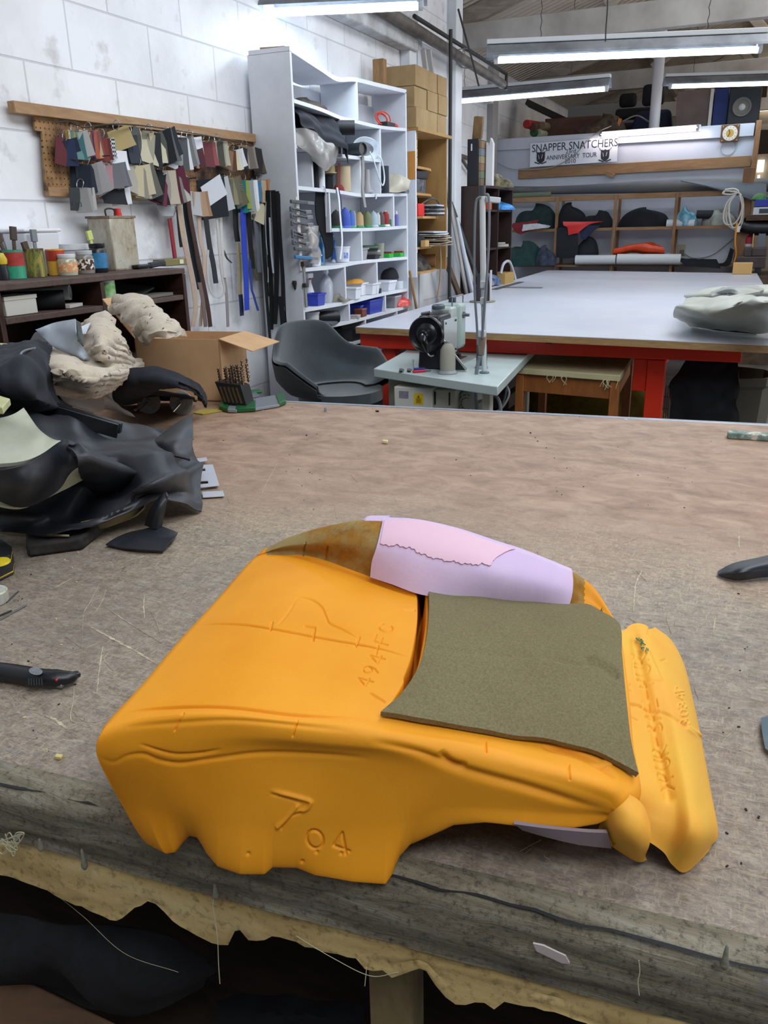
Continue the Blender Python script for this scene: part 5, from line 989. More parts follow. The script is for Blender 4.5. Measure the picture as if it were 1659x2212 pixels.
heap('yellow foam offcut resting on the white tubs',on(770,640,6,-2.08)+Vector((0,-.02,.072)),.09,.17,.022,'#cf9438','foam_offcut','foam',2,amp=.12)
tubbox('white tub of screws, right of the yellow foam',797,637,6,.11,.062,'#d8dbe1',-2.05,.1)
tubbox('shallow white box at the right of the sixth shelf',830,630,6,.12,.05,'#d3d7e0',-2.07,.12,lidc='#dbdfe8')
heap('black cloth roll lying on the shallow white box',on(843,628,6,-2.09)+Vector((0,0,.063)),.10,.17,.065,'#14161b','cloth','cloth',4,amp=.06)
spool('stack of white tape rolls beside the shallow box',on(860,628,6,-2.06),.034,.045,'#d6dde8','#dfe5ee',fl=1.02)
p=on(818,631,6,-2.015);m=MB().cb(p+Vector((0,0,.014)),(.025,.03,.028));m.build('small_box',M('#23272d',.5),label='tiny black box on the front edge of the sixth shelf',cat='box',bev=.002)
# shelf 7
t=thing('bucket','round grey-white tub at the left of the seventh shelf','tub',on(675,708,7,-2.06));m=MB();m.lathe([(0,0),(.034,0),(.038,.06),(.041,.061),(.041,.07),(0,.07)],(0,0,0),n=24);m.build('body',M('#bfbfc2',.45),t,local=True)
roll('black rubber roll on the seventh shelf',(-2.19,3.78,zsh(7,3.85)+.034),(-2.0,3.98,zsh(7,3.95)+.034),.033,'#1c1f23',hollow=.7,rough=.4)
m=MB();p=on(706,702,7,-2.02);m.cb(p+Vector((0,0,.008)),(.09,.16,.012),(0,.1,.25));m.build('vinyl_sheet',M('#565b62',.6),label='folded grey sheet in front of the black rubber roll',cat='sheet')
tubbox('large blue plastic bin on the seventh shelf',792,683,7,.22,.07,'#27389f',-2.09,.15,.88,lidc='#2a3cab')
tubbox('small brown box in front of the large blue bin',779,688,7,.06,.036,'#6f3527',-2.03,.05,1.0,name='small_box',cat='box',lidc='#7c3f2e')
tubbox('upright blue bin piece left of the brown box',762,690,7,.035,.06,'#2b3fae',-2.09,.12,.9)
m=MB();p=on(766,692,7,-2.03);m.cb(p+Vector((0,0,.005)),(.06,.07,.008),(0,0,.3)).cb(p+Vector((0,0,.014)),(.055,.06,.007),(0,0,.1));m.build('card_stack',M('#a9a6a2',.8),label='two grey cards lying before the brown box',cat='card')
tubbox('clear tub with grey lid, right on the seventh shelf',845,668,7,.10,.062,'#a6a5ac',-2.07,.1,mat=M('#a9a8ae',.3,trans=.3),lidc='#b5b2b4')
heap('red plastic wrapped bundle on the seventh shelf',on(868,663,7,-2.03),.1,.17,.05,'#c02a2c','red_package','package',8,'#d85a55',rough=.25,amp=.15)
# lower shelves
tubbox('black plastic crate on the eighth shelf',755,735,8,.24,.07,'#0f1013',-2.08,.16,.9)
tubbox('white tub beside the black crate',786,728,8,.07,.06,'#c5c9d2',-2.08,.1)
tubbox('black tray on the ninth shelf',800,752,9,.16,.055,'#15171b',-2.09,.14)
tubbox('dark open box at the right of the ninth shelf',838,745,9,.1,.04,'#2b2b2e',-2.09,.14)
tubbox('brown cardboard carton low in the bookcase',862,800,10,.22,.13,'#6b4a3a',-2.09,.15,1,name='carton',cat='box',lidc='#b9bcb8')
m=MB().cb(on(774,752,9,-2.04)+Vector((0,0,.022)),(.05,.07,.035),(.2,0,.4));m.build('wood_block',M('#b08c5c',.8),label='pale wood offcut behind the chair on the ninth shelf',cat='wood block')
# pliers rack: magnetic strip and nine tools
rk=thing('tool_rack','narrow magnetic strip on the bookcase\'s front edge holding pliers','tool rack',X(648,600,XF+.01))
m=MB();m.bar(X(640,425,XF+.004),X(651,585,XF+.004),.02,.006,up=(1,0,0));m.build('strip',M('#c9c4c4',.5),rk)
DK=M('#23262c',.4);LG=M('#8b8f96',.35,.6)
for k_,(py,l_,lab,dk)in enumerate(((437,50,'grey file handle, top tool on the strip',0),(453,42,'black-handled pliers, second from the top of the strip',1),(468,44,'black-handled pliers, third from the top of the strip',1),(484,44,'black-handled pliers, fourth from the top of the strip',1),(503,28,'short black pliers, upper of the close pair',1),(511,28,'short black pliers, lower of the close pair',1),(525,34,'black pliers just above the long grey tool',1),(539,50,'long dark grey tool above the blue one',0),(557,50,'blue and grey scraper, lowest on the strip',2))):
 x0=628+(py-437)*.075;a_=X(x0,py-2,XF+.016);b_=X(x0+l_,py+2+(k_ in(1,4))*4,XF+.016);t=thing('pliers' if dk==1 else 'hand_tool',lab,'tool',(a_+b_)/2,0,'tools stuck on the magnetic strip')
 d=b_-a_;w_=.011;m=MB()
 if dk==1:
  m.tube(bez([a_,a_+d*.25+Vector((0,0,.003)),a_+d*.55,a_+d*.72],12),[.010]*3+[.0065]*6+[.007]*3,10,flat=.8);m.build('handle',DK,t)
  m=MB();m.cb(a_+d*.86,(.010,d.length*.3,.017),(0,0,0));m.build('jaw',LG,t,bev=.003);m=MB();m.cb(a_+d*.03,(.013,.03,.024));m.build('grip',M('#5b5f66',.5),t,bev=.004)
 else:
  m.bar(a_,a_+d*.7,.016,.012,up=(1,0,0));m.build('handle',M('#2f6f9e' if dk==2 else '#4a4e54',.45),t,bev=.003);m=MB();m.bar(a_+d*.7,b_,.014,.005,up=(1,0,0));m.build('blade',LG,t,bev=.001)
a_,b_=X(656,570,XF+.012),X(662,664,XF+.012)
t=thing('bar_clamp','steel bar clamp standing against the bookcase\'s left edge','clamp',b_);m=MB();m.bar(a_,b_,.02,.006,up=(1,0,0));m.build('bar',M('#8e8f8c',.4,.7),t,bev=.001);m=MB();m.cb(a_+Vector((.004,0,0)),(.02,.045,.022)).cb(a_+Vector((.004,0,-.10)),(.022,.03,.02));m.build('jaw',M('#2b2c2e',.5),t,bev=.002)
a_=Y(636,612,YL-.006);m=MB();m.tube([a_+Vector((0,0,.012)),a_,a_+Vector((.003,0,-.03))],[.010,.012,.003],10);m.build('knob',M('#17181b',.5),label='small black knob screwed to the bookcase side',cat='knob')
m=MB();p=Y(575,98,3.66);m.cb(Vector((-2.12,3.70,2.17)),(.12,.14,.018),(0,0,.2));m.build('wood_block',M('#8f7a66',.8),label='thin wood offcut lying on top of the bookcase',cat='wood block')
m=MB();p=X(822,190,-2.15);m.box(-2.19,-2.12,p.y-.02,p.y+.03,2.15,2.33);m.build('wood_block',mat_wood('#9a7448','#6b4c2c',(10,10,3)),label='upright wooden block on the bookcase top near the wall beam',cat='wood block',bev=.002)
# ==== things lying on the workbench
def pz(rows,base=ZB+.002):return[[Z(a,b_,base+c)for a,b_,c in r_]for r_ in rows]
def sheet(label,rows,col,name='vinyl_cover',cat='seat cover',fold=.006,seed=1,nu=50,nv=40,th=.003,hex2=None,rough=.55,fs=5,spec=.5,sheen=0,mat=None,bs=.12,parent=None,group=None,tear=0,ridge=0,rn=6):
 g_=patch(pz(rows),nu,nv,fold,fs,seed,ridge,rn)
 if tear:
  r=np.random.default_rng(seed+9);e=np.convolve(r.normal(0,1,g_.shape[1]+6),np.ones(3)/3,'same')[3:-3];d_=g_[-1]-g_[-2];g_[-1]+=d_*e[:,None]*tear
 return MB().grid(g_,th).build(name,mat or M(col,rough,hex2=hex2,ns=14,bs=bs,bscale=420,bd=.0015,spec=spec),parent,label=label,cat=cat,group=group,smooth=70)
BLK='#23262d';BLK2='#2f333c'
# large dark vinyl cover spreading to the right
VIN=NT('grey_black_vinyl');n=VIN.noise(VIN.map(),6,5,.6);r=VIN.ramp(n,0,[(.3,'#15181e'),(.55,'#23262d'),(.75,'#3a393d')]);VIN.base(r,0);f=VIN.noise(VIN.map(),500,3);VIN.bump(f,0,.2,.001);VIN.b.inputs['Roughness'].default_value=.46;VIN=VIN.m
sheet('large grey-black vinyl seat cover spread in folds at the left of the bench',[[(-60,870,.17),(60,862,.17),(140,880,.16),(230,905,.12),(310,925,.08),(345,935,.05)],[(-60,930,.19),(60,930,.18),(150,940,.15),(240,955,.12),(330,950,.10),(405,955,.05)],[(-60,1000,.15),(60,1000,.14),(160,990,.13),(250,985,.12),(350,990,.10),(425,990,.03)],[(-60,1060,.10),(60,1060,.12),(170,1050,.06),(250,1060,.06),(340,1040,.09),(432,1040,.03)],[(-60,1100,.08),(60,1110,.06),(150,1110,.03),(240,1100,.05),(330,1065,.06),(437,1070,.02)],[(-60,1140,.05),(60,1152,.035),(150,1140,.04),(240,1118,.04),(340,1085,.05),(440,1097,.01)]],BLK,fold=.009,seed=21,nu=120,nv=100,mat=VIN,tear=.5,fs=4,ridge=.006,rn=3.5)
sheet('raised fold of dark vinyl with frayed end, in the middle of the pile',[[(130,955,.17),(170,962,.18),(210,985,.12)],[(160,990,.17),(215,1000,.15),(285,1012,.10)],[(175,1025,.12),(230,1050,.08),(330,1022,.09)],[(185,1050,.08),(240,1070,.05),(325,1026,.07)]],BLK,'vinyl_offcut','vinyl offcut',.004,22,40,40,mat=VIN,tear=2)
sheet('pale foam-backed vinyl panel curling at the left edge, black on its lower face',[[(-30,905,.22),(20,905,.225),(52,888,.23)],[(-30,950,.20),(60,945,.205),(90,935,.21)],[(-30,1012,.18),(60,1000,.18),(126,955,.19)]],'#a3a794','foam_backed_panel','vinyl panel',.0,3,th=.006,hex2='#b4b7a6',rough=.9)
sheet('curved black vinyl strip lying over the pale foam panel',[[(-30,1012,.183),(60,1000,.183),(130,950,.19),(160,956,.18)],[(-30,1045,.15),(60,1050,.15),(130,1000,.155),(172,1000,.15)],[(-30,1068,.13),(50,1092,.10),(120,1060,.11),(150,1010,.14)]],BLK,'vinyl_offcut','vinyl offcut',.003,4,mat=VIN,th=.004)
sheet('narrow edge of pale foam lining along the curved black strip',[[(-30,1072,.122),(40,1088,.102),(110,1052,.112),(152,985,.150)],[(-30,1090,.115),(50,1098,.095),(130,1058,.10),(190,1028,.11)]],'#a9ab8f','foam_edge','foam strip',.001,5,40,10,th=.004,rough=.9)
sheet('triangular dark vinyl flap standing at the pile\'s right corner',[[(345,945,.10),(385,915,.11),(416,896,.115)],[(330,955,.10),(375,950,.11),(415,945,.10)],[(320,965,.09),(370,985,.085),(410,997,.075)]],BLK,'vinyl_flap','vinyl flap',.002,6,mat=VIN,th=.004)
sheet('pale rough edge of the vinyl cover\'s lining near the bench',[[(175,1128,.030),(240,1112,.035),(300,1090,.035),(318,1078,.04)],[(180,1142,.012),(235,1136,.014),(290,1118,.02),(312,1100,.03)]],'#8d7f5c','lining','lining',.002,7,40,10,rough=.95,tear=.3)
sheet('pale lining edge curling under at the lower left',[[(-40,1125,.035),(20,1138,.03),(90,1150,.03),(150,1152,.03)],[(-40,1142,.015),(20,1152,.012),(90,1160,.012),(150,1158,.014)]],'#9a9478','lining','lining',.002,8,40,10,rough=.95)
m=MB();m.bar(Z(-20,840,ZB+.21),Z(262,925,ZB+.135),.012,.022);m.bar(Z(-20,852,ZB+.205),Z(255,932,ZB+.13),.004,.03);m.build('channel_strip',M('#191b20',.3),label='long black plastic channel strip lying across the pile',cat='plastic strip',bev=.002)
t=thing('channel_strip','short black channel strip poking out low at the left edge','plastic strip',Z(30,1120,ZB+.03));m=MB();m.bar(Z(-30,1072,ZB+.07),Z(62,1138,ZB+.03),.016,.006);m.build('strip',M('#17191e',.3),t,bev=.001);m=MB();m.bar(Z(-30,1066,ZB+.075),Z(48,1116,ZB+.045),.006,.012);m.build('rib',M('#17191e',.3),t)
m=MB();p=pz([[(85,1152,.02),(124,1152,.02)],[(86,1176,.004),(124,1176,.004)]]);m.grid(np.array([[tuple(v)for v in r_]for r_ in p]),.002);m.build('tab',M('#3f434b',.5),label='small grey tab hanging from the pile onto the dark block',cat='tab')
# grey tabs with slots at the right of the pile
t=thing('bracket','white plastic slotted clips sticking out right of the pile','clips',Z(450,1035,ZB));WP=M('#b9bcc6',.35)
def slotted(pts,h_,nm='clip'):
 m=MB();m.prism([Z(a,b_,ZB+h_)for a,b_ in pts][::-1],(0,0,.002));m.build(nm,WP,t,bev=.0006)
slotted([(424,1006),(460,1005),(474,1050),(430,1055),(429,1048),(450,1046),(449,1040),(428,1041),(427,1020),(444,1019),(443,1013),(425,1014)],.006);slotted([(424,992),(446,989),(448,996),(425,1000)],.008);slotted([(436,1064),(482,1062),(485,1073),(438,1076)],.003)
# pointed scrap
t=thing('vinyl_scrap','pointed grey-black vinyl scrap lying alone in front of the pile','vinyl scrap',Z(310,1170,ZB))
sheet(None,[[(325,1140,.010),(345,1138,.014),(384,1152,.006)],[(262,1158,.006),(310,1160,.014),(372,1166,.012)],[(230,1180,.001),(290,1188,.004),(352,1193,.002)]],BLK,'vinyl_piece',None,.003,9,mat=VIN,parent=t,nu=30,nv=30);sheet(None,[[(352,1068,.070),(360,1064,.075),(364,1072,.072)],[(328,1100,.045),(342,1098,.055),(356,1100,.05)],[(316,1135,.012),(330,1140,.020),(346,1142,.012)]],BLK,'curled_tail',None,.001,10,mat=VIN,parent=t,nu=20,nv=24)
# dark block under the pile
m=MB();q=[Z(60,1205,ZB+.001),Z(180,1188,ZB+.001),Z(228,1148,ZB+.001),Z(60,1120,ZB+.001)];m.prism(q,(0,0,.022));m.build('stone_block',M('#3b3734',.85,hex2='#1e1b1a',ns=30,bs=.6,bscale=60),label='grimy dark stone-like block under the front of the pile',cat='block',bev=.005)
# fleece bundles
FL=NT('cream_fleece');mp=FL.map();n=FL.noise(mp,7,6,.7);r=FL.ramp(n,0,[(.28,'#a3764c'),(.38,'#c0b09a'),(.6,'#cfc4b2'),(.75,'#ddd4c4')]);v=FL.n('TexVoronoi',i_Scale=1.0);v.distance='EUCLIDEAN';mv=FL.map((75,22,40),(.3,.2,.6));FL.l(mv,0,v,0);vr=FL.ramp(v,0,[(.15,1.0),(.2,0.0)]);x=FL.mix(vr,0,r,0,None,lin('#57483c'));FL.base(x,2)
f=FL.noise(mp,260,5,.8);n4=FL.noise(mp,22,4);b1=FL.bump(f,0,.6,.003);FL.bump(n4,0,.7,.012,b1);FL.b.inputs['Roughness'].default_value=1;FL.b.inputs['Sheen Weight'].default_value=.3;FL=FL.m
sheet('cream fleece with dark dashes heaped on the pile',[[(50,800,.20),(75,765,.23),(120,755,.24),(165,760,.23),(230,790,.20),(300,775,.16)],[(52,815,.19),(90,790,.24),(140,785,.25),(190,795,.23),(240,800,.21),(303,790,.15)],[(62,830,.16),(105,815,.22),(150,815,.23),(200,818,.22),(250,812,.19),(300,802,.13)],[(80,842,.13),(120,835,.19),(160,840,.19),(200,838,.19),(250,828,.15),(290,815,.11)],[(110,848,.12),(130,846,.15),(165,852,.14),(200,850,.14),(245,840,.12),(275,826,.09)]],'','fleece','fleece',.006,31,130,110,mat=FL,th=.006,fs=4,ridge=.006,rn=8)
sheet('cream fleece rising behind the heap toward the box',[[(175,705,.25),(195,690,.27),(222,672,.29),(240,680,.28)],[(172,730,.24),(205,715,.28),(240,720,.27),(268,745,.23)],[(180,765,.22),(220,755,.26),(258,760,.23),(290,785,.16)],[(195,795,.20),(230,795,.21),(270,795,.17),(304,800,.12)]],'','fleece','fleece',.006,32,90,90,mat=FL,th=.006,fs=4,ridge=.007,rn=7)
sheet('rolled cream fleece draped over the carton\'s flap',[[(238,670,.27),(262,650,.30),(292,648,.30),(318,660,.27)],[(268,688,.26),(292,668,.29),(322,672,.285),(348,690,.255)],[(300,715,.24),(324,695,.27),(352,700,.265),(372,708,.24)],[(322,732,.22),(345,728,.24),(372,730,.235),(386,728,.22)]],'','fleece','fleece',.004,33,90,70,mat=FL,th=.02,fs=4,ridge=.008,rn=4)
# white and grey stiff sheets
sheet('stiff pale grey sheet standing on the pile like a sail',[[(76,712,.30),(120,698,.31),(164,690,.32)],[(96,730,.28),(130,720,.29),(166,715,.30)],[(122,752,.26),(150,755,.26),(172,735,.28)],[(175,774,.24),(185,776,.24),(192,776,.235)]],'#a8b1bb','vinyl_sheet','sheet',.001,11,th=.002,rough=.5,hex2='#9aa3ae')
sheet('dark green backing piece behind the pale grey sheet',[[(162,692,.315),(172,698,.30)],[(165,715,.30),(176,722,.29)],[(170,738,.28),(180,750,.27)]],'#26322f','backing','sheet',0,12,8,8)
sheet('white paper peeping out between grey sheet and fleece',[[(162,712,.285),(196,697,.29)],[(170,722,.275),(185,722,.28)]],'#ccd3de','paper','paper',0,13,8,8,th=.001)
sheet('white offcut sheet under the fleece, right part',[[(160,850,.12),(240,833,.13),(232,850,.12)],[(175,880,.08),(225,866,.09),(262,880,.05)],[(200,892,.05),(230,884,.05),(292,900,.012)]],'#aeb0b2','card_sheet','sheet',.002,14,th=.002,rough=.8)
sheet('grey cardboard offcuts under the fleece, left part',[[(125,852,.13),(170,846,.14),(225,850,.13)],[(145,872,.11),(190,872,.10),(225,868,.10)],[(190,892,.08),(205,890,.07),(225,884,.07)]],'#9c9a98','card_sheet','sheet',.001,15,th=.002,rough=.8)
# dark cloth masses behind
sheet('black velour cover piled at the left edge behind the channel strip',[[(-60,740,.26),(20,742,.27),(70,735,.27),(110,745,.25)],[(-60,790,.27),(20,780,.28),(60,775,.28),(100,800,.24)],[(-60,830,.24),(20,830,.25),(70,850,.23),(120,850,.18)],[(-60,870,.2),(40,868,.20),(120,885,.17),(200,905,.12)]],'#171a22','velour_cover','seat cover',.012,16,60,50,rough=.8,hex2='#20242e')
m=MB();m.tube([v for v in bez([Z(66,862,ZB+.215),Z(50,815,ZB+.255),Z(44,772,ZB+.29),Z(52,758,ZB+.295),Z(76,752,ZB+.29)],20)],.002,6);m.build('piping',M('#6a6e78',.5),label='thin grey piping along the velour cover',cat='piping')
sheet('dark leatherette draped under the grey sail-like sheet',[[(75,720,.27),(100,722,.26),(150,745,.24)],[(60,745,.26),(110,750,.25),(160,765,.23)],[(50,775,.25),(100,775,.24),(170,790,.21)]],'#1c1f26','leatherette','vinyl cover',.006,17,mat=VIN)
m=MB();m.hexa(pz([[(-40,770,.20),(8,770,.20),(18,748,.20),(-40,745,.20)],[(-40,762,.235),(6,762,.235),(16,742,.235),(-40,738,.235)]])[0]+pz([[(-40,762,.235),(6,762,.235),(16,742,.235),(-40,738,.235)]])[0]);m.build('foam_offcut',M('#c7c58f',.9,hex2='#b3b080',ns=30),label='small tan foam edge at the left picture border above the velour',cat='foam')
m=MB();m.hexa([Z(-20,893,ZB+.235),Z(8,896,ZB+.235),Z(24,876,ZB+.235),Z(-20,862,ZB+.235)]+[v+Vector((0,0,.012))for v in(Z(-20,893,ZB+.235),Z(8,896,ZB+.235),Z(24,876,ZB+.235),Z(-20,862,ZB+.235))]);m.build('foam_offcut',M('#c4c597',.9,hex2='#b2b383',ns=40),label='little block of pale yellow foam on the channel strip at left',cat='foam',bev=.002)
# carpet roll on spindles
sheet('thick black carpet curving over grey spools, right of the fleece',[[(240,850,.10),(262,815,.15),(290,800,.17),(340,800,.165),(385,812,.145),(420,830,.11),(438,855,.06)],[(245,870,.06),(275,835,.13),(305,822,.15),(350,820,.15),(395,832,.13),(425,846,.10),(440,868,.05)],[(300,862,.05),(320,848,.10),(345,838,.12),(370,834,.13),(400,838,.12),(428,852,.09),(441,880,.03)]],'#15181f','carpet_offcut','carpet',.004,18,60,30,rough=1,hex2='#1e222b',th=.008,bs=.5)
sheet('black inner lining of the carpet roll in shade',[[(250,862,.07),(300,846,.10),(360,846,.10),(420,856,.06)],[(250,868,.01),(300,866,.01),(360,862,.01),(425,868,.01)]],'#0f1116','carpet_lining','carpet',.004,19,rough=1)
for px,py,r_,lab in((393,870,.034,'grey plastic spool with a steel spindle, right one under the carpet'),(322,868,.034,'grey plastic spool half hidden under the carpet, left one')):
 c=Z(px,py,ZB+.036);ax=(Vector((.35,-1,.1))).normalized();t=thing('spool',lab,'spool',(c.x,c.y,ZB+.002));m=MB();m.lathe([(0,0),(r_,0),(r_*1.02,.003),(r_,.006),(0,.006)],c,ax,28);m.build('flange',M('#8e8d8b',.5,hex2='#7b7a78',ns=30),t);m=MB();m.lathe([(0,.0),(.012,.004),(.010,.012),(0,.014)],c,ax,14);m.build('hub',M('#77756f',.5),t)
 m=MB();m.cyl(c+ax*.01,c+ax*.055+Vector((-.012,0,-.02)),.003,n=10);m.build('spindle',M('#b4b2ae',.3,.8),t,label='steel spindle')
m=MB();m.cyl(Z(292,886,ZB+.02),Z(306,872,ZB+.03),.004,n=10);m.build('pin',M('#b9b8b4',.3,.7),label='short steel pin in front of the left spool',cat='pin')
m=MB();m.prism([Z(418,893,ZB+.001),Z(438,896,ZB+.001),Z(482,888,ZB+.001),Z(468,884,ZB+.001),Z(430,887,ZB+.001)],(0,0,.002));m.build('sandpaper',M('#a9963f',.9),label='yellow abrasive paper scrap between spool and drill set',cat='abrasive paper')
# drill set
t=thing('drill_set','open green and clear drill bit case with bits standing in a black index','drill set',Z(545,880,ZB))
def slab(name,pts,z0,z1,mat,label=None,bev=.0015):m=MB();m.prism([Z(a,b_,ZB+z0)for a,b_ in pts],(0,0,z1-z0));return m.build(name,mat,t,bev=bev,label=label)
GRN=M('#14592c',.4);CLR=M('#9aa0a6',.25,trans=.3)
slab('case_end',[(474,880),(486,888),(492,868),(478,866)][::-1]and[(474,886),(492,891),(496,872),(478,870)],.002,.014,GRN);slab('case_end',[(510,891),(552,889),(552,872),(512,873)],.002,.014,GRN,'green end cap');slab('case_base',[(492,891),(512,892),(514,872),(496,871)],.002,.011,CLR)
slab('case_lid',[(552,888),(604,879),(596,858),(552,866)],.002,.010,CLR,'clear plastic lid');slab('case_end',[(603,879),(618,873),(612,855),(596,858)],.002,.014,GRN);slab('case_lid',[(508,868),(560,858),(552,848),(510,856)],.002,.008,M('#7f8a8c',.25,trans=.4));slab('case_end',[(505,858),(566,850),(560,845),(508,851)],.002,.010,GRN)
def stand(px,py):return Z(px,py,ZB+.012)
a_,b_,c_,d_=stand(484,874),stand(533,878),stand(549,866),stand(510,862);up_=Vector((-.018,.004,.066))
m=MB();m.hexa([a_,b_,c_,d_,a_+up_+Vector((-.012,0,0)),b_+up_*.95,c_+up_*.75,d_+up_]);m.build('index_block',M('#191b1d',.5),t,bev=.002,label='black drill index')
for i in range(5):
 f_=(i+.6)/5.6;q0=a_.lerp(b_,f_)+up_*.12-Vector((0,.0015,0));m=MB();m.bar(q0,q0+up_*.68-Vector((.004,0,0)),.005,.003,up=(0,1,0));m.build('drill_shank',M('#8a7358',.35,.8),t)
BIT=M('#5d4c3f',.3,.9,'#8d7a68',200)
def bit(base,top,r):
 n_=28;m=MB();d=top-base;u_,w_=frame(d);vs=[];k_=8
 for i in range(n_+1):
  f_=i/n_;tw=f_*PI*6;rr_=r*(1 if f_<.93 else(1-(f_-.93)/.07*.8))
  for j in range(k_):a__=2*PI*j/k_+tw;q=rr_*(1 if j%4 in(0,1)else .55);vs.append(base+d*f_+u_*math.cos(a__)*q+w_*math.sin(a__)*q)
 m.add(vs,[(i*k_+j,i*k_+(j+1)%k_,(i+1)*k_+(j+1)%k_,(i+1)*k_+j)for i in range(n_)for j in range(k_)]+[tuple(range(n_*k_,n_*k_+k_))]);m.build('drill_bit',BIT,t,smooth=20)
for i,(fx,fy,hh_,r_)in enumerate(((.05,.1,.055,.0045),(.15,.5,.055,.0042),(.28,.2,.056,.005),(.36,.6,.060,.0046),(.48,.2,.058,.005),(.55,.7,.060,.005),(.66,.3,.062,.0048),(.72,.8,.075,.0036),(.84,.5,.058,.0048),(.9,.9,.080,.0036),(.97,.7,.066,.004),(.98,.2,.05,.004))):
 q=a_.lerp(b_,fx)+(d_-a_)*fy+up_*.9;bit(q,q+Vector((-.006,.002,hh_*.85)),r_)
# carton
K=NT('cardboard');n=K.noise(K.map((1,1,1)),8,4);r=K.ramp(n,0,[(.3,'#bd966e'),(.7,'#cda67d')]);K.base(r,0);K.b.inputs['Roughness'].default_value=.85;n2=K.noise(K.map((2,2,90)),4,2);K.bump(n2,0,.15,.001);CARD=K.m
t=thing('carton','open brown cardboard carton standing on the bench, flaps up','box',Z(430,850,ZB))
f0,f1=Z(302,862,ZB+.002),Z(474,868,ZB+.002);d=(f1-f0).normalized();bk_=Vector((-d.y,d.x,0));f1=f0+d*.285
zt_=upz(f0,733);z2=upz(f1,736);hb=((zt_+z2)/2-ZB);dp=.19;w_=(f1-f0).length
f0=f0+bk_*.01;f1=f1+bk_*.01
c0,c1,c2,c3=f0,f1,f1+bk_*dp,f0+bk_*dp;U=Vector((0,0,hb))
def wall(a,b_,nm='side',up_=U):m=MB();n_=(b_-a).normalized().cross(Vector((0,0,1)))*-.003;m.add([a,b_,b_+up_,a+up_,a+n_,b_+n_,b_+up_+n_,a+up_+n_],[(0,1,2,3),(7,6,5,4),(0,4,5,1),(1,5,6,2),(2,6,7,3),(3,7,4,0)]);m.build(nm,CARD,t)
for a,b_ in((c0,c1),(c1,c2),(c2,c3),(c3,c0)):wall(a,b_)
m=MB().prism([c0,c1,c2,c3],(0,0,.003));m.build('bottom',CARD,t)
def flap(a,b_,out,l,taper=.0):m=MB();out=Vector(out).normalized()*l;e=(b_-a)*taper;m.prism([a+U,b_+U,b_+U+out-e,a+U+out+e],(out.cross(b_-a)).normalized()*.0025);m.build('flap',CARD,t,label='pale inner face of flap')
flap(c1,c2,d*1.0+Vector((0,-.15,-.25)),.125,-.06);flap(c3,c0,-d*.5+Vector((0,0,.62)),.15,.0)
# knife, tape measure, scissors and small bits
kn=thing('snap_off_knife','black snap-off utility knife with a grey oval badge and red slider at the left edge','knife',Z(80,1465,ZB))
KB=M('#15181d',.38,bs=.1,bscale=400)
P_=bez([Z(-60,1443,ZB+.012),Z(20,1452,ZB+.012),Z(90,1463,ZB+.0125),Z(140,1464,ZB+.0115),Z(168,1460,ZB+.009)],24);m=MB();m.tube(P_,[.0120]*10+[.0118]*6+[.011,.010,.0095,.009,.008,.007,.005,.003],18,flat=.8);m.build('body',KB,kn,smooth=60)
m=MB();m.lathe([(0,0),(.010,0),(.011,.0008),(0,.0014)],Z(78,1452,ZB+.0212)+Vector((0,0,.0008)),(-.05,-.35,.94),20,sx=1,sy=.45);m.build('badge',M('#8f9399',.35,.3,'#6c7076',400),kn,label='grey oval badge')
m=MB()
for i in range(6):a_=62+i*5.6;m.bar(Z(a_,1466,ZB+.019),Z(a_+1,1480,ZB+.012),.0012,.0012)
m.build('grip_ribs',M('#3b3f45',.4),kn)
m=MB();m.bar(Z(118,1472,ZB+.013),Z(142,1458,ZB+.015),.007,.007);m.build('slider',M('#c2242a',.35),kn,bev=.002,label='red slider')
m=MB();m.bar(Z(124,1478,ZB+.006),Z(138,1481,ZB+.005),.008,.006);m.build('end_cap',M('#8a8d92',.3,.6),kn,bev=.002)
m=MB();m.bar(Z(140,1462,ZB+.012),Z(172,1455,ZB+.009),.010,.006);m.build('clip',M('#24272c',.25),kn,bev=.002)
tm=thing('tape_measure','yellow and black tape measure at the left edge, in front of the dark block','tape measure',Z(0,1235,ZB));
def ring_poly(z_,s_=1):return[Z(a,b_,z_)for a,b_ in((-70,1215),(-40,1190),(8,1195),(34,1210),(36,1232),(10,1262),(-60,1268))]
q=[Z(a,b_,ZB+.001)for a,b_ in((-60,1262),(0,1255),(30,1240),(33,1222),(10,1205),(-60,1200))]
for nm,z0_,z1_,c_,lab in(('case',.001,.004,'#1d1f22',None),('yellow_edge',.004,.0065,'#d1ae22','yellow edge line'),('case',.0065,.024,'#24272b','ribbed black grip'),('yellow_edge',.024,.0265,'#d1ae22',None),('case',.0265,.034,'#1c1e21',None)):
 m=MB();m.prism([v+Vector((0,0,z0_-.001))for v in q],(0,0,z1_-z0_));m.build(nm,M(c_,.4),tm,bev=.001,label=lab)
m=MB();m.lathe([(0,0),(.017,0),(.016,.003),(0,.003)],Z(-3,1216,ZB+.034),n=28);m.build('badge',M('#d9c01f',.4),tm,label='yellow round badge')
gt_=thing('tape_roll','clear-grey tape roll ring cut by the left picture edge','tape roll',Z(-15,1305,ZB));m=MB();c=Z(-15,1300,ZB+.001);m.lathe([(.012,0),(.021,0),(.022,.002),(.022,.016),(.020,.018),(.012,.018),(.012,0)],c,n=32);m.build('ring',M('#9a9a78',.3,hex2='#c9cbd0',ns=50),gt_)
def pin_(label,a,b_,r,col='#77777a',name='needle',cat='needle'):m=MB();m.tube([Z(*a,ZB+r+.0006),Z(*b_,ZB+r+.001)],r,8);m.build(name,M(col,.3,.8),label=label,cat=cat)
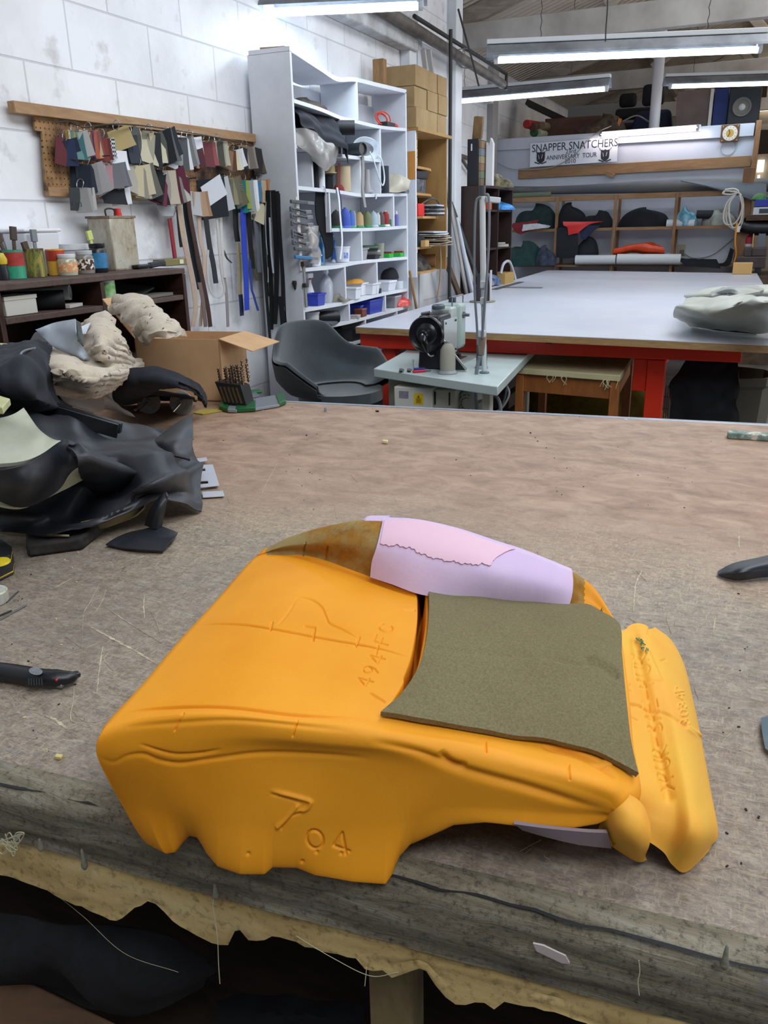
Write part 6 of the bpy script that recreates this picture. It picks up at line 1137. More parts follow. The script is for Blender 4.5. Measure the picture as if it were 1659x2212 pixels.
pin_('short steel bit lying above the longer one at the left edge',(14,1301),(40,1277),.0011);pin_('long steel needle lying at the left edge',(-12,1345),(58,1306),.0011);pin_('blunt steel rod between the two needles',(-6,1332),(25,1319),.0013,'#5b5b5e')
bs_=sheet('crumpled black leather strip at the right edge of the bench',[[(1552,1236,.002),(1590,1218,.014),(1650,1205,.022),(1700,1196,.02)],[(1553,1243,.001),(1595,1236,.016),(1650,1222,.022),(1700,1215,.02)],[(1572,1250,.001),(1600,1250,.004),(1650,1247,.006),(1700,1246,.004)]],'#1e222a','leather_strip','leather strip',.002,23,30,20,rough=.35)
sheet('pointed blue-grey scrap cut off by the right picture edge',[[(1644,1556,.002),(1680,1545,.006)],[(1648,1592,.003),(1680,1590,.006)],[(1654,1622,.001),(1680,1640,.002)]],'#4d606c','fabric_scrap','fabric scrap',.001,24,12,12,hex2='#5c6f7a')
t=thing('metal_bar','flaking green painted metal bar at the far right of the bench','metal bar',Z(1620,934,ZB));m=MB();m.bar(Z(1571,938,ZB+.008),Z(1720,948,ZB+.008),.03,.016);tt=NT('flaking_green');n=tt.noise(tt.map(),45,7,.7);r=tt.ramp(n,0,[(.35,'#54706a'),(.52,'#7d928a'),(.6,'#c5c2b0')]);tt.base(r,0);tt.b.inputs['Roughness'].default_value=.6;m.build('bar',tt.m,t,bev=.003)
def crumb(label,px,py,s_,col,name='foam_crumb',cat='foam crumb',rz=.3,hz=.6):m=MB();c=Z(px,py,ZB+s_*hz/2+.0006);m.cb(c,(s_,s_*.7,s_*hz),(.05,.1,rz));m.build(name,M(col,.85,hex2=col,bs=.3,bscale=200),label=label,cat=cat,bev=s_*.12)
crumb('pale yellow foam crumb, largest, in the middle of the bench top',832,954,.013,'#d9cf96');crumb('small yellow foam crumb near the front left of the bench',127,1635,.007,'#c9ba78');crumb('blue-grey crumb near the far edge, left of centre',703,884,.008,'#8c9aa8',hz=1.4)
crumb('black curl of dirt near the far edge',815,888,.010,'#1d1a18','dirt_curl','debris',hz=.35);crumb('tiny foam chips in front of the drill case',632,878,.006,'#c2a874',hz=.4);crumb('white paper shred lying on the far metal strip',1352,906,.008,'#d9dad6','paper_shred','paper shred',hz=.12);crumb('small black speck right of the middle crumb',1146,935,.004,'#1a1715','dirt_speck','debris');crumb('tiny black crumb left of the middle one',662,940,.004,'#2b2622','dirt_speck','debris')
m=MB();r=random.Random(5)
for i in range(260):
 px=r.uniform(20,1640);py=r.uniform(900,1620+px*.18)
 if 180<px<1560 and 1100<py<1900:continue
 s_=r.uniform(.0006,.0018)*(1 if py>1000 else 1.2);c=Z(px,py,ZB+.0006);m.cb(c,(s_*1.8,s_,s_*.6),(0,0,r.uniform(0,3)))
m.build('debris',M('#2c2420',.9),label='dark specks of dust and thread scattered over the bench',cat='debris',kind='stuff',smooth=0)
m=MB()
for i in range(160):
 px=r.gauss(640,60)if i%2 else r.uniform(20,1640);py=r.gauss(905,18)if i%2 else r.uniform(940,1620+px*.18)
 if 180<px<1560 and 1100<py<1900:continue
 s_=r.uniform(.0007,.002);c=Z(px,max(py,885),ZB+.0007);m.cb(c,(s_*1.5,s_,s_*.7),(0,0,r.uniform(0,3)))
m.build('foam_dust',M('#d3c08f',.9),label='pale foam dust strewn over the bench, densest near the drill case',cat='foam dust',kind='stuff',smooth=0)
# threads hanging from the front edge
TH=M('#c9c7a8',.8);pn=nl+nrm*.021
def thread(label,pts,r_=.0004,off_=0.0):
 q=[PL(a,b_,pn+nrm*off_,nrm)for a,b_ in pts];m=MB();m.tube(bez(q,30),r_,5);m.build('thread',TH,label=label,cat='thread')
thread('long pale thread hanging from the bench edge left of centre',[(468,1920),(460,1950),(465,1990),(470,2030),(472,2080),(475,2125)]);thread('short thread on the grey lip, lower right',[(1380,2075),(1382,2100),(1378,2120),(1381,2150)]);thread('fine cobweb strand sagging under the torn fascia',[(640,2022),(720,2070),(800,2108),(860,2100)],.0003,-.01)
thread('thin thread dangling left of the bench leg',[(792,2090),(790,2110),(788,2130)]);thread('dark slanting cobweb strand at lower left',[(105,1920),(180,1980),(270,2060),(385,2100)],.0002,-.02)
m=MB();r=random.Random(9)
for k_ in range(3):m.tube(bez([PL(35+r.uniform(-38,22),1830+r.uniform(-35,22),pn+nrm*.004,nrm)for _ in range(8)],60),.0005,5)
m.build('thread_tangle',TH,label='tangled pale thread loop on the bench lip at far left',cat='thread')
g_=[]
lum=M('#8d8c7c',.9,hex2='#6b6a5c',ns=60,bs=.5)
for px,py,h_,lab in((181,1862,.020,'dusty glue drip hanging from the grey lip, largest'),(88,1828,.012,'small glue drip near the tangled thread'),(466,1930,.014,'pale glue drip at the top of the long thread'),(1566,2075,.018,'pale glue drip at the right end of the lip')):
 c=PL(px,py,pn,nrm);m=MB();m.lathe([(0,h_*.8),(.0012,h_*.7),(.0022,h_*.1),(.0032,-h_*.15),(.0028,-h_*.3),(.0016,-h_*.42),(0,-h_*.45)],c,n=12);m.build('glue_drip',lum,label=lab,cat='glue drip')
m=MB();pts=[(1152,2035),(1175,2040),(1200,2052),(1222,2062),(1231,2078),(1215,2078),(1190,2066),(1160,2052)];m.prism([PL(a,b_,pn+nrm*.001,nrm)for a,b_ in pts],nrm*.0015);m.build('paint_chip',M('#bfb4b4',.8),bench,label='pinkish-white bare patch on the lip')
# ==== pipes on the left wall
PIPE=M('#77706a',.55,.2,'#4e4843',6);BPIPE=M('#2e2c2c',.5,.3)
p0,p1=X(860,40,-2.12),X(1086,182,-2.12);m=MB();m.tube([p0+(p0-p1)*.25,p1],.036,14);m.build('pipe',PIPE,label='thick grey pipe running level along the left wall under the beams',cat='pipe')
p0,p1=X(895,35,-2.1),X(1094,160,-2.1);m=MB();m.tube([p0]+bez([p1+(p0-p1)*.03,p1,p1+Vector((0,0,-.03)),p1+Vector((0,0,-.12))],8),.014,10);m.build('pipe',BPIPE,label='thin dark pipe with a downward elbow beside the thick wall pipe',cat='pipe')
def vpipe(label,px,y0_,y1_,r_,x=-2.8,col=None,name='pipe'):
 a_=X(px,y1_,x);a_.z=.005 if x>-2.5 else a_.z;m=MB();z1_=X(px,y0_,x).z;m.tube([a_,Vector((a_.x,a_.y,z1_))],r_,10);m.build(name,col or BPIPE,label=label,cat='pipe')
vpipe('dark vertical pipe on the wall between shelf unit and leaning boards',971,62,560,.013,-2.03)
vpipe('thin dark conduit on the far part of the left wall',1068,225,390,.012)
m=MB();m.bar(X(979,235,-2.8),X(992,330,-2.8),.03,.02).bar(X(992,335,-2.8),X(1018,375,-2.8),.025,.02).bar(X(982,332,-2.8),X(1019,344,-2.8),.03,.03).bar(X(982,332,-2.8),X(979,420,-2.8),.025,.025);m.build('wall_bracket',M('#6b5f57',.7,hex2='#3b3430',ns=8),label='brown steel bracket bolted to the block wall above the dark cabinet',cat='bracket')
def cable(label,pts,r_=.004,col='#24221f',x=None,name='cable'):
 m=MB();m.tube(bez(pts,30),r_,6);m.build(name,M(col,.6),label=label,cat='cable')
cable('black cable hanging down across the wall pipes',[X(990,20,-1.9),X(1006,80,-1.9),X(1020,130,-1.95),X(1034,185,-2.0)],.007);cable('loop of grey cable under the thick pipe',[X(1015,105,-2.0),X(990,108,-2.0),X(986,130,-2.0),X(1000,146,-2.0),X(1026,147,-2.0)],.004,'#57524e')
cable('thin black cable dropping from the roof at top centre',[Y(1313,-30,5.4),Y(1312,20,5.4),Y(1309,60,5.4),Y(1308,90,5.4)],.004)
# ==== orange corner shelf unit and boxes on top
YO=5.13;YO2=5.72;zo0,zo1=1.10,1.95;OR_=mat_wood('#a5824e','#937040',(6,6,2),.6,'orange_melamine');
un=thing('corner_shelf','orange wood shelf unit with curved shelves, right of the white bookcase','shelf unit',(-2.12,5.4,zo0-.02))
m=MB().box(XW+.001,-1.99,YO-.018,YO,zo0-.02,zo1);m.build('side_panel',WB,un,label='white painted side panel')
m=MB().box(XW+.001,-2.0,YO2,YO2+.016,zo0,zo1);m.build('side_panel',OR_,un)
m=MB().box(XW+.001,XW+.012,YO,YO2,zo0,zo1);m.build('back_panel',OR_,un)
m=MB().box(XW+.001,-1.97,YO-.018,YO2+.03,zo1,zo1+.018);m.build('top',OR_,un)
for py,dx in((359,0),(417,0),(468,.05),(535,0),(588,.03)):
 z_=X(900,py,-2.0).z;n_=14;pl=[(XW+.012,YO),(-2.0+dx,YO)]+[(-2.0+dx-(.13*(i/n_)**3),YO+(YO2-YO)*(i/n_))for i in range(1,n_+1)]+[(XW+.012,YO2)]
 m=MB().prism([(a,b_,z_-.012)for a,b_ in pl],(0,0,.014));m.build('shelf',mat_wood('#b98d58','#9a7140',(6,6,6),.7),un)
def zO(py):return X(900,py,-2.0).z+.003
m=MB();p=Y(889,357,5.109);m.cb(p,(.05,.004,.16));m.build('wood_tag',M('#c2833e',.7),label='small orange-brown card pinned to the white side panel',cat='card')
KB2=M('#a48a62',.85,hex2='#957a54',ns=8)
def cbox(label,x0,x1,y0,y1,z0,z1,mat=KB2,name='cardboard_box',cat='box',grp=None,lab=None):
 t=thing(name,label,cat,((x0+x1)/2,(y0+y1)/2,z0),0,grp);m=MB().box(x0,x1,y0,y1,z0,z1);m.build('body',mat,t,bev=.003)
 if lab:m=MB().cb(((x0+x1)/2 if lab[0]=='y' else x1+.0005,y0-.0005 if lab[0]=='y' else(y0+y1)/2,(z0+z1)/2),(.06 if lab[0]=='y' else .001,.001 if lab[0]=='y' else .06,.03));m.build('box_label',M('#c9b891',.8,hex2='#3a3026',ns=260,amt=(.5,.55)),t)
 return t
bz=zo1+.019;r=random.Random(2)
ys_=[5.115,5.33,5.52,5.70]
labs=[['lower left carton of the small stack on the orange unit','middle left carton of the small stack, with a printed label','upper left carton at the top of the small stack'],['lower middle carton of the small stack on the orange unit','central carton of the small stack, plain','upper middle carton of the small stack'],['lower right carton of the small stack on the orange unit','middle right carton of the small stack','upper right carton of the small stack, nearest the pipe']]
for i in range(3):
 for j in range(3):
  h=.115;cbox(labs[i][j],-2.2+r.uniform(-.01,.01),-1.99+r.uniform(-.006,.006),ys_[i]+.003,ys_[i+1]-.003,bz+j*(h+.001),bz+(j+1)*h,grp='small cartons stacked on the orange shelf unit',lab='y' if(i,j)==(0,1)else None)
for k_ in range(4):z_=zO(359)+.003+k_*.052;cbox(('lowest narrow card box with printing in the orange unit','second lowest narrow printed card box in the orange unit','second highest narrow printed card box in the orange unit','topmost narrow printed card box in the orange unit')[k_],-2.15,-2.02,YO+.012,YO+.10,z_,z_+.05,M('#b99b6a',.8),grp='narrow printed card boxes in the orange unit',lab='x')
t=thing('storage_box','clear box with a black lid on the second shelf of the orange unit','box',(-2.1,5.3,zO(417)));m=MB().box(-2.18,-2.03,YO+.01,5.40,zO(417),zO(417)+.09);m.build('body',M('#6d7077',.3,hex2='#2c2e33',ns=30),t,bev=.004);m=MB().box(-2.19,-2.02,YO+.005,5.42,zO(417)+.09,zO(417)+.135);m.build('lid',M('#1c1f24',.4),t,bev=.004)
cbox('small red box at the left of the third orange shelf',-2.12,-1.98,YO+.008,YO+.11,zO(468),zO(468)+.075,M('#cf2a2a',.45),'red_box')
for k_ in range(6):
 z_=zO(468)+.002+k_*.012;m=MB();m.cb((-2.04+.01*(k_%3),5.40+.015*(k_%2),z_+.004),(.17,.24,.009),(0,0,.15*(k_%3-1)));m.build('sheet_offcut',M(('#1f2226','#c5c8cf','#2b2e33','#8d9097','#1a1c20','#b9bfcf')[k_],.6),label=('lowest black sheet in the third-shelf stack','white sheet second from the bottom of the third-shelf stack','black sheet third from the bottom of the third-shelf stack','grey sheet in the upper half of the third-shelf stack','black sheet just under the top of the third-shelf stack','pale blue-white sheet on top of the third-shelf stack')[k_],cat='sheet',group='sheet offcuts on the third orange shelf',bev=.001)
m=MB();m.tube(bez([Vector((-2.0,5.22,zO(468)+.07)),Vector((-1.97,5.32,zO(468)+.105)),Vector((-1.97,5.44,zO(468)+.10)),Vector((-1.98,5.54,zO(468)+.06))],16),.006,8);m.build('hoop',M('#23262b',.4),label='black hoop arching over the third-shelf stack',cat='hoop')
for k_ in range(7):
 z_=zO(535)+.002+k_*.014;m=MB();m.cb((-2.02+.012*(k_%3),5.45+.02*(k_%2)-.03*(k_>4),z_+.004),(.19,.30-.02*k_,.008),(.03*(k_%2),.02,.2*(k_%3-1)));m.build('board_offcut',M(('#8f7f6c','#a39480','#857665','#b0a28e','#9b8d7a','#b7bbc4','#c3c8d2')[k_],.8),label='board offcut number %s from the bottom of the fourth-shelf pile, %s'%(('one','two','three','four','five','six','seven')[k_],('brown','tan','dull brown','pale tan','grey-tan','grey-white','whitish')[k_]),cat='board',group='board offcuts on the fourth orange shelf',bev=.001)
heap('black vinyl bag slumped at the left of the fourth orange shelf',(-2.05,5.24,zO(535)),.14,.16,.09,'#1d2023','vinyl_bag','bag',3)
cbox('tiny pale wood block on the front of the fourth orange shelf',-1.99,-1.955,5.19,5.26,zO(535),zO(535)+.04,M('#b7935f',.8),'wood_block','wood block')
heap('dark tools and fittings heaped on the lowest orange shelf',(-2.08,5.32,zO(588)),.2,.26,.10,'#23262a','tool_heap','tools',7,'#5b5048',amp=.4)
m=MB();m.cyl((-2.14,5.52,zO(588)+.05),(-2.02,5.56,zO(588)+.05),.045,n=20);m.build('wood_disc',M('#8a6038',.7),label='brown wooden disc at the right of the lowest orange shelf',cat='wood disc')
cable('pale rope loop hanging off the fourth orange shelf',[(-2.0,5.42,zO(535)+.02),(-1.965,5.48,zO(535)),(-1.96,5.5,zO(535)-.12),(-1.965,5.49,zO(588)-.1),(-1.97,5.46,zO(588)-.2)],.006,'#9a7f66',name='rope')
# ==== boards leaning on the wall
LEAN=[('pale grey painted board leaning against the wall, leftmost of the leaners',(955,345),(985,650),.05,'#a7a6a5','#7b7978',.012),('grey wooden batten leaning beside the pale board',(962,400),(998,650),.05,'#8b8580','#5d5752',.02),('white edged board with a brown side, leaning',(966,430),(1005,645),.04,'#c2c0bd','#8f7f6f',.02),('black plastic strip leaning between boards and white tube',(975,440),(1018,640),.045,'#2a2d33','#3b3e44',.01),('brown board foot showing behind the leaning boards',(962,560),(976,640),.06,'#5a4638','#3a2c22',.02)]
for k_,(lab,a,b_,w_,c1_,c2_,th_)in enumerate(LEAN):
 pa=X(*a,-2.13);pb=X(*b_,-2.13);d=pb-pa;foot=pa+d*(pa.z/(pa.z-pb.z));foot.x=-1.95+.02*k_;foot.z=.01;m=MB();m.bar(pa,foot,w_,th_,up=(1,0,0));m.build('board',M(c1_,.7,hex2=c2_,ns=9,scale=(1,1,.3)),label=lab,cat='board',group='boards leaning against the left wall')
pa,pb=X(986,470,-2.1),X(1019,625,-2.0);d=pb-pa;m=MB();m.tube([pa,pa+d*(pa.z/(pa.z-pb.z))*.99],.016,14);m.build('tube',M('#b9bfcc',.4),label='white plastic tube leaning right of the black strip',cat='tube')
pa,pb=X(885,585,-1.97),X(899,664,-1.97);d=pb-pa;m=MB();m.tube([pa,pa+d*(pa.z/(pa.z-pb.z))*.99],.009,8);m.build('dowel',M('#9a7a50',.7),label='thin wooden dowel leaning below the orange unit',cat='dowel')
t=thing('ladder_part','two white rails leaning high above the small carton stack','rails',X(930,190,-2.15));m=MB();m.bar(X(914,108,-2.15),X(925,195,-2.15),.03,.02);m.build('rail',M('#b5b2b0',.6),t);m=MB();m.bar(X(926,108,-2.15),X(938,200,-2.15),.03,.02);m.build('rail',M('#b5b2b0',.6),t)
# ==== dark brown cabinet beyond
DBR=mat_wood('#33201b','#24140f',(4,4,1.5),.5,'dark_walnut');yb0,yb1,yb2,yb3=6.64,7.05,7.49,7.5;zb1=1.67
bc=thing('cabinet','tall dark brown open cabinet beyond the leaning boards','cabinet',(-2.1,7.05,0))
m=MB().box(XW+.001,-2.0,yb0,yb0+.018,0,zb1);m.build('side_panel',DBR,bc)
for y_ in(yb1,yb2):m=MB().box(XW+.001,-2.0,y_-.012,y_+.012,0,zb1-.001);m.build('divider',DBR,bc)
m=MB().box(XW+.001,XW+.01,yb0+.018,yb2,0,zb1);m.build('back_panel',DBR,bc);m=MB().box(XW+.001,-1.995,yb0,yb2+.014,zb1,zb1+.016);m.build('top',DBR,bc)
for z_ in(1.5,1.2,.9,.5):
 for a,b_ in((yb0+.02,yb1-.013),(yb1+.013,yb2-.013)):m=MB().box(XW+.012,-2.005,a,b_,z_-.008,z_+.008);m.build('shelf',DBR,bc)
tb=thing('storage_case','tall black case with a white handle hole standing on the dark cabinet','case',(-2.12,6.8,zb1+.017));q=Y(1020,400,6.68);m=MB().box(-2.16,-2.07,6.68,6.95,zb1+.017,zb1+.36);m.build('body',M('#17181e',.5),tb,bev=.003);m=MB().cb((-2.125,6.679,zb1+.30),(.012,.002,.05));m.build('handle_hole',M('#c9ccd4',.5),tb)
for k_,c_ in enumerate(('#7a6a58','#6f7a62','#8e6f5c','#9c8e6c','#7a838a','#8f7658')):m=MB().box(-2.068,-2.047,6.69,6.93,zb1+.0175+k_*.055,zb1+.07+k_*.055);m.build('magazine',M(c_,.7),label='%s edged magazine stack beside the tall black case'%('lowest brown','greenish second lowest','reddish middle','yellowish upper middle','bluish second highest','topmost tan')[k_],cat='magazines',group='stacked magazines on the dark cabinet')
m=MB();p=(-2.11,6.8,zb1+.45);m.cb(p,(.07,.12,.16),(.15,.1,.2));m.build('wood_block',mat_wood('#8b6a40','#5f4526',(8,8,3)),label='wooden block perched on the tall black case',cat='wood block',bev=.003)
xa_,xb_=Y(1049,390,6.78).x,Y(1063,390,6.78).x;m=MB().prism([(xa_,6.78,zb1+.018),(xb_,6.78,zb1+.018),(xb_,6.78,zb1+.33),(xb_-.02,6.78,zb1+.37),(xb_-.03,6.78,zb1+.31),(xa_,6.78,zb1+.34)],(0,.05,0));m.build('foam_board',M('#dcdcdf',.8),label='white polystyrene piece with ragged top on the dark cabinet',cat='polystyrene')
heap('dark green cloth and paper heaped on the dark cabinet\'s far end',(-2.08,7.33,zb1+.018),.22,.3,.09,'#33382f','cloth','cloth',6,'#8d8468',amp=.4)
def oncab(px,py,y_=None,x=-2.06):q=X(px,py,x);return q
heap('bright blue plastic bag on the dark cabinet\'s upper shelf',(-2.06,7.3,1.509),.2,.36,.07,'#1f78c4','plastic_bag','bag',3,'#4a9be0',rough=.35)
m=MB().cb((-2.06,6.86,1.545),(.08,.12,.07));m.build('orange_block',M('#c9512a',.6),label='orange block on the dark cabinet\'s upper shelf',cat='block')
t=thing('disc_stack','stack of pale sanding discs on the second shelf of the dark cabinet','discs',(-2.05,7.25,1.209));m=MB();m.lathe([(0,0),(.09,0),(.09,.02),(.02,.024),(0,.024)],(-2.05,7.25,1.209),n=24);m.build('discs',M('#a39d98',.6),t);m=MB();m.lathe([(0,.0245),(.06,.025),(.06,.034),(0,.034)],(-2.05,7.25,1.209),n=24);m.build('discs',M('#bcb7b4',.6),t)
heap('blue and grey cloth on the low shelf of the dark cabinet',(-2.04,6.86,.909),.2,.3,.09,'#2f4478','cloth','cloth',5,'#8b95a6',amp=.4)
t=thing('carton','open tan carton with a curved white handle in the dark cabinet\'s low bay','box',(-2.02,7.25,.72));m=MB().box(-2.1,-1.94,7.1,7.4,.87,.99);m.build('body',M('#b39257',.8),t,bev=.003);m=MB();m.tube(bez([(-1.98,7.1,.99),(-1.97,7.15,1.07),(-1.96,7.3,1.08),(-1.95,7.42,.98),(-1.94,7.45,.92)],20),.012,8);m.build('handle',M('#b9bcc4',.4),t);m=MB().box(-2.1,-1.94,7.1,7.4,.72,.868);m.build('base',M('#7c6a45',.8),t)
# ==== white cutting table on a red frame
tc0,tc1=Z(768,706,.9),Vector((.22,3.742,.9));tf0=Z(1183,583.5,.9);tf1=Z(1635,590.5,.9)
ct=thing('cutting_table','long white cutting table with bare MDF edge on a red steel frame','table',(-.9,6.3,0))
TT=NT('white_laminate');n=TT.noise(TT.map(),2,4);r=TT.ramp(n,0,[(.3,'#c2c6d4'),(.7,'#d0d2da')]);TT.base(r,0);TT.b.inputs['Roughness'].default_value=.32;TT.b.inputs['Specular IOR Level'].default_value=.6;TT2=M('#c6c7d2',.35,hex2='#bbbcc9',ns=2);  # TT2 greys the far end: reflected sky put into the colour
def tl(f_):return tc0.lerp(tf0,f_),tc1.lerp(tf1,f_)
for(a,b_,mt,lb)in((0,.745,TT.m,'white laminate sheet'),(.7455,1,TT2,'far sheet with sky reflection put into its greyer tint')):
 (a0,a1),(b0,b1)=tl(a),tl(b_);m=MB().prism([v-Vector((0,0,.003))for v in(a0,a1,b1,b0)],(0,0,.003));m.build('top_sheet',mt,ct,label=lb)
 m=MB().prism([v-Vector((0,0,.034))for v in(a0,a1,b1,b0)],(0,0,.0305));m.build('board',mat_wood('#b08e62','#8f7048',(6,6,40),.7,'mdf_edge'),ct,label='brown MDF board')
RED=M('#e8371a',.4,hex2='#dc3015',ns=6)
def ry(px,py,y_):return Y(px,py,y_)
yf=4.02;L0=Y(800,730,yf).x;R0_=Y(1603,762,yf).x
m=MB().box(L0-.05,R0_,yf-.025,yf+.025,.785,.865);m.build('rail',RED,ct,bev=.004)
m=MB().box(L0-.05,R0_,8.3,8.35,.775,.865);m.build('rail',RED,ct,bev=.004)
lx0,lx1=Y(1393,850,yf+.03).x,Y(1432,850,yf+.03).x
for yy in(yf+.03,8.2):m=MB().box(lx0,lx1,yy,yy+.07,0,.774);m.build('leg',RED,ct,bev=.004)
for yy in(yf+.03,8.2):m=MB().box(L0+.05,L0+.13,yy,yy+.07,0,.774);m.build('leg',RED,ct,bev=.004)
m=MB();gx=Y(1368,790,yf+.03).x;m.box(gx,lx0-.001,yf+.04,yf+.09,.62,.774);m.build('gusset',RED,ct,bev=.003)
m=MB();m.box(lx0+.005,lx0+.06,yf+.11,8.19,.70,.774);m.build('side_rail',RED,ct)
m=MB().cb(Y(1186,737,yf-.03)+Vector((0,0,0)),(.03,.012,.022));m.build('bolt',M('#3b2a2a',.5,.5),ct)
# T-square
t=thing('t_square','black T-square lying on the cutting table at the far left','t-square',Z(1110,618,.901));m=MB();m.bar(Z(1068,625,.903),Z(1126,609,.903),.05,.004);m.build('head',M('#4c4b50',.5),t);m=MB();m.bar(Z(1080,620,.906),Z(1172,621,.906),.035,.003);m.build('blade',M('#5a5a60',.45),t)
# seat covers on the table
def tsheet(label,rows,col,fold,seed,parent=None,name='seat_cover',base=.902,cat='seat cover',hex2=None,rough=.4,th=.012,nu=60,nv=50):
 g_=patch([[Z(a,b_,base+c_)for a,b_,c_ in r_]for r_ in rows],nu,nv,fold,2.2,seed);return MB().grid(g_,th).build(name,M(col,rough,hex2=hex2,ns=4,bs=.15,bscale=300),parent,label=label,cat=cat,group='cream seat covers on the cutting table' if parent is None else None,smooth=70)
CS='#a9aa9c'
tS=thing('seat_cover','front cream leather seat cover standing at the right of the cutting table','seat cover',Z(1560,712,.9),0,'cream seat covers on the cutting table')
tsheet(None,[[(1490,702,.012),(1550,712,.012),(1636,720,.012),(1690,722,.012)],[(1462,688,.06),(1540,700,.05),(1640,706,.055),(1700,706,.05)],[(1455,672,.11),(1540,680,.12),(1640,672,.14),(1700,668,.13)],[(1466,660,.14),(1540,655,.16),(1610,650,.19),(1660,655,.2),(1705,655,.2)],[(1480,650,.14),(1540,644,.16),(1610,642,.18),(1665,646,.19),(1705,645,.19)],[(1480,646,.10),(1540,642,.12),(1610,640,.13),(1665,644,.14),(1705,645,.14)]],CS,.010,41,tS,'cover',cat=None,hex2='#b6b8ae')
tsheet(None,[[(1492,704,.0),(1550,714,.0),(1632,722,.0)],[(1492,700,.012),(1550,709,.012),(1632,716,.012)]],'#33362f',0,2,tS,'underside',cat=None,rough=.8)
tS=thing('seat_cover','rear cream leather seat cover lying behind the front one','seat cover',Z(1600,650,.9),0,'cream seat covers on the cutting table')
tsheet(None,[[(1484,648,.02),(1560,648,.04),(1640,650,.05),(1700,650,.05)],[(1478,640,.06),(1560,636,.09),(1640,634,.1),(1700,632,.1)],[(1500,630,.08),(1560,625,.10),(1640,622,.12),(1700,620,.12)],[(1540,622,.07),(1580,618,.08),(1640,616,.09),(1700,614,.09)]],CS,.008,42,tS,'cover',cat=None,hex2='#b9bbb2')
tsheet(None,[[(1538,640,.11),(1570,632,.13),(1600,636,.135),(1640,632,.14)],[(1536,630,.12),(1570,624,.15),(1605,620,.16),(1650,626,.14)],[(1560,622,.1),(1590,618,.13),(1620,617,.13),(1650,620,.11)]],'#7f8480',.004,43,tS,'flap',cat=None,hex2='#a4a69f')
# things under and beside the cutting table
g_=patch([[Y(1490,768,4.15),Y(1540,770,4.15),Y(1596,772,4.15)],[Y(1450,830,4.1),Y(1530,840,4.05),Y(1592,842,4.1)],[Y(1448,885,4.05),Y(1530,900,4.0),Y(1592,905,4.05)],[Y(1440,990,4.05),Y(1530,1010,4.0),Y(1596,1010,4.05)]],40,40,.03,3,8)
MB().grid(g_,.01).build('black_cloth',M('#0c0e14',.95,hex2='#14161e',ns=30),label='black cloth hanging under the right end of the cutting table',cat='cloth',smooth=70)
t=thing('waste_bin','olive-grey waste bin behind the black cloth under the table end','bin',Vector((Y(1595,880,4.55).x,4.6,0)));c=Y(1585,850,4.6);m=MB();m.lathe([(0,0),(.15,0),(.185,.58),(.205,.60),(.205,.64),(.19,.64),(.17,.4),(0,.4)],(c.x,4.6,.001),n=8);m.build('body',M('#4d4b40',.5),t,smooth=0)
m=MB();r=random.Random(3);q=Y(1432,880,4.3)
for k_ in range(7):m.tube([(q.x-.03,4.25,.2+k_*.06),(q.x+.03,4.26,.2+k_*.06)],.003,5);m.tube([(q.x-.03+k_*.01,4.25,.15),(q.x-.03+k_*.01,4.255,.62)],.003,5)
m.build('wire_basket',M('#8a7a68',.5,.4),label='bit of wire basket between red leg and black cloth',cat='basket')
heap('dull yellow cushions piled under the cutting table behind the stool',(Y(1270,850,5.2).x,5.2,.001),1.0,.5,.48,'#6f5c1e','cushion_pile','cushions',12,'#8a7428',amp=.18)
t=thing('board_stack','stack of brown boards lying under the cutting table left of the stool','boards',(-1.45,5.0,.001))
for k_ in range(6):m=MB().box(-1.85+.05*(k_%2),-1.1-.03*k_,4.5+.03*k_,6.0,.002+k_*.09,.08+k_*.09);m.build('board',M('#4a3a34',.7,hex2='#2f2420',ns=5),t)
# ==== foam-topped stool
zs_=.72;q=[Z(*v,zs_)for v in((1113,795),(1340,812),(1372,760),(1170,755))]
st=thing('stool','wooden stool with pale yellow foam pad glued on top','stool',((q[0].x+q[2].x)/2,(q[0].y+q[2].y)/2,0));
m=MB().prism([v-Vector((0,0,.028))for v in q],(0,0,.03));m.build('foam_pad',M('#bdb68c',.9,hex2='#c8c29a',ns=12,bs=.3,bscale=250),st,bev=.004,label='pale yellow foam pad')
SW=mat_wood('#a2632e','#7f4a20',(8,8,2),.5,'orange_brown_wood');ctr=sum(q,Vector())/4;
lg=[v.lerp(ctr,.09)for v in q]
m=MB();zr=zs_-.03
for i in range(4):a,b_=lg[i],lg[(i+1)%4];m=MB();m.bar(Vector((a.x,a.y,zr-.045)),Vector((b_.x,b_.y,zr-.045)),.02,.085);m.build('apron',SW,st,bev=.002)
for v in lg:m=MB();m.bar(Vector((v.x,v.y,.002)),Vector((v.x,v.y,zr-.001)),.042,.042,up=(0,1,0));m.build('leg',SW,st,bev=.003)
m=MB();r=random.Random(8)
for k_ in range(22):
 e=r.choice((0,0,1,2));a=q[e].lerp(q[(e+1)%4],r.random()if e else r.choice((r.uniform(.3,.5),r.uniform(.85,1))))-Vector((0,0,.022));m.tube(bez([a,a+Vector((r.uniform(-.01,.01),-.008,-.012)),a+Vector((r.uniform(-.02,.02),-.004,-.03-r.random()*.02))],6),.0016,4)
m.build('foam_strings',M('#c6bf98',.9),st,kind='stuff')
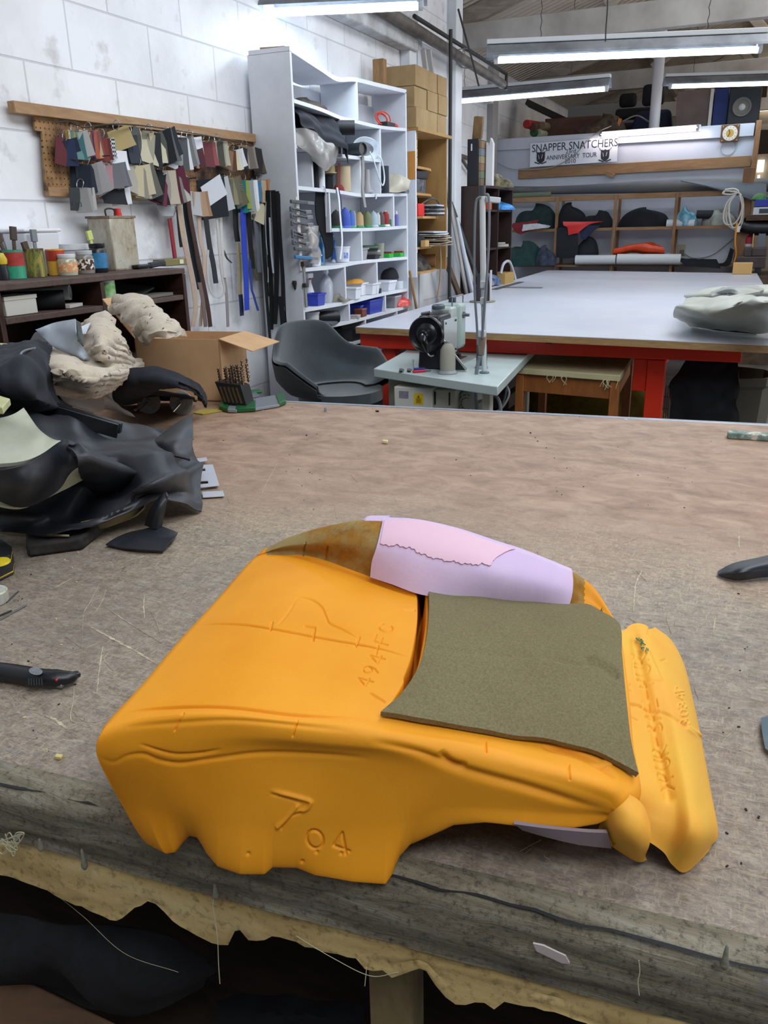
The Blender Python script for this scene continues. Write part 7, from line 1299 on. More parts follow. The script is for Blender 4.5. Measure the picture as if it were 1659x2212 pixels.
# ==== sewing table with machine, thread stand
zs=.78;sq=[Z(*v,zs)for v in((807,796),(1075,835),(1170,735),(930,727))]
tb_=thing('sewing_table','pale grey-green laminate sewing machine table near the workbench','sewing table',((sq[0].x+sq[2].x)/2,3.9,0));SGR=M('#bccac8',.35,hex2='#b4c2c2',ns=3)
m=MB().prism([v-Vector((0,0,.04))for v in sq],(0,0,.04));m.build('tabletop',SGR,tb_,bev=.004)
IV=M('#b5b5a6',.5)
def ybox(name,x0p,x1p,y0p,y1p,yy,dep,mat,parent,label=None,bev=.006):
 a,b_=Y(x0p,(y0p+y1p)/2,yy),Y(x1p,(y0p+y1p)/2,yy);z1_=Y((x0p+x1p)/2,y0p,yy).z;z0_=Y((x0p+x1p)/2,y1p,yy).z;m=MB().box(a.x,b_.x,yy,yy+dep,z0_,z1_);return m.build(name,mat,parent,bev=bev,label=label)
ybox('frame_panel',842,1000,822,950,3.50,.02,M('#a6a798',.5),tb_)
ybox('control_box',851,934,837,896,3.36,.10,M('#c9cbc2',.4),tb_,'ivory control box')
ybox('nameplate',862,882,845,860,3.3585,.002,M('#8c8fa0',.5,hex2='#6c6f80',ns=200),tb_,'grey nameplate',0)
ybox('warning_sticker',894,914,850,874,3.3585,.002,M('#d9bd22',.5),tb_,'yellow warning sticker',0)
c=Y(904,857,3.357);m=MB().prism([c+Vector((-.006,0,-.004)),c+Vector((.006,0,-.004)),c+Vector((0,0,.007))],(0,-.001,0));m.build('warning_symbol',M('#4a4014',.6),tb_)
m=MB()
for k_ in range(5):m.cb(c+Vector((0,0,-.009-k_*.0045)),(.026-.004*(k_%2),.001,.0012))
m.build('warning_text',M('#5a4d14',.6),tb_,kind='stuff')
ybox('side_box',936,985,842,892,3.38,.12,M('#b9bbb0',.45),tb_);ybox('slot',938,941,846,874,3.377,.004,M('#1c1c1e',.5),tb_,None,0);ybox('slot',969,972,848,876,3.377,.004,M('#3a2020',.5),tb_,None,0)
c=Y(1008,872,3.42);m=MB();m.lathe([(0,0),(.045,0),(.055,.012),(.058,.05),(.055,.13),(0,.13)],c,(0.15,1,0),28);m.build('motor',M('#c2c5bd',.4),tb_,label='round ivory motor')
mv_=MB()
for k_ in range(12):
 for rr_ in(.026,.040):
  a0=k_*PI/6+.08;mv_.tube([c+Vector((math.cos(a0+i*.09)*rr_,-.0005,math.sin(a0+i*.09)*rr_))for i in range(5)],.0022,5)
mv_.build('vent_slots',M('#3a3c3a',.5),tb_,kind='stuff')
c2=Y(1038,880,3.40);m=MB();m.lathe([(0,0),(.02,0),(.03,.02),(.028,.06),(0,.06)],c2,(0.1,1,0),20);m.build('pulley',M('#b9b8b0',.5),tb_)
lgx=[(sq[0].lerp(sq[2],.1)),sq[1].lerp(sq[3],.1),sq[2].lerp(sq[0],.1),sq[3].lerp(sq[1],.1)]
for v in lgx:m=MB();m.bar(Vector((v.x,v.y,.002)),Vector((v.x,v.y,zs-.041)),.035,.05,up=(0,1,0));m.build('leg',IV,tb_,bev=.004)
m=MB().box(lgx[1].x-.02,lgx[1].x+.0,lgx[1].y,lgx[2].y,.12,.15);m.build('stretcher',IV,tb_)
for k_,pts in enumerate(([(1050,845),(1075,860),(1082,890),(1083,930)],[(1090,825),(1100,850),(1085,880),(1060,895)],[(1095,828),(1090,860),(1072,900),(1040,910)],[(1030,842),(1050,870),(1060,900),(1050,930)])):
 P_=bez([Y(a,b_,3.5+.05*k_)for a,b_ in pts],20);m=MB();m.tube(P_,.005 if k_ else .008,8);m.build('cable',M(('#6f747a','#8b8e90','#5a5d60','#3f4245')[k_],.45),tb_)
# machine
xa,xb=Y(902,797,3.47).x,Y(950,797,3.47).x;y0=3.47;y1=X(1003,700,xb).y;y1=min(y1,y0+.50)
zt_=Y(925,672,y0).z;za_=Y(925,745,y0).z
sm=thing('sewing_machine','black and grey industrial sewing machine with large black handwheel','sewing machine',((xa+xb)/2,(y0+y1)/2,zs));BK=M('#1b1d27',.4,hex2='#22242f',ns=8);GM=M('#aab3b0',.35);SIL=M('#b9bfc0',.3,.3)
m=MB();m.hexa([(xa,y0,zs+.001),(xb+.03,y0,zs+.001),(xb+.03,y0+.16,zs+.001),(xa,y0+.16,zs+.001),(xa+.005,y0+.01,za_),(xb-.01,y0+.01,za_),(xb-.01,y0+.14,za_),(xa+.005,y0+.14,za_)]);m.build('pillar',BK,sm,bev=.01,label='black rear pillar')
m=MB().box(xa+.002,xb,y0+.005,y0+.16,za_+.0,zt_-.02);m.build('rear_casing',BK,sm,bev=.012)
m=MB().box(xa+.004,xb-.002,y0+.161,y1-.10,za_+.0,zt_);m.build('arm',GM,sm,bev=.012,label='grey-green arm')
m=MB().box(xb-.001,xb+.004,y0+.05,y1-.12,za_-.06,zt_-.045);m.build('face_cover',SIL,sm,bev=.002,label='bright metal side cover')
for yy in(y0+.07,y0+.2,y1-.14):
 for zz_ in(za_-.045,zt_-.06):m=MB();m.cyl((xb+.003,yy,zz_),(xb+.007,yy,zz_),.005,n=10);m.build('screw',M('#3a3c3e',.4,.6),sm)
m=MB().box(xa-.004,xb+.012,y1-.10,y1,za_-.055,zt_+.01);m.build('head',M('#9fb0aa',.4),sm,bev=.02,label='rounded grey-green needle head')
c=Vector((xb+.0125,y1-.055,zt_-.045));m=MB();m.lathe([(0,0),(.016,0),(.014,.008),(.008,.010),(.007,.03),(0,.03)],c,(1,0,0),16);m.build('tension_dial',M('#77797c',.3,.7),sm)
for dx in(0,.022):m=MB();m.cyl((xb-.02+dx,y1-.03,zs+.02 if not dx else zs+.05),(xb-.02+dx,y1-.03,za_-.05),.0045,n=8);m.build('needle_bar',M('#55585c',.3,.8),sm)
m=MB().cb((xb-.02,y1-.03,zs+.018),(.02,.03,.01));m.build('presser_foot',M('#3a3c40',.3,.7),sm)
m=MB().box(xa-.02,xb+.05,y0+.17,y1+.08,zs+.0005,zs+.006);m.build('bed_plate',M('#a3abaa',.3,.3),sm,bev=.002)
m=MB().box(xb-.04,xb+.01,y1-.07,y1+.02,zs+.0065,zs+.009);m.build('throat_plate',M('#6c7074',.3,.7),sm)
m=MB();cc=Y(941,672,y0+.09);m.lathe([(0,0),(.026,0),(.028,.004),(.027,.016),(.022,.020),(0,.021)],(xa+.065,y0+.1,zt_-.0),n=24,sy=1.6);m.build('oil_cap',M('#3f4a57',.4),sm,label='dark blue-grey top cap')
m=MB();zz_=zt_+.002;m.tube(bez([(xa+.09,y0+.22,zz_),(xa+.09,y0+.22,zz_+.035),(xa+.09,y0+.23,zz_+.04),(xa+.09,y0+.36,zz_+.04),(xa+.09,y0+.38,zz_+.035),(xa+.09,y0+.38,zz_)],30),.0035,8);m.build('thread_guide',M('#8b8f93',.3,.7),sm)
m=MB().box(xa+.04,xa+.07,y0+.31,y0+.34,zz_,zz_+.032);m.build('bobbin_winder',M('#2b3a4a',.4),sm,bev=.003)
m=MB();m.cyl((xa+.01,y0+.03,zt_-.018),(xa+.05,y0+.03,zt_-.010),.009,n=12);m.build('winder_wheel',M('#6b6c6e',.3,.7),sm)
hw=Y(921,722,y0-.06);R_h=39*sc(hw);ax=Vector((.06,-1,.0)).normalized()
m=MB();m.lathe([(0,-.04),(R_h*.55,-.04),(R_h*.6,-.02),(R_h*.97,-.018),(R_h,-.010),(R_h,.006),(R_h*.94,.014),(R_h*.86,.008),(R_h*.62,.004),(R_h*.5,.012),(R_h*.34,.014),(R_h*.30,.045),(R_h*.24,.058),(0,.058)],hw,ax,48);m.build('handwheel',M('#17181f',.28),sm,label='black handwheel')
m=MB();m.tube(bez([hw+ax*.055,hw+ax*.075+Vector((.012,0,-.018)),hw+ax*.07+Vector((.022,0,-.045)),hw+ax*.06+Vector((.026,0,-.07))],10),[.014,.016,.016,.015,.014,.013,.012,.011,.010,.007],12);m.build('handle',M('#101116',.25),sm)
m=MB();a=hw+Vector((.026,-.06,-.07));m.tube(bez([a,a+Vector((.008,0,-.012)),a+Vector((.02,0,-.016)),a+Vector((.03,0,-.012))],10),.003,8);m.build('lever',M('#b5b7ba',.3,.7),sm)
# belt guard: bright slanting edge with black wedge behind
b0,b1=Y(957,735,y0-.01),Y(1006,800,y0-.01);m=MB();m.prism([b0,b1,Vector((b1.x-.10,b1.y,zs+.002)),b0+Vector((-.05,0,-.03))],(0,.018,0));m.build('belt_guard',BK,sm,bev=.001)
m=MB();m.bar(b0+Vector((.003,-.003,0)),b1+Vector((.003,-.003,.004)),.008,.006,up=(0,1,0));m.build('guard_edge',M('#b3b6b8',.25,.6),sm,label='bright guard edge')
# bits on the sewing table
spool('big grey-beige thread cone standing on the sewing table\'s front edge',Z(967,808,zs+.001),.030,.02,'#9c9a8c','#8b9094','thread_cone')if False else None
def tcone(label,p,r_,h_,col,base='#8b9096'):
 t=thing('thread_cone',label,'thread cone',p);m=MB();m.lathe([(0,.01),(r_,.01),(r_*1.02,h_*.3),(r_*.97,h_*.72),(r_*.6,h_*.88),(r_*.36,h_*.93),(0,h_*.93)],(0,0,0),n=28);m.build('thread',M(col,.75,bs=.45,bscale=200,scale=(1,1,16)),t,local=True)
 m=MB();m.lathe([(0,0),(r_*1.28,0),(r_*1.28,.004),(r_*1.02,.014),(0,.014)],(0,0,0),n=28);m.build('cone_foot',M(base,.35),t,local=True);m=MB();m.lathe([(0,h_*.9),(r_*.34,h_*.9),(r_*.30,h_),(0,h_)],(0,0,0),n=16);m.build('cone_core',M(base,.35),t,local=True)
p=Z(967,806,zs+.001);tcone('big grey-beige thread cone at the front edge of the sewing table',p,.034,upz(p,737)-zs,'#9d9b8c')
p=Z(1040,795,zs+.001);tcone('dark grey thread cone behind the thread stand',p,.024,upz(p,727)-zs,'#4d565e','#97a0a6')
t=thing('bobbin_pins','small wire pin with two steel bobbins at the table\'s left','bobbins',Z(880,800,zs));m=MB()
for px in(867,884):c=Z(px,803,zs+.0015);m=MB();m.lathe([(0,0),(.012,0),(.012,.002),(.004,.003),(.004,.008),(.012,.009),(.012,.011),(0,.011)],c,(.3,-.2,1),18);m.build('bobbin',M('#77756e',.3,.7),t)
c=Z(893,800,zs+.001);m=MB();m.tube([c,c+Vector((0,0,.04))],.0012,6);m.tube([c+Vector((math.cos(a)*.004,0,.044+math.sin(a)*.004))for a in np.linspace(0,2*PI,12)],.001,5);m.build('wire_pin',M('#8b8d90',.3,.8),t)
m=MB();m.tube([Z(894,797,zs+.006),Z(918,797,zs+.006)],.006,12);m.build('pen',M('#2436a0',.35),label='blue capped tool lying behind the red one on the sewing table',cat='tool')
t=thing('seam_ripper','red handled seam tool lying at the machine\'s foot','tool',Z(910,802,zs));m=MB();m.tube([Z(892,803,zs+.006),Z(918,801,zs+.006)],.0065,12);m.build('handle',M('#c21f2a',.3),t);m=MB();m.tube([Z(918,801,zs+.006),Z(930,800,zs+.006)],.0045,10);m.build('ferrule',M('#8a8c90',.3,.8),t)
# thread stand
bs2=Z(1046,806,zs+.0);zt2=upz(bs2,418);ts=thing('thread_stand','tall grey tubular thread stand at the corner of the sewing table','thread stand',bs2);PG=M('#c3cbcd',.35)
top2=Y(1042,418,bs2.y);m=MB();mid2=bs2.lerp(top2,.5);m.tube([bs2,mid2],.0105,14);m.build('lower_pole',PG,ts);m=MB();m.tube([mid2,top2],.0125,14);m.build('upper_pole',M('#d3d8d8',.35),ts)
m=MB();m.lathe([(0,0),(.022,0),(.022,.006),(.012,.010),(0,.01)],bs2,n=20);m.build('base_cap',M('#5c6870',.4),ts);m=MB();m.tube([top2-Vector((0,0,.01)),top2+Vector((0,0,.03))],.0135,14);m.build('end_cap',M('#3f444b',.4),ts)
q=Y(1040,742,bs2.y-.012);m=MB();m.hexa([q+Vector(v)for v in((-.012,-.008,-.05),(.012,-.008,-.05),(.012,.008,-.05),(-.012,.008,-.05),(-.019,-.01,.03),(.019,-.01,.03),(.019,.01,.03),(-.019,.01,.03))]);m.build('clamp',M('#8b7b6c',.6,hex2='#77695c',ns=40),ts,bev=.004,label='taped brown joint');m=MB();m.cb(q+Vector((0,0,.042)),(.034,.02,.03));m.build('socket',PG,ts,bev=.004)
for py in(615,650):q=Y(1043,py,bs2.y-.013);m=MB();m.cb(q,(.022,.012,.03));m.build('clip',PG,ts,bev=.003)
ar=Y(1047,430,bs2.y);ae=Y(1078,433,bs2.y+.05);m=MB();m.bar(ar,ae,.03,.022);m.build('arm',M('#c2c5c9',.4),ts,bev=.003)
for sgn_,pts in((0,[(1038,425),(1028,440),(1025,520),(1025,620),(1030,700),(1032,745)]),(1,[(1048,420),(1056,430),(1056,520),(1050,620),(1044,700),(1042,730)]),(2,[(1036,770),(1030,800),(1028,850),(1030,890),(1032,930)])):
 m=MB();m.tube(bez([Y(a,b_,bs2.y-.02-.01*sgn_)for a,b_ in pts],30),.0055 if sgn_<2 else .0085,8);m.build('cord',M('#73787f',.45),ts)
# dark thread cone on a cork board, further back on the cutting table
c=Z(1042,652,.901);t=thing('thread_cone','tall dark cone on a round cork base at the cutting table\'s left','thread cone',c);m=MB();m.lathe([(0,0),(.085,0),(.088,.006),(0,.010)],(0,0,0),n=26);m.build('cork_base',M('#8a8670',.8),t,local=True);h_=upz(c,582)-.9;m=MB();m.lathe([(0,.01),(.05,.01),(.046,h_*.5),(.038,h_*.8),(.012,h_*.95),(0,h_*.95)],(0,0,0),n=20);m.build('thread',M('#3a3640',.8),t,local=True);m=MB();m.cb((.056,0,h_*.5),(.006,.03,h_*.95));m.build('card_strip',M('#b7b2ae',.7),t,local=True)
# ==== tub chair
yc_=3.42;cc=Y(728,815,yc_);zc_=cc.z-.03
ch=thing('tub_chair','dusty grey-blue moulded tub armchair between bookcase and workbench','chair',(cc.x,cc.y,0));CH=M('#182228',.85,hex2='#2a363e',ns=7,bs=.2,bscale=200,sheen=.4);CHO=M('#343436',.8,hex2='#28292c',ns=8)
face=-.35
n_t,n_r=72,14;A_=np.linspace(-2.05,2.05,n_t)
def rim(a):
 f_=abs(a)/2.05;zr_=.30*(1-min(f_/.42,1)**2)+.0 if f_<.42 else 0;arm=.17-.05*max(0,f_-.75)/.25*2.2
 s_=1/(1+math.exp((abs(a)-.78)*9));return arm+(.335-arm)*s_
def prof_pt(a,v,o=0):
 h_=rim(a)*.86;f_=abs(a)/2.05;R_=.225+.03*math.exp(-(abs(abs(a)-1.3)/.5)**2);rr_=R_*(.62+.38*min(1,v*1.6)**.7)+.03*v+o;z_=-.02+h_*max(0,(v-.18)/.82)**1.15
 th=face+PI+a;return(cc.x+math.cos(th)*rr_,cc.y+math.sin(th)*rr_,zc_+z_)
g_=np.array([[prof_pt(a,j/(n_r-1))for a in A_]for j in range(n_r)]);g2=np.array([[prof_pt(a,j/(n_r-1),.022)for a in A_]for j in range(n_r)]);g2[:,:,2]-=.012;
rimg=np.array([g_[-1]*(1-f_)+g2[-1]*f_+np.array([0,0,.012*math.sin(f_*PI)])for f_ in np.linspace(0,1,7)])
m=MB().grid(np.concatenate([g_,rimg[1:-1]]),.004);m.build('inner_shell',CH,ch,smooth=80,label='dark blue-grey upholstered inside');m=MB().grid(g2[::-1],.004);m.build('outer_shell',CHO,ch,smooth=80,label='grey-brown plastic outside')
m=MB();vs=[(0,0,.035),];fr=[[(cc.x+math.cos(face+t_)*r_*.20*(1+.10*math.cos(t_)),cc.y+math.sin(face+t_)*r_*.20*(1+.10*math.cos(t_)),zc_-.04+.02*r_**2)for t_ in np.linspace(0,2*PI,41)]for r_ in(.0,.3,.6,.85,.97,1.0)];fr.append([(x_,y_,z_-.05)for x_,y_,z_ in fr[-1]]);m.grid(np.array(fr));m.build('seat',CH,ch,smooth=80)
m=MB();m.cyl((cc.x,cc.y,.06),(cc.x,cc.y,zc_-.075),.028,n=16);m.build('pedestal',M('#5b5d60',.4,.6),ch)
for k_ in range(4):a=k_*PI/2+.4;m=MB();m.bar((cc.x,cc.y,.05),(cc.x+math.cos(a)*.28,cc.y+math.sin(a)*.28,.025),.04,.03);m.build('foot',M('#3a3b3d',.5,.4),ch,bev=.004)
# ==== partition, loft and rack at the back
YP=9.78;YRK=9.42;PT=Y(1070,297,YP);PT2=Y(1633,271,YP);zP=(PT.z+PT2.z)/2
PWH=M('#bcc0cc',.6,hex2='#b0b4c0',ns=1.5)
m=MB().box(-2.849,PT2.x,YP,YP+.08,0,zP-.12);struct(m,'wall_partition',PWH)
m=MB().box(PT.x,PT2.x-.01,YP-.035,YP+.12,zP-.12,zP);struct(m,'trim_7',PWH,bev=.004)
m=MB().box(-2.849,3.5,YP+.081,13.5,zP-.06,zP-.005);struct(m,'floor_loft',mat_wood('#7a6a5a','#574a3e',(3,10,10),.8,'loft_boards'))
PINE=mat_wood('#94704c','#765536',(2,14,14),.65,'pine');PINEV=mat_wood('#906a46','#6b4a2e',(14,14,2),.65,'pine_upright')
a,b_=Y(1120,376,YP-.03),Y(1622,352,YP-.03);b_.z=a.z+.02;m=MB();m.bar(a,b_,.02,.105,up=(0,0,1));m.build('wall_batten',PINE,label='long pine board screwed across the white partition',cat='board',bev=.003)
m=MB();c=Y(1318,377,YP-.07);m.cb(c,(.09,.05,.045),(0,.4,0));m.build('wood_peg',PINE,label='small wooden peg on the long pine board',cat='peg',bev=.003)
m=MB();m.box(PT2.x-.0,PT2.x+.05,YP-.06,YP+.1,0,zP+.02);m.build('post',PINEV,label='rough wooden post at the right end of the partition',cat='post',bev=.003)
a=Y(1608,460,YRK);m=MB();m.box(a.x-.055,a.x+.055,YRK+.02,YRK+.07,.0,Y(1608,362,YRK).z);m.build('post',PINEV,label='broad pine upright at the right end of the rack',cat='post',bev=.003)
# banner
bn0,bn1=Y(1146,310,YP-.05),Y(1337,296,YP-.01);bnb=Y(1146,361,YP-.05);bw=bn1.x-bn0.x;bh=bn0.z-bnb.z;bc_=Vector(((bn0.x+bn1.x)/2,YP-.052,(bn0.z+bnb.z)/2+(bn1.z-bn0.z)/2));tilt=math.atan2(bn1.z-bn0.z,bw)
bn=thing('banner','white banner lettered SNAPPER SNATCHERS 23rd ANNIVERSARY TOUR 2010 with two shields','banner',(bc_.x,bc_.y,bc_.z-bh/2))
m=MB();m.cb(bc_,(bw,.003,bh),(0,-tilt,0));m.build('sheet',M('#d0d3de',.7),bn)
BI=M('#23242e',.7)
def bt(txt,px,py,wpx,hpx,w_real=None):
 c=Y(px,py,YP-.0555);s_=sc(c);size=hpx*s_*1.38;o=letters(txt,size,c,(PI/2,-tilt,0),BI,bn,.0004)
 xs_=[v.co.x for v in o.data.vertices];w0=max(xs_)-min(xs_);k_=wpx*s_*1.02/w0
 for v in o.data.vertices:v.co.x*=k_
bt('SNAPPER SNATCHERS',1240,315,180,16);bt('23rd',1233,327,21,9);bt('ANNIVERSARY  TOUR',1234,338,106,9.5);bt('2010',1232,348.5,23,9)
def shield(px,py):
 c=Y(px,py,YP-.0555);s_=sc(c);P=lambda x_,y_:c+Vector((x_*s_,0,-y_*s_));m=MB()
 m.prism([P(-9,-10),P(-3,-9),P(0,-11),P(3,-9),P(9,-10),P(9,2),P(8,8),P(4,11),P(0,14),P(-4,11),P(-8,8),P(-9,2)],(0,.002,0));m.build('shield',BI,bn,smooth=0);
 for sg_ in(1,-1):m=MB();m.bar(P(-13*sg_,-14),P(2*sg_,6),.004,.002,up=(0,1,0));m.bar(P(2*sg_,14),P(13*sg_,10),.012,.002,up=(0,1,0));m.build('crossed_sword',BI,bn)
 m=MB();m.bar(P(-5,-4)-Vector((0,.002,0)),P(-3,4)-Vector((0,.002,0)),.006,.001,up=(0,1,0));m.bar(P(4,-5)-Vector((0,.002,0)),P(2,3)-Vector((0,.002,0)),.006,.001,up=(0,1,0));m.build('shield_mark',M('#b9bcc6',.7),bn)
shield(1168,339);shield(1307,334)
# partition lamp
PINKT=M('#ffffff',.4,emit='#ffe4e0',es=6)
lp=Y(1298,291,YP-.09);lq=Y(1506,283,YP-.09);lq.z=lp.z+.01;ctr=(lp+lq)/2
t=thing('wall_lamp','lit pinkish fluorescent tube along the top of the partition','lamp',ctr);m=MB();m.tube([lp,lq],.021,16);m.build('tube',PINKT,t);m=MB();m.bar(lp+Vector((-.03,.04,0)),lq+Vector((.03,.04,0)),.03,.06);m.build('housing',LW,t)
for v in(lp,lq):m=MB();m.cb(v,(.025,.04,.06));m.build('lampholder',M('#7c7470',.5),t)
l=bpy.data.lights.new('wall_tube_light','AREA');l.shape='RECTANGLE';l.size=1.2;l.size_y=.05;l.energy=2.2;l.color=(1,.86,.84);o=bpy.data.objects.new('wall_tube_light',l);COL.objects.link(o);o.location=ctr-Vector((0,.03,.03));o.rotation_euler=(.5,0,0)
# clock with ring
c=Y(1577,288,YP-.03);s_=sc(c);t=thing('wall_clock','small square wooden wall clock on the partition','clock',c);m=MB();m.cb(c,(37*s_,.03,34*s_),(0,0,0));m.build('case',M('#5a3a24',.5),t,bev=.004)
m=MB();m.lathe([(0,0),(15*s_,0),(15*s_,.004),(0,.004)],c-Vector((0,.0155,0)),(0,-1,0),32);m.build('dial',M('#c9c2b4',.5),t);m=MB();m.lathe([(0,0),(8*s_,0),(8*s_,.001),(0,.001)],c-Vector((0,.0197,0)),(0,-1,0),24);m.build('dial_centre',M('#b08a3e',.5),t)
for dx,dz,nm in((-3,8,'minute_hand'),(-4,-7,'hour_hand')):q=c-Vector((0,.0215,0));m=MB();m.bar(q,q+Vector((dx*s_,0,dz*s_)),.006,.002,up=(0,1,0));m.build(nm,BI,t)
for k_ in range(12):a=k_*PI/6;q=c-Vector((0,.0205,0));m=MB();m.cb(q+Vector((math.cos(a)*12*s_,0,math.sin(a)*12*s_)),(.006,.001,.006));m.build('hour_mark',BI,t)
for dx in(-15,15):
 for dz in(-14,14):m=MB();m.cyl(c+Vector((dx*s_,-.015,dz*s_)),c+Vector((dx*s_,-.018,dz*s_)),.007,n=10);m.build('brass_stud',M('#b5944e',.4,.6),t)
c=Y(1573,319,YP-.01);m=MB();m.tube([c+Vector((math.cos(a)*15*s_,0,math.sin(a)*14*s_))for a in np.linspace(0,2*PI,40)],.004,6,cap=False);m.build('wire_ring',M('#9a9ea8',.4),label='thin grey wire ring hanging under the clock',cat='ring')
cable('thin wire sagging across the banner and partition',[Y(1062,346,YP-.07),Y(1110,366,YP-.07),Y(1190,362,YP-.07),Y(1240,335,YP-.07),Y(1268,305,YP-.07),Y(1292,285,YP-.07),Y(1320,272,YP-.1)],.005,'#8b8a88')
# ---- rack
rack=thing('fabric_rack','pine rack with two rows of bays holding cloth rolls along the partition','rack',(-1.4,9.6,0));zt3=Y(1350,419,YRK).z;zm=Y(1350,491,YRK).z;xl=Y(1108,430,YRK).x;xr=a.x if False else Y(1600,420,YRK).x
m=MB().box(xl,xr,YRK,YRK+.04,zt3-.05,zt3);m.build('top_rail',PINE,rack,bev=.003);m=MB().box(xl,xr,YRK,YP-.04,zm-.03,zm);m.build('shelf',PINE,rack,bev=.002)
for px in(1202,1326,1456):x_=Y(px,500,YRK).x;m=MB().box(x_-.015,x_+.015,YRK-.03,YRK-.001,0,zt3+.0);m.build('upright',PINEV,rack,bev=.002);m=MB().box(x_-.013,x_+.013,YP-.075,YP-.04,0,zt3);m.build('upright',PINEV,rack)
m=MB().box(xl,xr,YRK,YP-.04,.93,.95);m.build('shelf',PINE,rack)
def ym(px,py,y_=9.55):return Y(px,py,y_)
# long roll on top
P_=[ym(1085,409,9.6),ym(1180,411,9.6),ym(1290,408,9.6),ym(1400,404,9.6),ym(1500,402,9.6),ym(1590,402,9.6),ym(1700,402,9.6)]
for v in P_:v.z=max(v.z,zt3+.045)
m=MB();m.tube(bez(P_,40),list(np.interp(np.linspace(0,1,40),[0,.3,.5,.7,1],[.04,.055,.075,.085,.075])),18,flat=.85);m.build('carpet_roll',M('#4d525c',.9,hex2='#6b6862',ns=2.5,scale=(.6,1,1)),label='long grey carpet roll lying along the top of the rack',cat='roll',smooth=60)
blob('grey carpet flap sagging over the rack\'s top right corner',[[ym(1470,392,9.45),ym(1560,394,9.45),ym(1655,398,9.45)],[ym(1500,398,9.36),ym(1580,410,9.36),ym(1655,428,9.36)],[ym(1530,404,9.34),ym(1600,424,9.34),ym(1655,446,9.34)]],'#5a6068','carpet_flap','carpet',0,3,th=.01)
m=MB();m.tube([ym(1068,424,9.55),ym(1190,420,9.55)],.03,14);m.build('cloth_tube',M('#67705f',.8),label='thin grey-green roll at the left end of the rack top',cat='roll')
# cloth in bays
RB='cloth stored in the fabric rack'
def hp(label,px,key,wpx,hpx,col,y_=9.58,dy=.26,seed=1,hex2=None,amp=.25,name='cloth',cat='cloth',rough=.95,nb=5,dz=0):
 c=ym(px,500,y_);z_=(zm+.001 if key else .951)+dz;s_=sc(c);return heap(label,(c.x,y_,z_),wpx*s_*1.05,dy,hpx*s_,col,name,cat,seed,hex2,rough,RB,amp,nb=nb)
hp('black and green cloth heap in the rack\'s upper left bay',1155,1,78,44,'#161c22',seed=2,hex2='#16352f')
hp('black cloth bundle at the left of the upper second bay',1232,1,58,46,'#0f1218',seed=3,amp=.2)
hp('long black cloth heap across the upper second bay',1290,1,62,30,'#0f1217',seed=4)
hp('long black cloth roll in the upper third bay',1392,1,108,36,'#0e1117',seed=5,amp=.14)
hp('teal plastic wrapped cloth in the upper right bay',1478,1,44,34,'#2f7f9a',seed=6,hex2='#8fb5c4',rough=.4)
hp('grey-white foam folded in the upper right bay\'s far end',1555,1,70,30,'#a3a39c',seed=7,hex2='#8d8e88')
roll('white vinyl roll in the upper right bay',ym(1440,484,9.5)+Vector((0,0,.0)),ym(1500,484,9.5),.045,'#c3c8cc',hollow=.9);roll('black cloth roll with square end in the upper right bay',ym(1504,470,9.55)+Vector((0,0,.03)),ym(1540,470,9.55)+Vector((0,0,.03)),.042,'#14161c')
blob('maroon and white vinyl pieces hanging over the left shelf edge',[[ym(1108,482,9.4),ym(1135,480,9.4),ym(1165,474,9.4)],[ym(1106,490,9.38),ym(1128,492,9.37),ym(1155,488,9.4)],[ym(1115,502,9.38),ym(1125,506,9.36),ym(1140,500,9.38)]],'#6b1c24','vinyl_offcut','vinyl',.004,4,hex2='#73202a')
blob('white cloth strip lying across the left shelf edge',[[ym(1130,485,9.36),ym(1160,483,9.38),ym(1190,488,9.38)],[ym(1128,500,9.35),ym(1150,496,9.36),ym(1185,492,9.38)]],'#b5b8be','cloth_strip','cloth',.01,5)
blob('bright red vinyl sheet hanging over the shelf of the second bay',[[ym(1216,479,9.37),ym(1260,479,9.37),ym(1305,478,9.40)],[ym(1218,487,9.36),ym(1250,487,9.36),ym(1275,484,9.38)],[ym(1226,492,9.36),ym(1240,500,9.36),ym(1252,500,9.36)],[ym(1228,508,9.36),ym(1240,505,9.36),ym(1252,503,9.36)]],'#c4201c','vinyl_sheet','vinyl',.001,6,rough=.4)
blob('navy cloth hanging below the red sheet',[[ym(1250,488,9.39),ym(1275,487,9.39),ym(1300,487,9.4)],[ym(1252,500,9.39),ym(1270,505,9.39),ym(1285,495,9.4)],[ym(1255,515,9.39),ym(1262,518,9.39),ym(1268,512,9.4)]],'#1e2540','cloth','cloth',.003,7)
blob('black square cloth hanging in the lower second bay',[[ym(1203,492,9.385),ym(1225,492,9.385),ym(1248,494,9.385)],[ym(1202,525,9.38),ym(1225,525,9.38),ym(1249,528,9.38)],[ym(1201,556,9.385),ym(1222,558,9.385),ym(1248,556,9.385)]],'#171a20','cloth','cloth',.003,8)
hp('dark grey rounded cloth bundle in the lower second bay',1270,0,52,54,'#24282e',seed=9,amp=.12)
hp('dark green cloth heap in the lower left bay',1130,0,76,44,'#0f2b28',seed=10,hex2='#17383a',y_=9.3,dy=.4)
t=thing('carton','tipped open carton with tan inside in the lower left bay','box',ym(1160,545,9.4));m=MB();m.cb(ym(1150,543,9.45),(.22,.2,.012),(.2,-.15,0));m.build('flap',M('#15181a',.8),t);m=MB();m.cb(ym(1165,552,9.4),(.16,.12,.10),(0,.5,.2));m.build('inner_tray',M('#8e7f66',.8,hex2='#4a4438',ns=12),t,bev=.004)
hp('blue-grey cloth piled at the right of the lower left bay',1182,0,40,36,'#232a38',seed=11,y_=9.35,hex2='#3a4256')
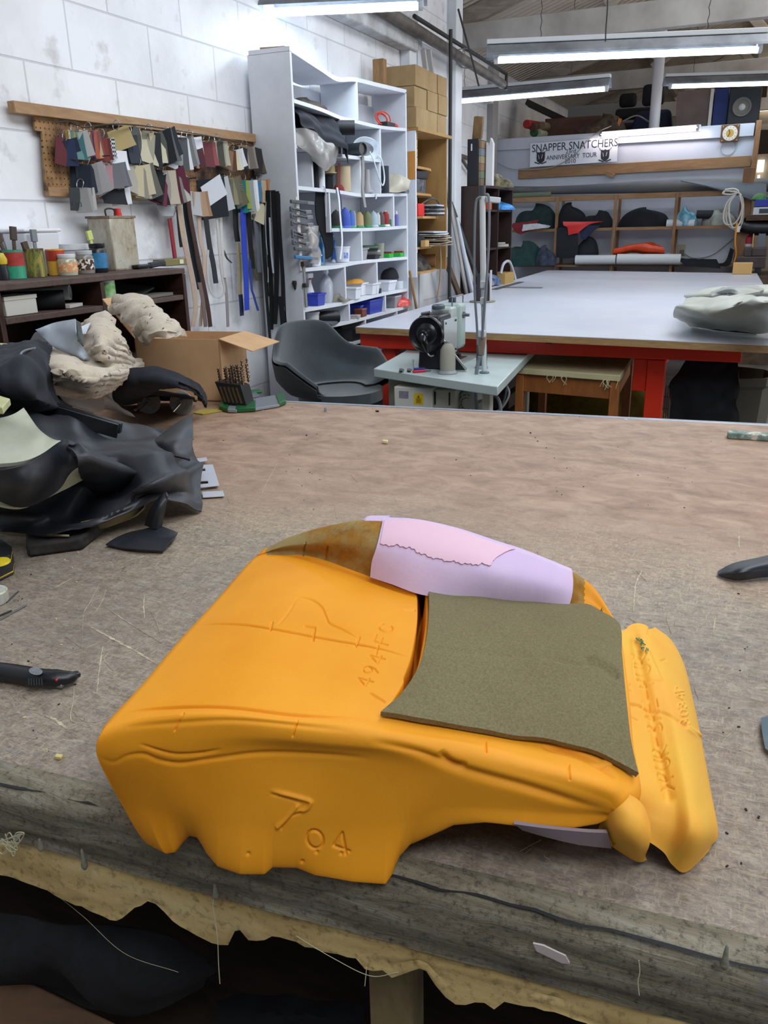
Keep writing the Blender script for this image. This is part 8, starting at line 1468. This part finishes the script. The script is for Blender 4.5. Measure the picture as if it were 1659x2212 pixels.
t_=patch([[ym(1325,553,9.45),ym(1370,548,9.45),ym(1436,548,9.45)],[ym(1325,546,9.38),ym(1370,540,9.36),ym(1436,545,9.4)],[ym(1326,536,9.38),ym(1380,528,9.36),ym(1432,535,9.4)],[ym(1330,536,9.5),ym(1400,524,9.45),ym(1420,530,9.5)]],40,30,.012,2,3)
MB().grid(t_,.006).build('vinyl_roll',M('#d0451a',.3,hex2='#bd3a12',ns=3),label='loosely folded bright orange vinyl in the lower third bay',cat='vinyl',smooth=70)
roll('long white roll lying across the lower bays',Vector((ym(1243,568,9.36).x,9.36,.95+.055)),Vector((ym(1330,566,9.36).x,9.36,.95+.055)),.05,'#c4c8cc',hollow=.85)
roll('white roll continuing into the lower right bay with pointed end',Vector((ym(1333,566,9.36).x,9.36,.95+.06)),Vector((ym(1470,566,9.36).x,9.36,.95+.055)),.055,'#c9ccd0',hollow=.5)
blob('black felt offcuts with pointed ends lying in the lower right bay',[[ym(1445,556,9.4),ym(1500,560,9.4),ym(1548,560,9.4)],[ym(1470,566,9.35),ym(1510,568,9.35),ym(1556,578,9.35)],[ym(1480,575,9.33),ym(1520,577,9.33),ym(1556,580,9.33)]],'#15171e','felt_offcut','felt',.004,12)
blob('curved black felt strip rising at the right end of the rack',[[ym(1540,568,9.4),ym(1565,566,9.4),ym(1578,535,9.4)],[ym(1540,573,9.4),ym(1575,572,9.4),ym(1586,540,9.4)]],'#14161c','felt_strip','felt',.002,13)
t=thing('power_socket','wall socket with plug and cable in the lower right bay','socket',ym(1472,545,YP-.01));m=MB();m.cb(Y(1472,540,YP-.01),(.08,.015,.12));m.build('plate',M('#a9a48f',.5),t,bev=.003);m=MB();m.cb(Y(1473,545,YP-.03),(.04,.04,.05));m.build('plug',M('#55524a',.5),t,bev=.003);m=MB();m.tube(bez([Y(1478,548,YP-.04),Y(1500,558,YP-.03),Y(1540,550,YP-.03),Y(1585,515,YP-.03)],20),.005,6);m.build('cable',M('#7a7a76',.5),t)
# coil of white cable and orange lead on the upright
t=thing('cable_coil','coil of white cable hanging at the right end of the rack','cable',ym(1585,500,9.36));WC=M('#c9c6be',.45)
for k_,(pts)in enumerate(([(1566,412),(1600,420),(1606,460),(1600,490),(1590,497),(1570,480),(1572,440),(1590,418)],[(1590,416),(1570,440),(1563,470),(1570,485),(1590,480),(1603,450),(1598,420)],[(1590,418),(1576,440),(1576,470),(1584,492),(1600,478),(1606,440)],[(1566,412),(1562,418),(1580,420),(1595,414),(1585,408),(1566,410)])):
 m=MB();m.tube(bez([ym(a_,b_,9.34-.012*k_)for a_,b_ in pts],44),.0085,7,cap=True);m.build('cable_loop',WC,t)
m=MB();m.cb(ym(1594,495,9.32),(.04,.03,.06));m.build('plug',M('#d5d5d8',.5),t,bev=.004)
cable('orange lead running down the pine upright',[ym(1592,480,9.31),ym(1588,520,9.31),ym(1590,550,9.33),ym(1584,572,9.33)],.009,'#d98a2a')
# items at the right edge
cbox('small tan cardboard tray at the far right corner of the cutting table',ym(1583,580,8.6).x,ym(1625,580,8.6).x,8.6,8.8,.901,1.0,M('#c9a468',.8),'cardboard_tray','tray')
xR=ym(1640,500,9.2).x
m=MB();m.tube(bez([ym(1598,484,9.4),ym(1620,490,9.4),ym(1650,492,9.4),ym(1700,490,9.4)],14),[.03]+[.07]*4+[.075]*9,16);m.build('vinyl_roll',M('#15181d',.4),label='black vinyl roll end beside the pine upright, at the right edge',cat='roll')
t=thing('vice','grey-brown cast iron machine part on the bench right of the tray','machine part',(xR,9.2,.9));CI=M('#4b4040',.6,hex2='#3a3232',ns=10)
m=MB().box(ym(1591,560,9.2).x,ym(1655,560,9.2).x,9.05,9.3,.93,1.04);m.build('base',CI,t,bev=.01);m=MB().box(ym(1606,560,9.2).x,ym(1622,560,9.2).x,9.1,9.25,1.04,1.13);m.build('jaw',CI,t,bev=.008);m=MB().box(ym(1622,560,9.2).x,ym(1655,560,9.2).x,9.1,9.3,1.04,1.12);m.build('body',CI,t,bev=.01)
m=MB().box(PT2.x+.06,1.3,9.0,9.9,.0,.86);m.build('side_bench',mat_wood('#6b5a48','#4a3c30',(5,5,5),.8),label='rough side bench beyond the partition\'s right end',cat='bench')
cbox('royal blue crate at the right edge above the white device',ym(1630,445,9.3).x,ym(1700,445,9.3).x,9.3,9.6,Y(1645,446,9.3).z,Y(1645,431,9.3).z,M('#24349a',.5),'crate','crate')
heap('green plants or wires on top of the blue crate',(ym(1648,430,9.3).x,9.42,Y(1645,431,9.3).z+.001),.22,.2,.05,'#2f8a3f','green_bundle','bundle',3,'#5f6a58',amp=.5)
t=thing('radio','white device with dark screen at the right edge','device',ym(1650,455,9.3));m=MB().box(ym(1627,455,9.3).x,ym(1700,455,9.3).x,9.28,9.5,Y(1645,464,9.3).z,Y(1645,448,9.3).z);m.build('body',M('#c6cad0',.4),t,bev=.004);m=MB().box(ym(1640,455,9.3).x,ym(1690,455,9.3).x,9.277,9.28,Y(1645,461,9.3).z,Y(1645,451,9.3).z);m.build('screen',M('#39424c',.3),t)
z_a=Y(1645,464.5,9.3).z;m=MB().box(ym(1612,470,9.3).x,1.2,9.3,9.7,z_a-.05,z_a-.001);m.build('wall_shelf',mat_wood('#5d4632','#3d2d20',(4,10,10),.8),label='brown shelf carrying the white device at the right edge',cat='shelf')
m=MB().box(ym(1635,540,9.35).x,ym(1650,540,9.35).x,9.35,9.45,.87,Y(1640,500,9.35).z);m.build('steel_post',M('#6d7480',.5,.3),label='grey steel post behind the cast iron part',cat='post')
t=thing('bottle','red and white bottle among the clutter right of the rack','bottle',(ym(1617,540,9.45).x,9.45,1.12));m=MB();m.lathe([(0,0),(.04,0),(.04,.03),(0,.03)],(0,0,0),n=16);m.build('body',M('#c3bfc0',.4),t,local=True);m=MB();m.lathe([(0,.03),(.041,.03),(.041,.09),(.015,.12),(.015,.15),(0,.15)],(0,0,0),n=16);m.build('red_label',M('#9a2430',.4),t,local=True)
m=MB().box(ym(1608,540,9.45).x,ym(1628,540,9.45).x,9.4,9.52,.861,1.119);m.build('wood_block',mat_wood('#6b5a48','#4a3c30',(5,5,5),.8),label='wooden block under the red and white bottle',cat='wood block')
cable('yellow and white wires hanging right of the bottle',[ym(1628,505,9.3),ym(1626,530,9.3),ym(1628,555,9.3),ym(1627,565,9.3)],.006,'#c9a070')
heap('crumpled tan and white papers behind the hanging wires',(ym(1622,520,9.5).x,9.5,1.272),.16,.12,.12,'#9a8a6a','paper_bundle','paper',8,'#c9c2b0',amp=.5)
# ---- loft clutter
zl=zP-.003
def lx(px,y_=10.1):return Y(px,280,y_).x
def lz(py,px,y_=10.1):return Y(px,py,y_).z
t=thing('loudspeaker','black loudspeaker cabinet with round cone on the loft','loudspeaker',(lx(1602),10.2,zl));x0,x1=lx(1568,10.05),lx(1636,10.05);m=MB().box(x0,x1,10.05,10.35,zl,lz(192,1600));m.build('cabinet_body',M('#17191d',.7),t,bev=.01)
c=Y(1603,231,10.045);s_=sc(c);m=MB();m.lathe([(18*s_,.0),(19*s_,-.012),(15*s_,-.010),(7*s_,.02),(0,.02)],c,(0,1,0),32);m.build('cone',M('#57504a',.6),t,label='grey-brown cone');m=MB();m.lathe([(0,-.012),(.02,-.010),(.032,.0),(.034,.014),(0,.014)],c,(0,1,0),20);m.build('dust_cap',M('#a3a09c',.5),t)
cbox('mauve-brown panel box on the loft left of the blue sheet',lx(1457),lx(1527),10.1,10.5,zl,lz(195,1490),M('#6a5652',.7,hex2='#57453f',ns=3),'panel_box','box')
m=MB().box(lx(1527)+.002,lx(1534),10.08,10.5,zl,lz(193,1530));m.build('panel_edge',M('#b8b0a8',.6),label='pale edge board against the mauve-brown box',cat='board')
m=MB().box(lx(1536),lx(1566),10.15,10.4,zl,lz(190,1550));m.build('blue_panel',M('#1b2f6e',.7,hex2='#15224f',ns=6),label='dark blue panel between the box and loudspeaker',cat='panel')
t=thing('car_seat','dark grey car seat with headrest, centre of the loft','car seat',(lx(1357,10.9),10.9,zl));m=MB();q=Y(1357,217,10.9);m.cb(q,(.20,.09,.15));m.build('headrest',M('#1c1e24',.9),t,bev=.04);m=MB();m.cb(Y(1370,240,10.9)+Vector((0,0,-.03)),(.42,.12,.12));m.build('seat_top',M('#26262a',.9),t,bev=.03);m=MB();m.cb((lx(1375,10.9),10.9,(q.z-.25+zl)/2),(.4,.3,q.z-.25-zl));m.build('backrest',M('#2b2d38',.9),t,bev=.04)
t=thing('car_seat','blue-black car seat partly behind the white pole on the loft','car seat',(lx(1410,10.5),10.5,zl));q=Y(1412,205,10.5);m=MB();m.cb(q,(.24,.1,.22));m.build('headrest',M('#1d1e26',.9),t,bev=.04);m=MB();m.hexa([(lx(1360,10.5),10.35,zl),(lx(1455,10.5),10.35,zl),(lx(1455,10.5),10.7,zl),(lx(1360,10.5),10.7,zl),(q.x-.16,10.42,q.z-.16),(q.x+.2,10.42,q.z-.16),(q.x+.2,10.62,q.z-.16),(q.x-.16,10.62,q.z-.16)]);m.build('backrest',M('#1d2950',.9,hex2='#27262b',ns=3),t,bev=.04)
m=MB().box(lx(1225,11.3),lx(1410,11.3),11.3,11.34,zl,lz(225,1300,11.3));m.build('white_board',M('#9a9a9a',.7),label='large pale board standing at the back of the loft',cat='board')
m=MB();m.cb((lx(1240,10.3),10.3,(lz(256,1240,10.3)+zl)/2),(.62,.3,lz(256,1240,10.3)-zl),(0,0,.05));m.build('wood_crate',mat_wood('#5f3c2a','#432a1d',(4,10,10),.7),label='reddish brown wooden crate on the loft left of the junk heap',cat='crate',bev=.005)
heap('tangle of brown upholstery scraps heaped on the loft',(lx(1300,10.0),10.0,zl),.55,.3,.16,'#5a4636','scrap_heap','scraps',14,'#2e2420',amp=.5)
m=MB();m.tube(bez([Y(1345,262,10.0),Y(1375,250,10.0),Y(1400,262,10.0),Y(1425,276,10.0)],16),.02,8,flat=.4);m.build('trim_strip',M('#8f8c84',.6),label='curved pale trim strip arching over the loft scraps',cat='strip')
m=MB();m.bar(Y(1334,278,9.95),Y(1340,256,9.95),.05,.03);m.build('wood_block',M('#b06a2a',.6),label='orange wood block in front of the loft scraps',cat='wood block')
for k_,(px,py,c_,lab)in enumerate(((1137,268,'#a32424','red ended carpet roll, leftmost on the loft'),(1150,274,'#5b3a2c','brown ended roll behind the red one on the loft'),(1152,286,'#2f5a3c','green ended roll under the red one on the loft'),(1162,288,'#b3b59c','cream ended roll in front of the others on the loft'),(1170,272,'#7d6a50','tan ended cardboard roll, right of the loft group'))):
 e=Y(px,py,9.95+.02*k_);e.z=max(e.z,zl+.05);m=MB();m.lathe([(.028,0),(.045,0),(.046,.01),(.045,.9),(0,.9)],e,(.3,1,.0),18);m.lathe([(0,.01),(.028,.01)],e,(.3,1,0),18);m.build('carpet_roll',M(c_,.8),label=lab,cat='roll',group='carpet rolls on the loft')
m=MB();m.cb((lx(1090,10.6)+.6,10.6,zl+.3),(.7,.3,.06),(0,.45,.1));m.build('dark_panel',M('#2e2826',.8),label='dark sloping panel leaning in the loft\'s left corner',cat='panel')
# white pole carrying the roof
m=MB();c=Y(1412,282,9.95);m.tube([(c.x,9.95,zl),(c.x,9.95,3.9)],.055,20);m.build('roof_post',M('#b9b9be',.4),label='white round steel post rising from the loft to the roof',cat='post')
# rolls stored high at right: shiny tube ends
k_=0
for i,(px,py)in enumerate(((1556,146),(1568,150),(1580,143),(1592,140),(1604,143),(1618,146),(1630,150),(1565,160),(1590,156))):
 e=Y(px,py,11.6);m=MB();m.lathe([(.03,0),(.045,0),(.045,1.2),(0,1.2)],e,(0,1,0),14);m.build('plastic_tube',M('#c9ccc6',.25),label='shiny plastic tube end in the bundle under the roof at top right',cat='tube',group='plastic tubes bundled under the roof')
m=MB();m.box(Y(1545,165,11.55).x,Y(1660,165,11.55).x,11.5,12.9,Y(1590,172,11.5).z-.05,Y(1590,166,11.5).z-.03);m.build('tube_rack',M('#4a4540',.7),label='dark rack arm carrying the tube bundle at top right',cat='rack')
# bright openings at far right
SKYM=M('#ffffff',.5,emit='#fff4e2',es=2.2)
for k_,(x0p,x1p,y0p,y1p,yy)in enumerate(((1606,1720,140,168,16.9),(1636,1720,205,240,16.9),(1634,1652,345,372,16.9),(1634,1642,378,400,16.9))):
 a,b_=Y(x0p,y1p,yy),Y(x1p,y0p,yy);m=MB().box(a.x,b_.x,yy,yy+.05,a.z,b_.z);struct(m,'window_%d'%(k_+1),SKYM)
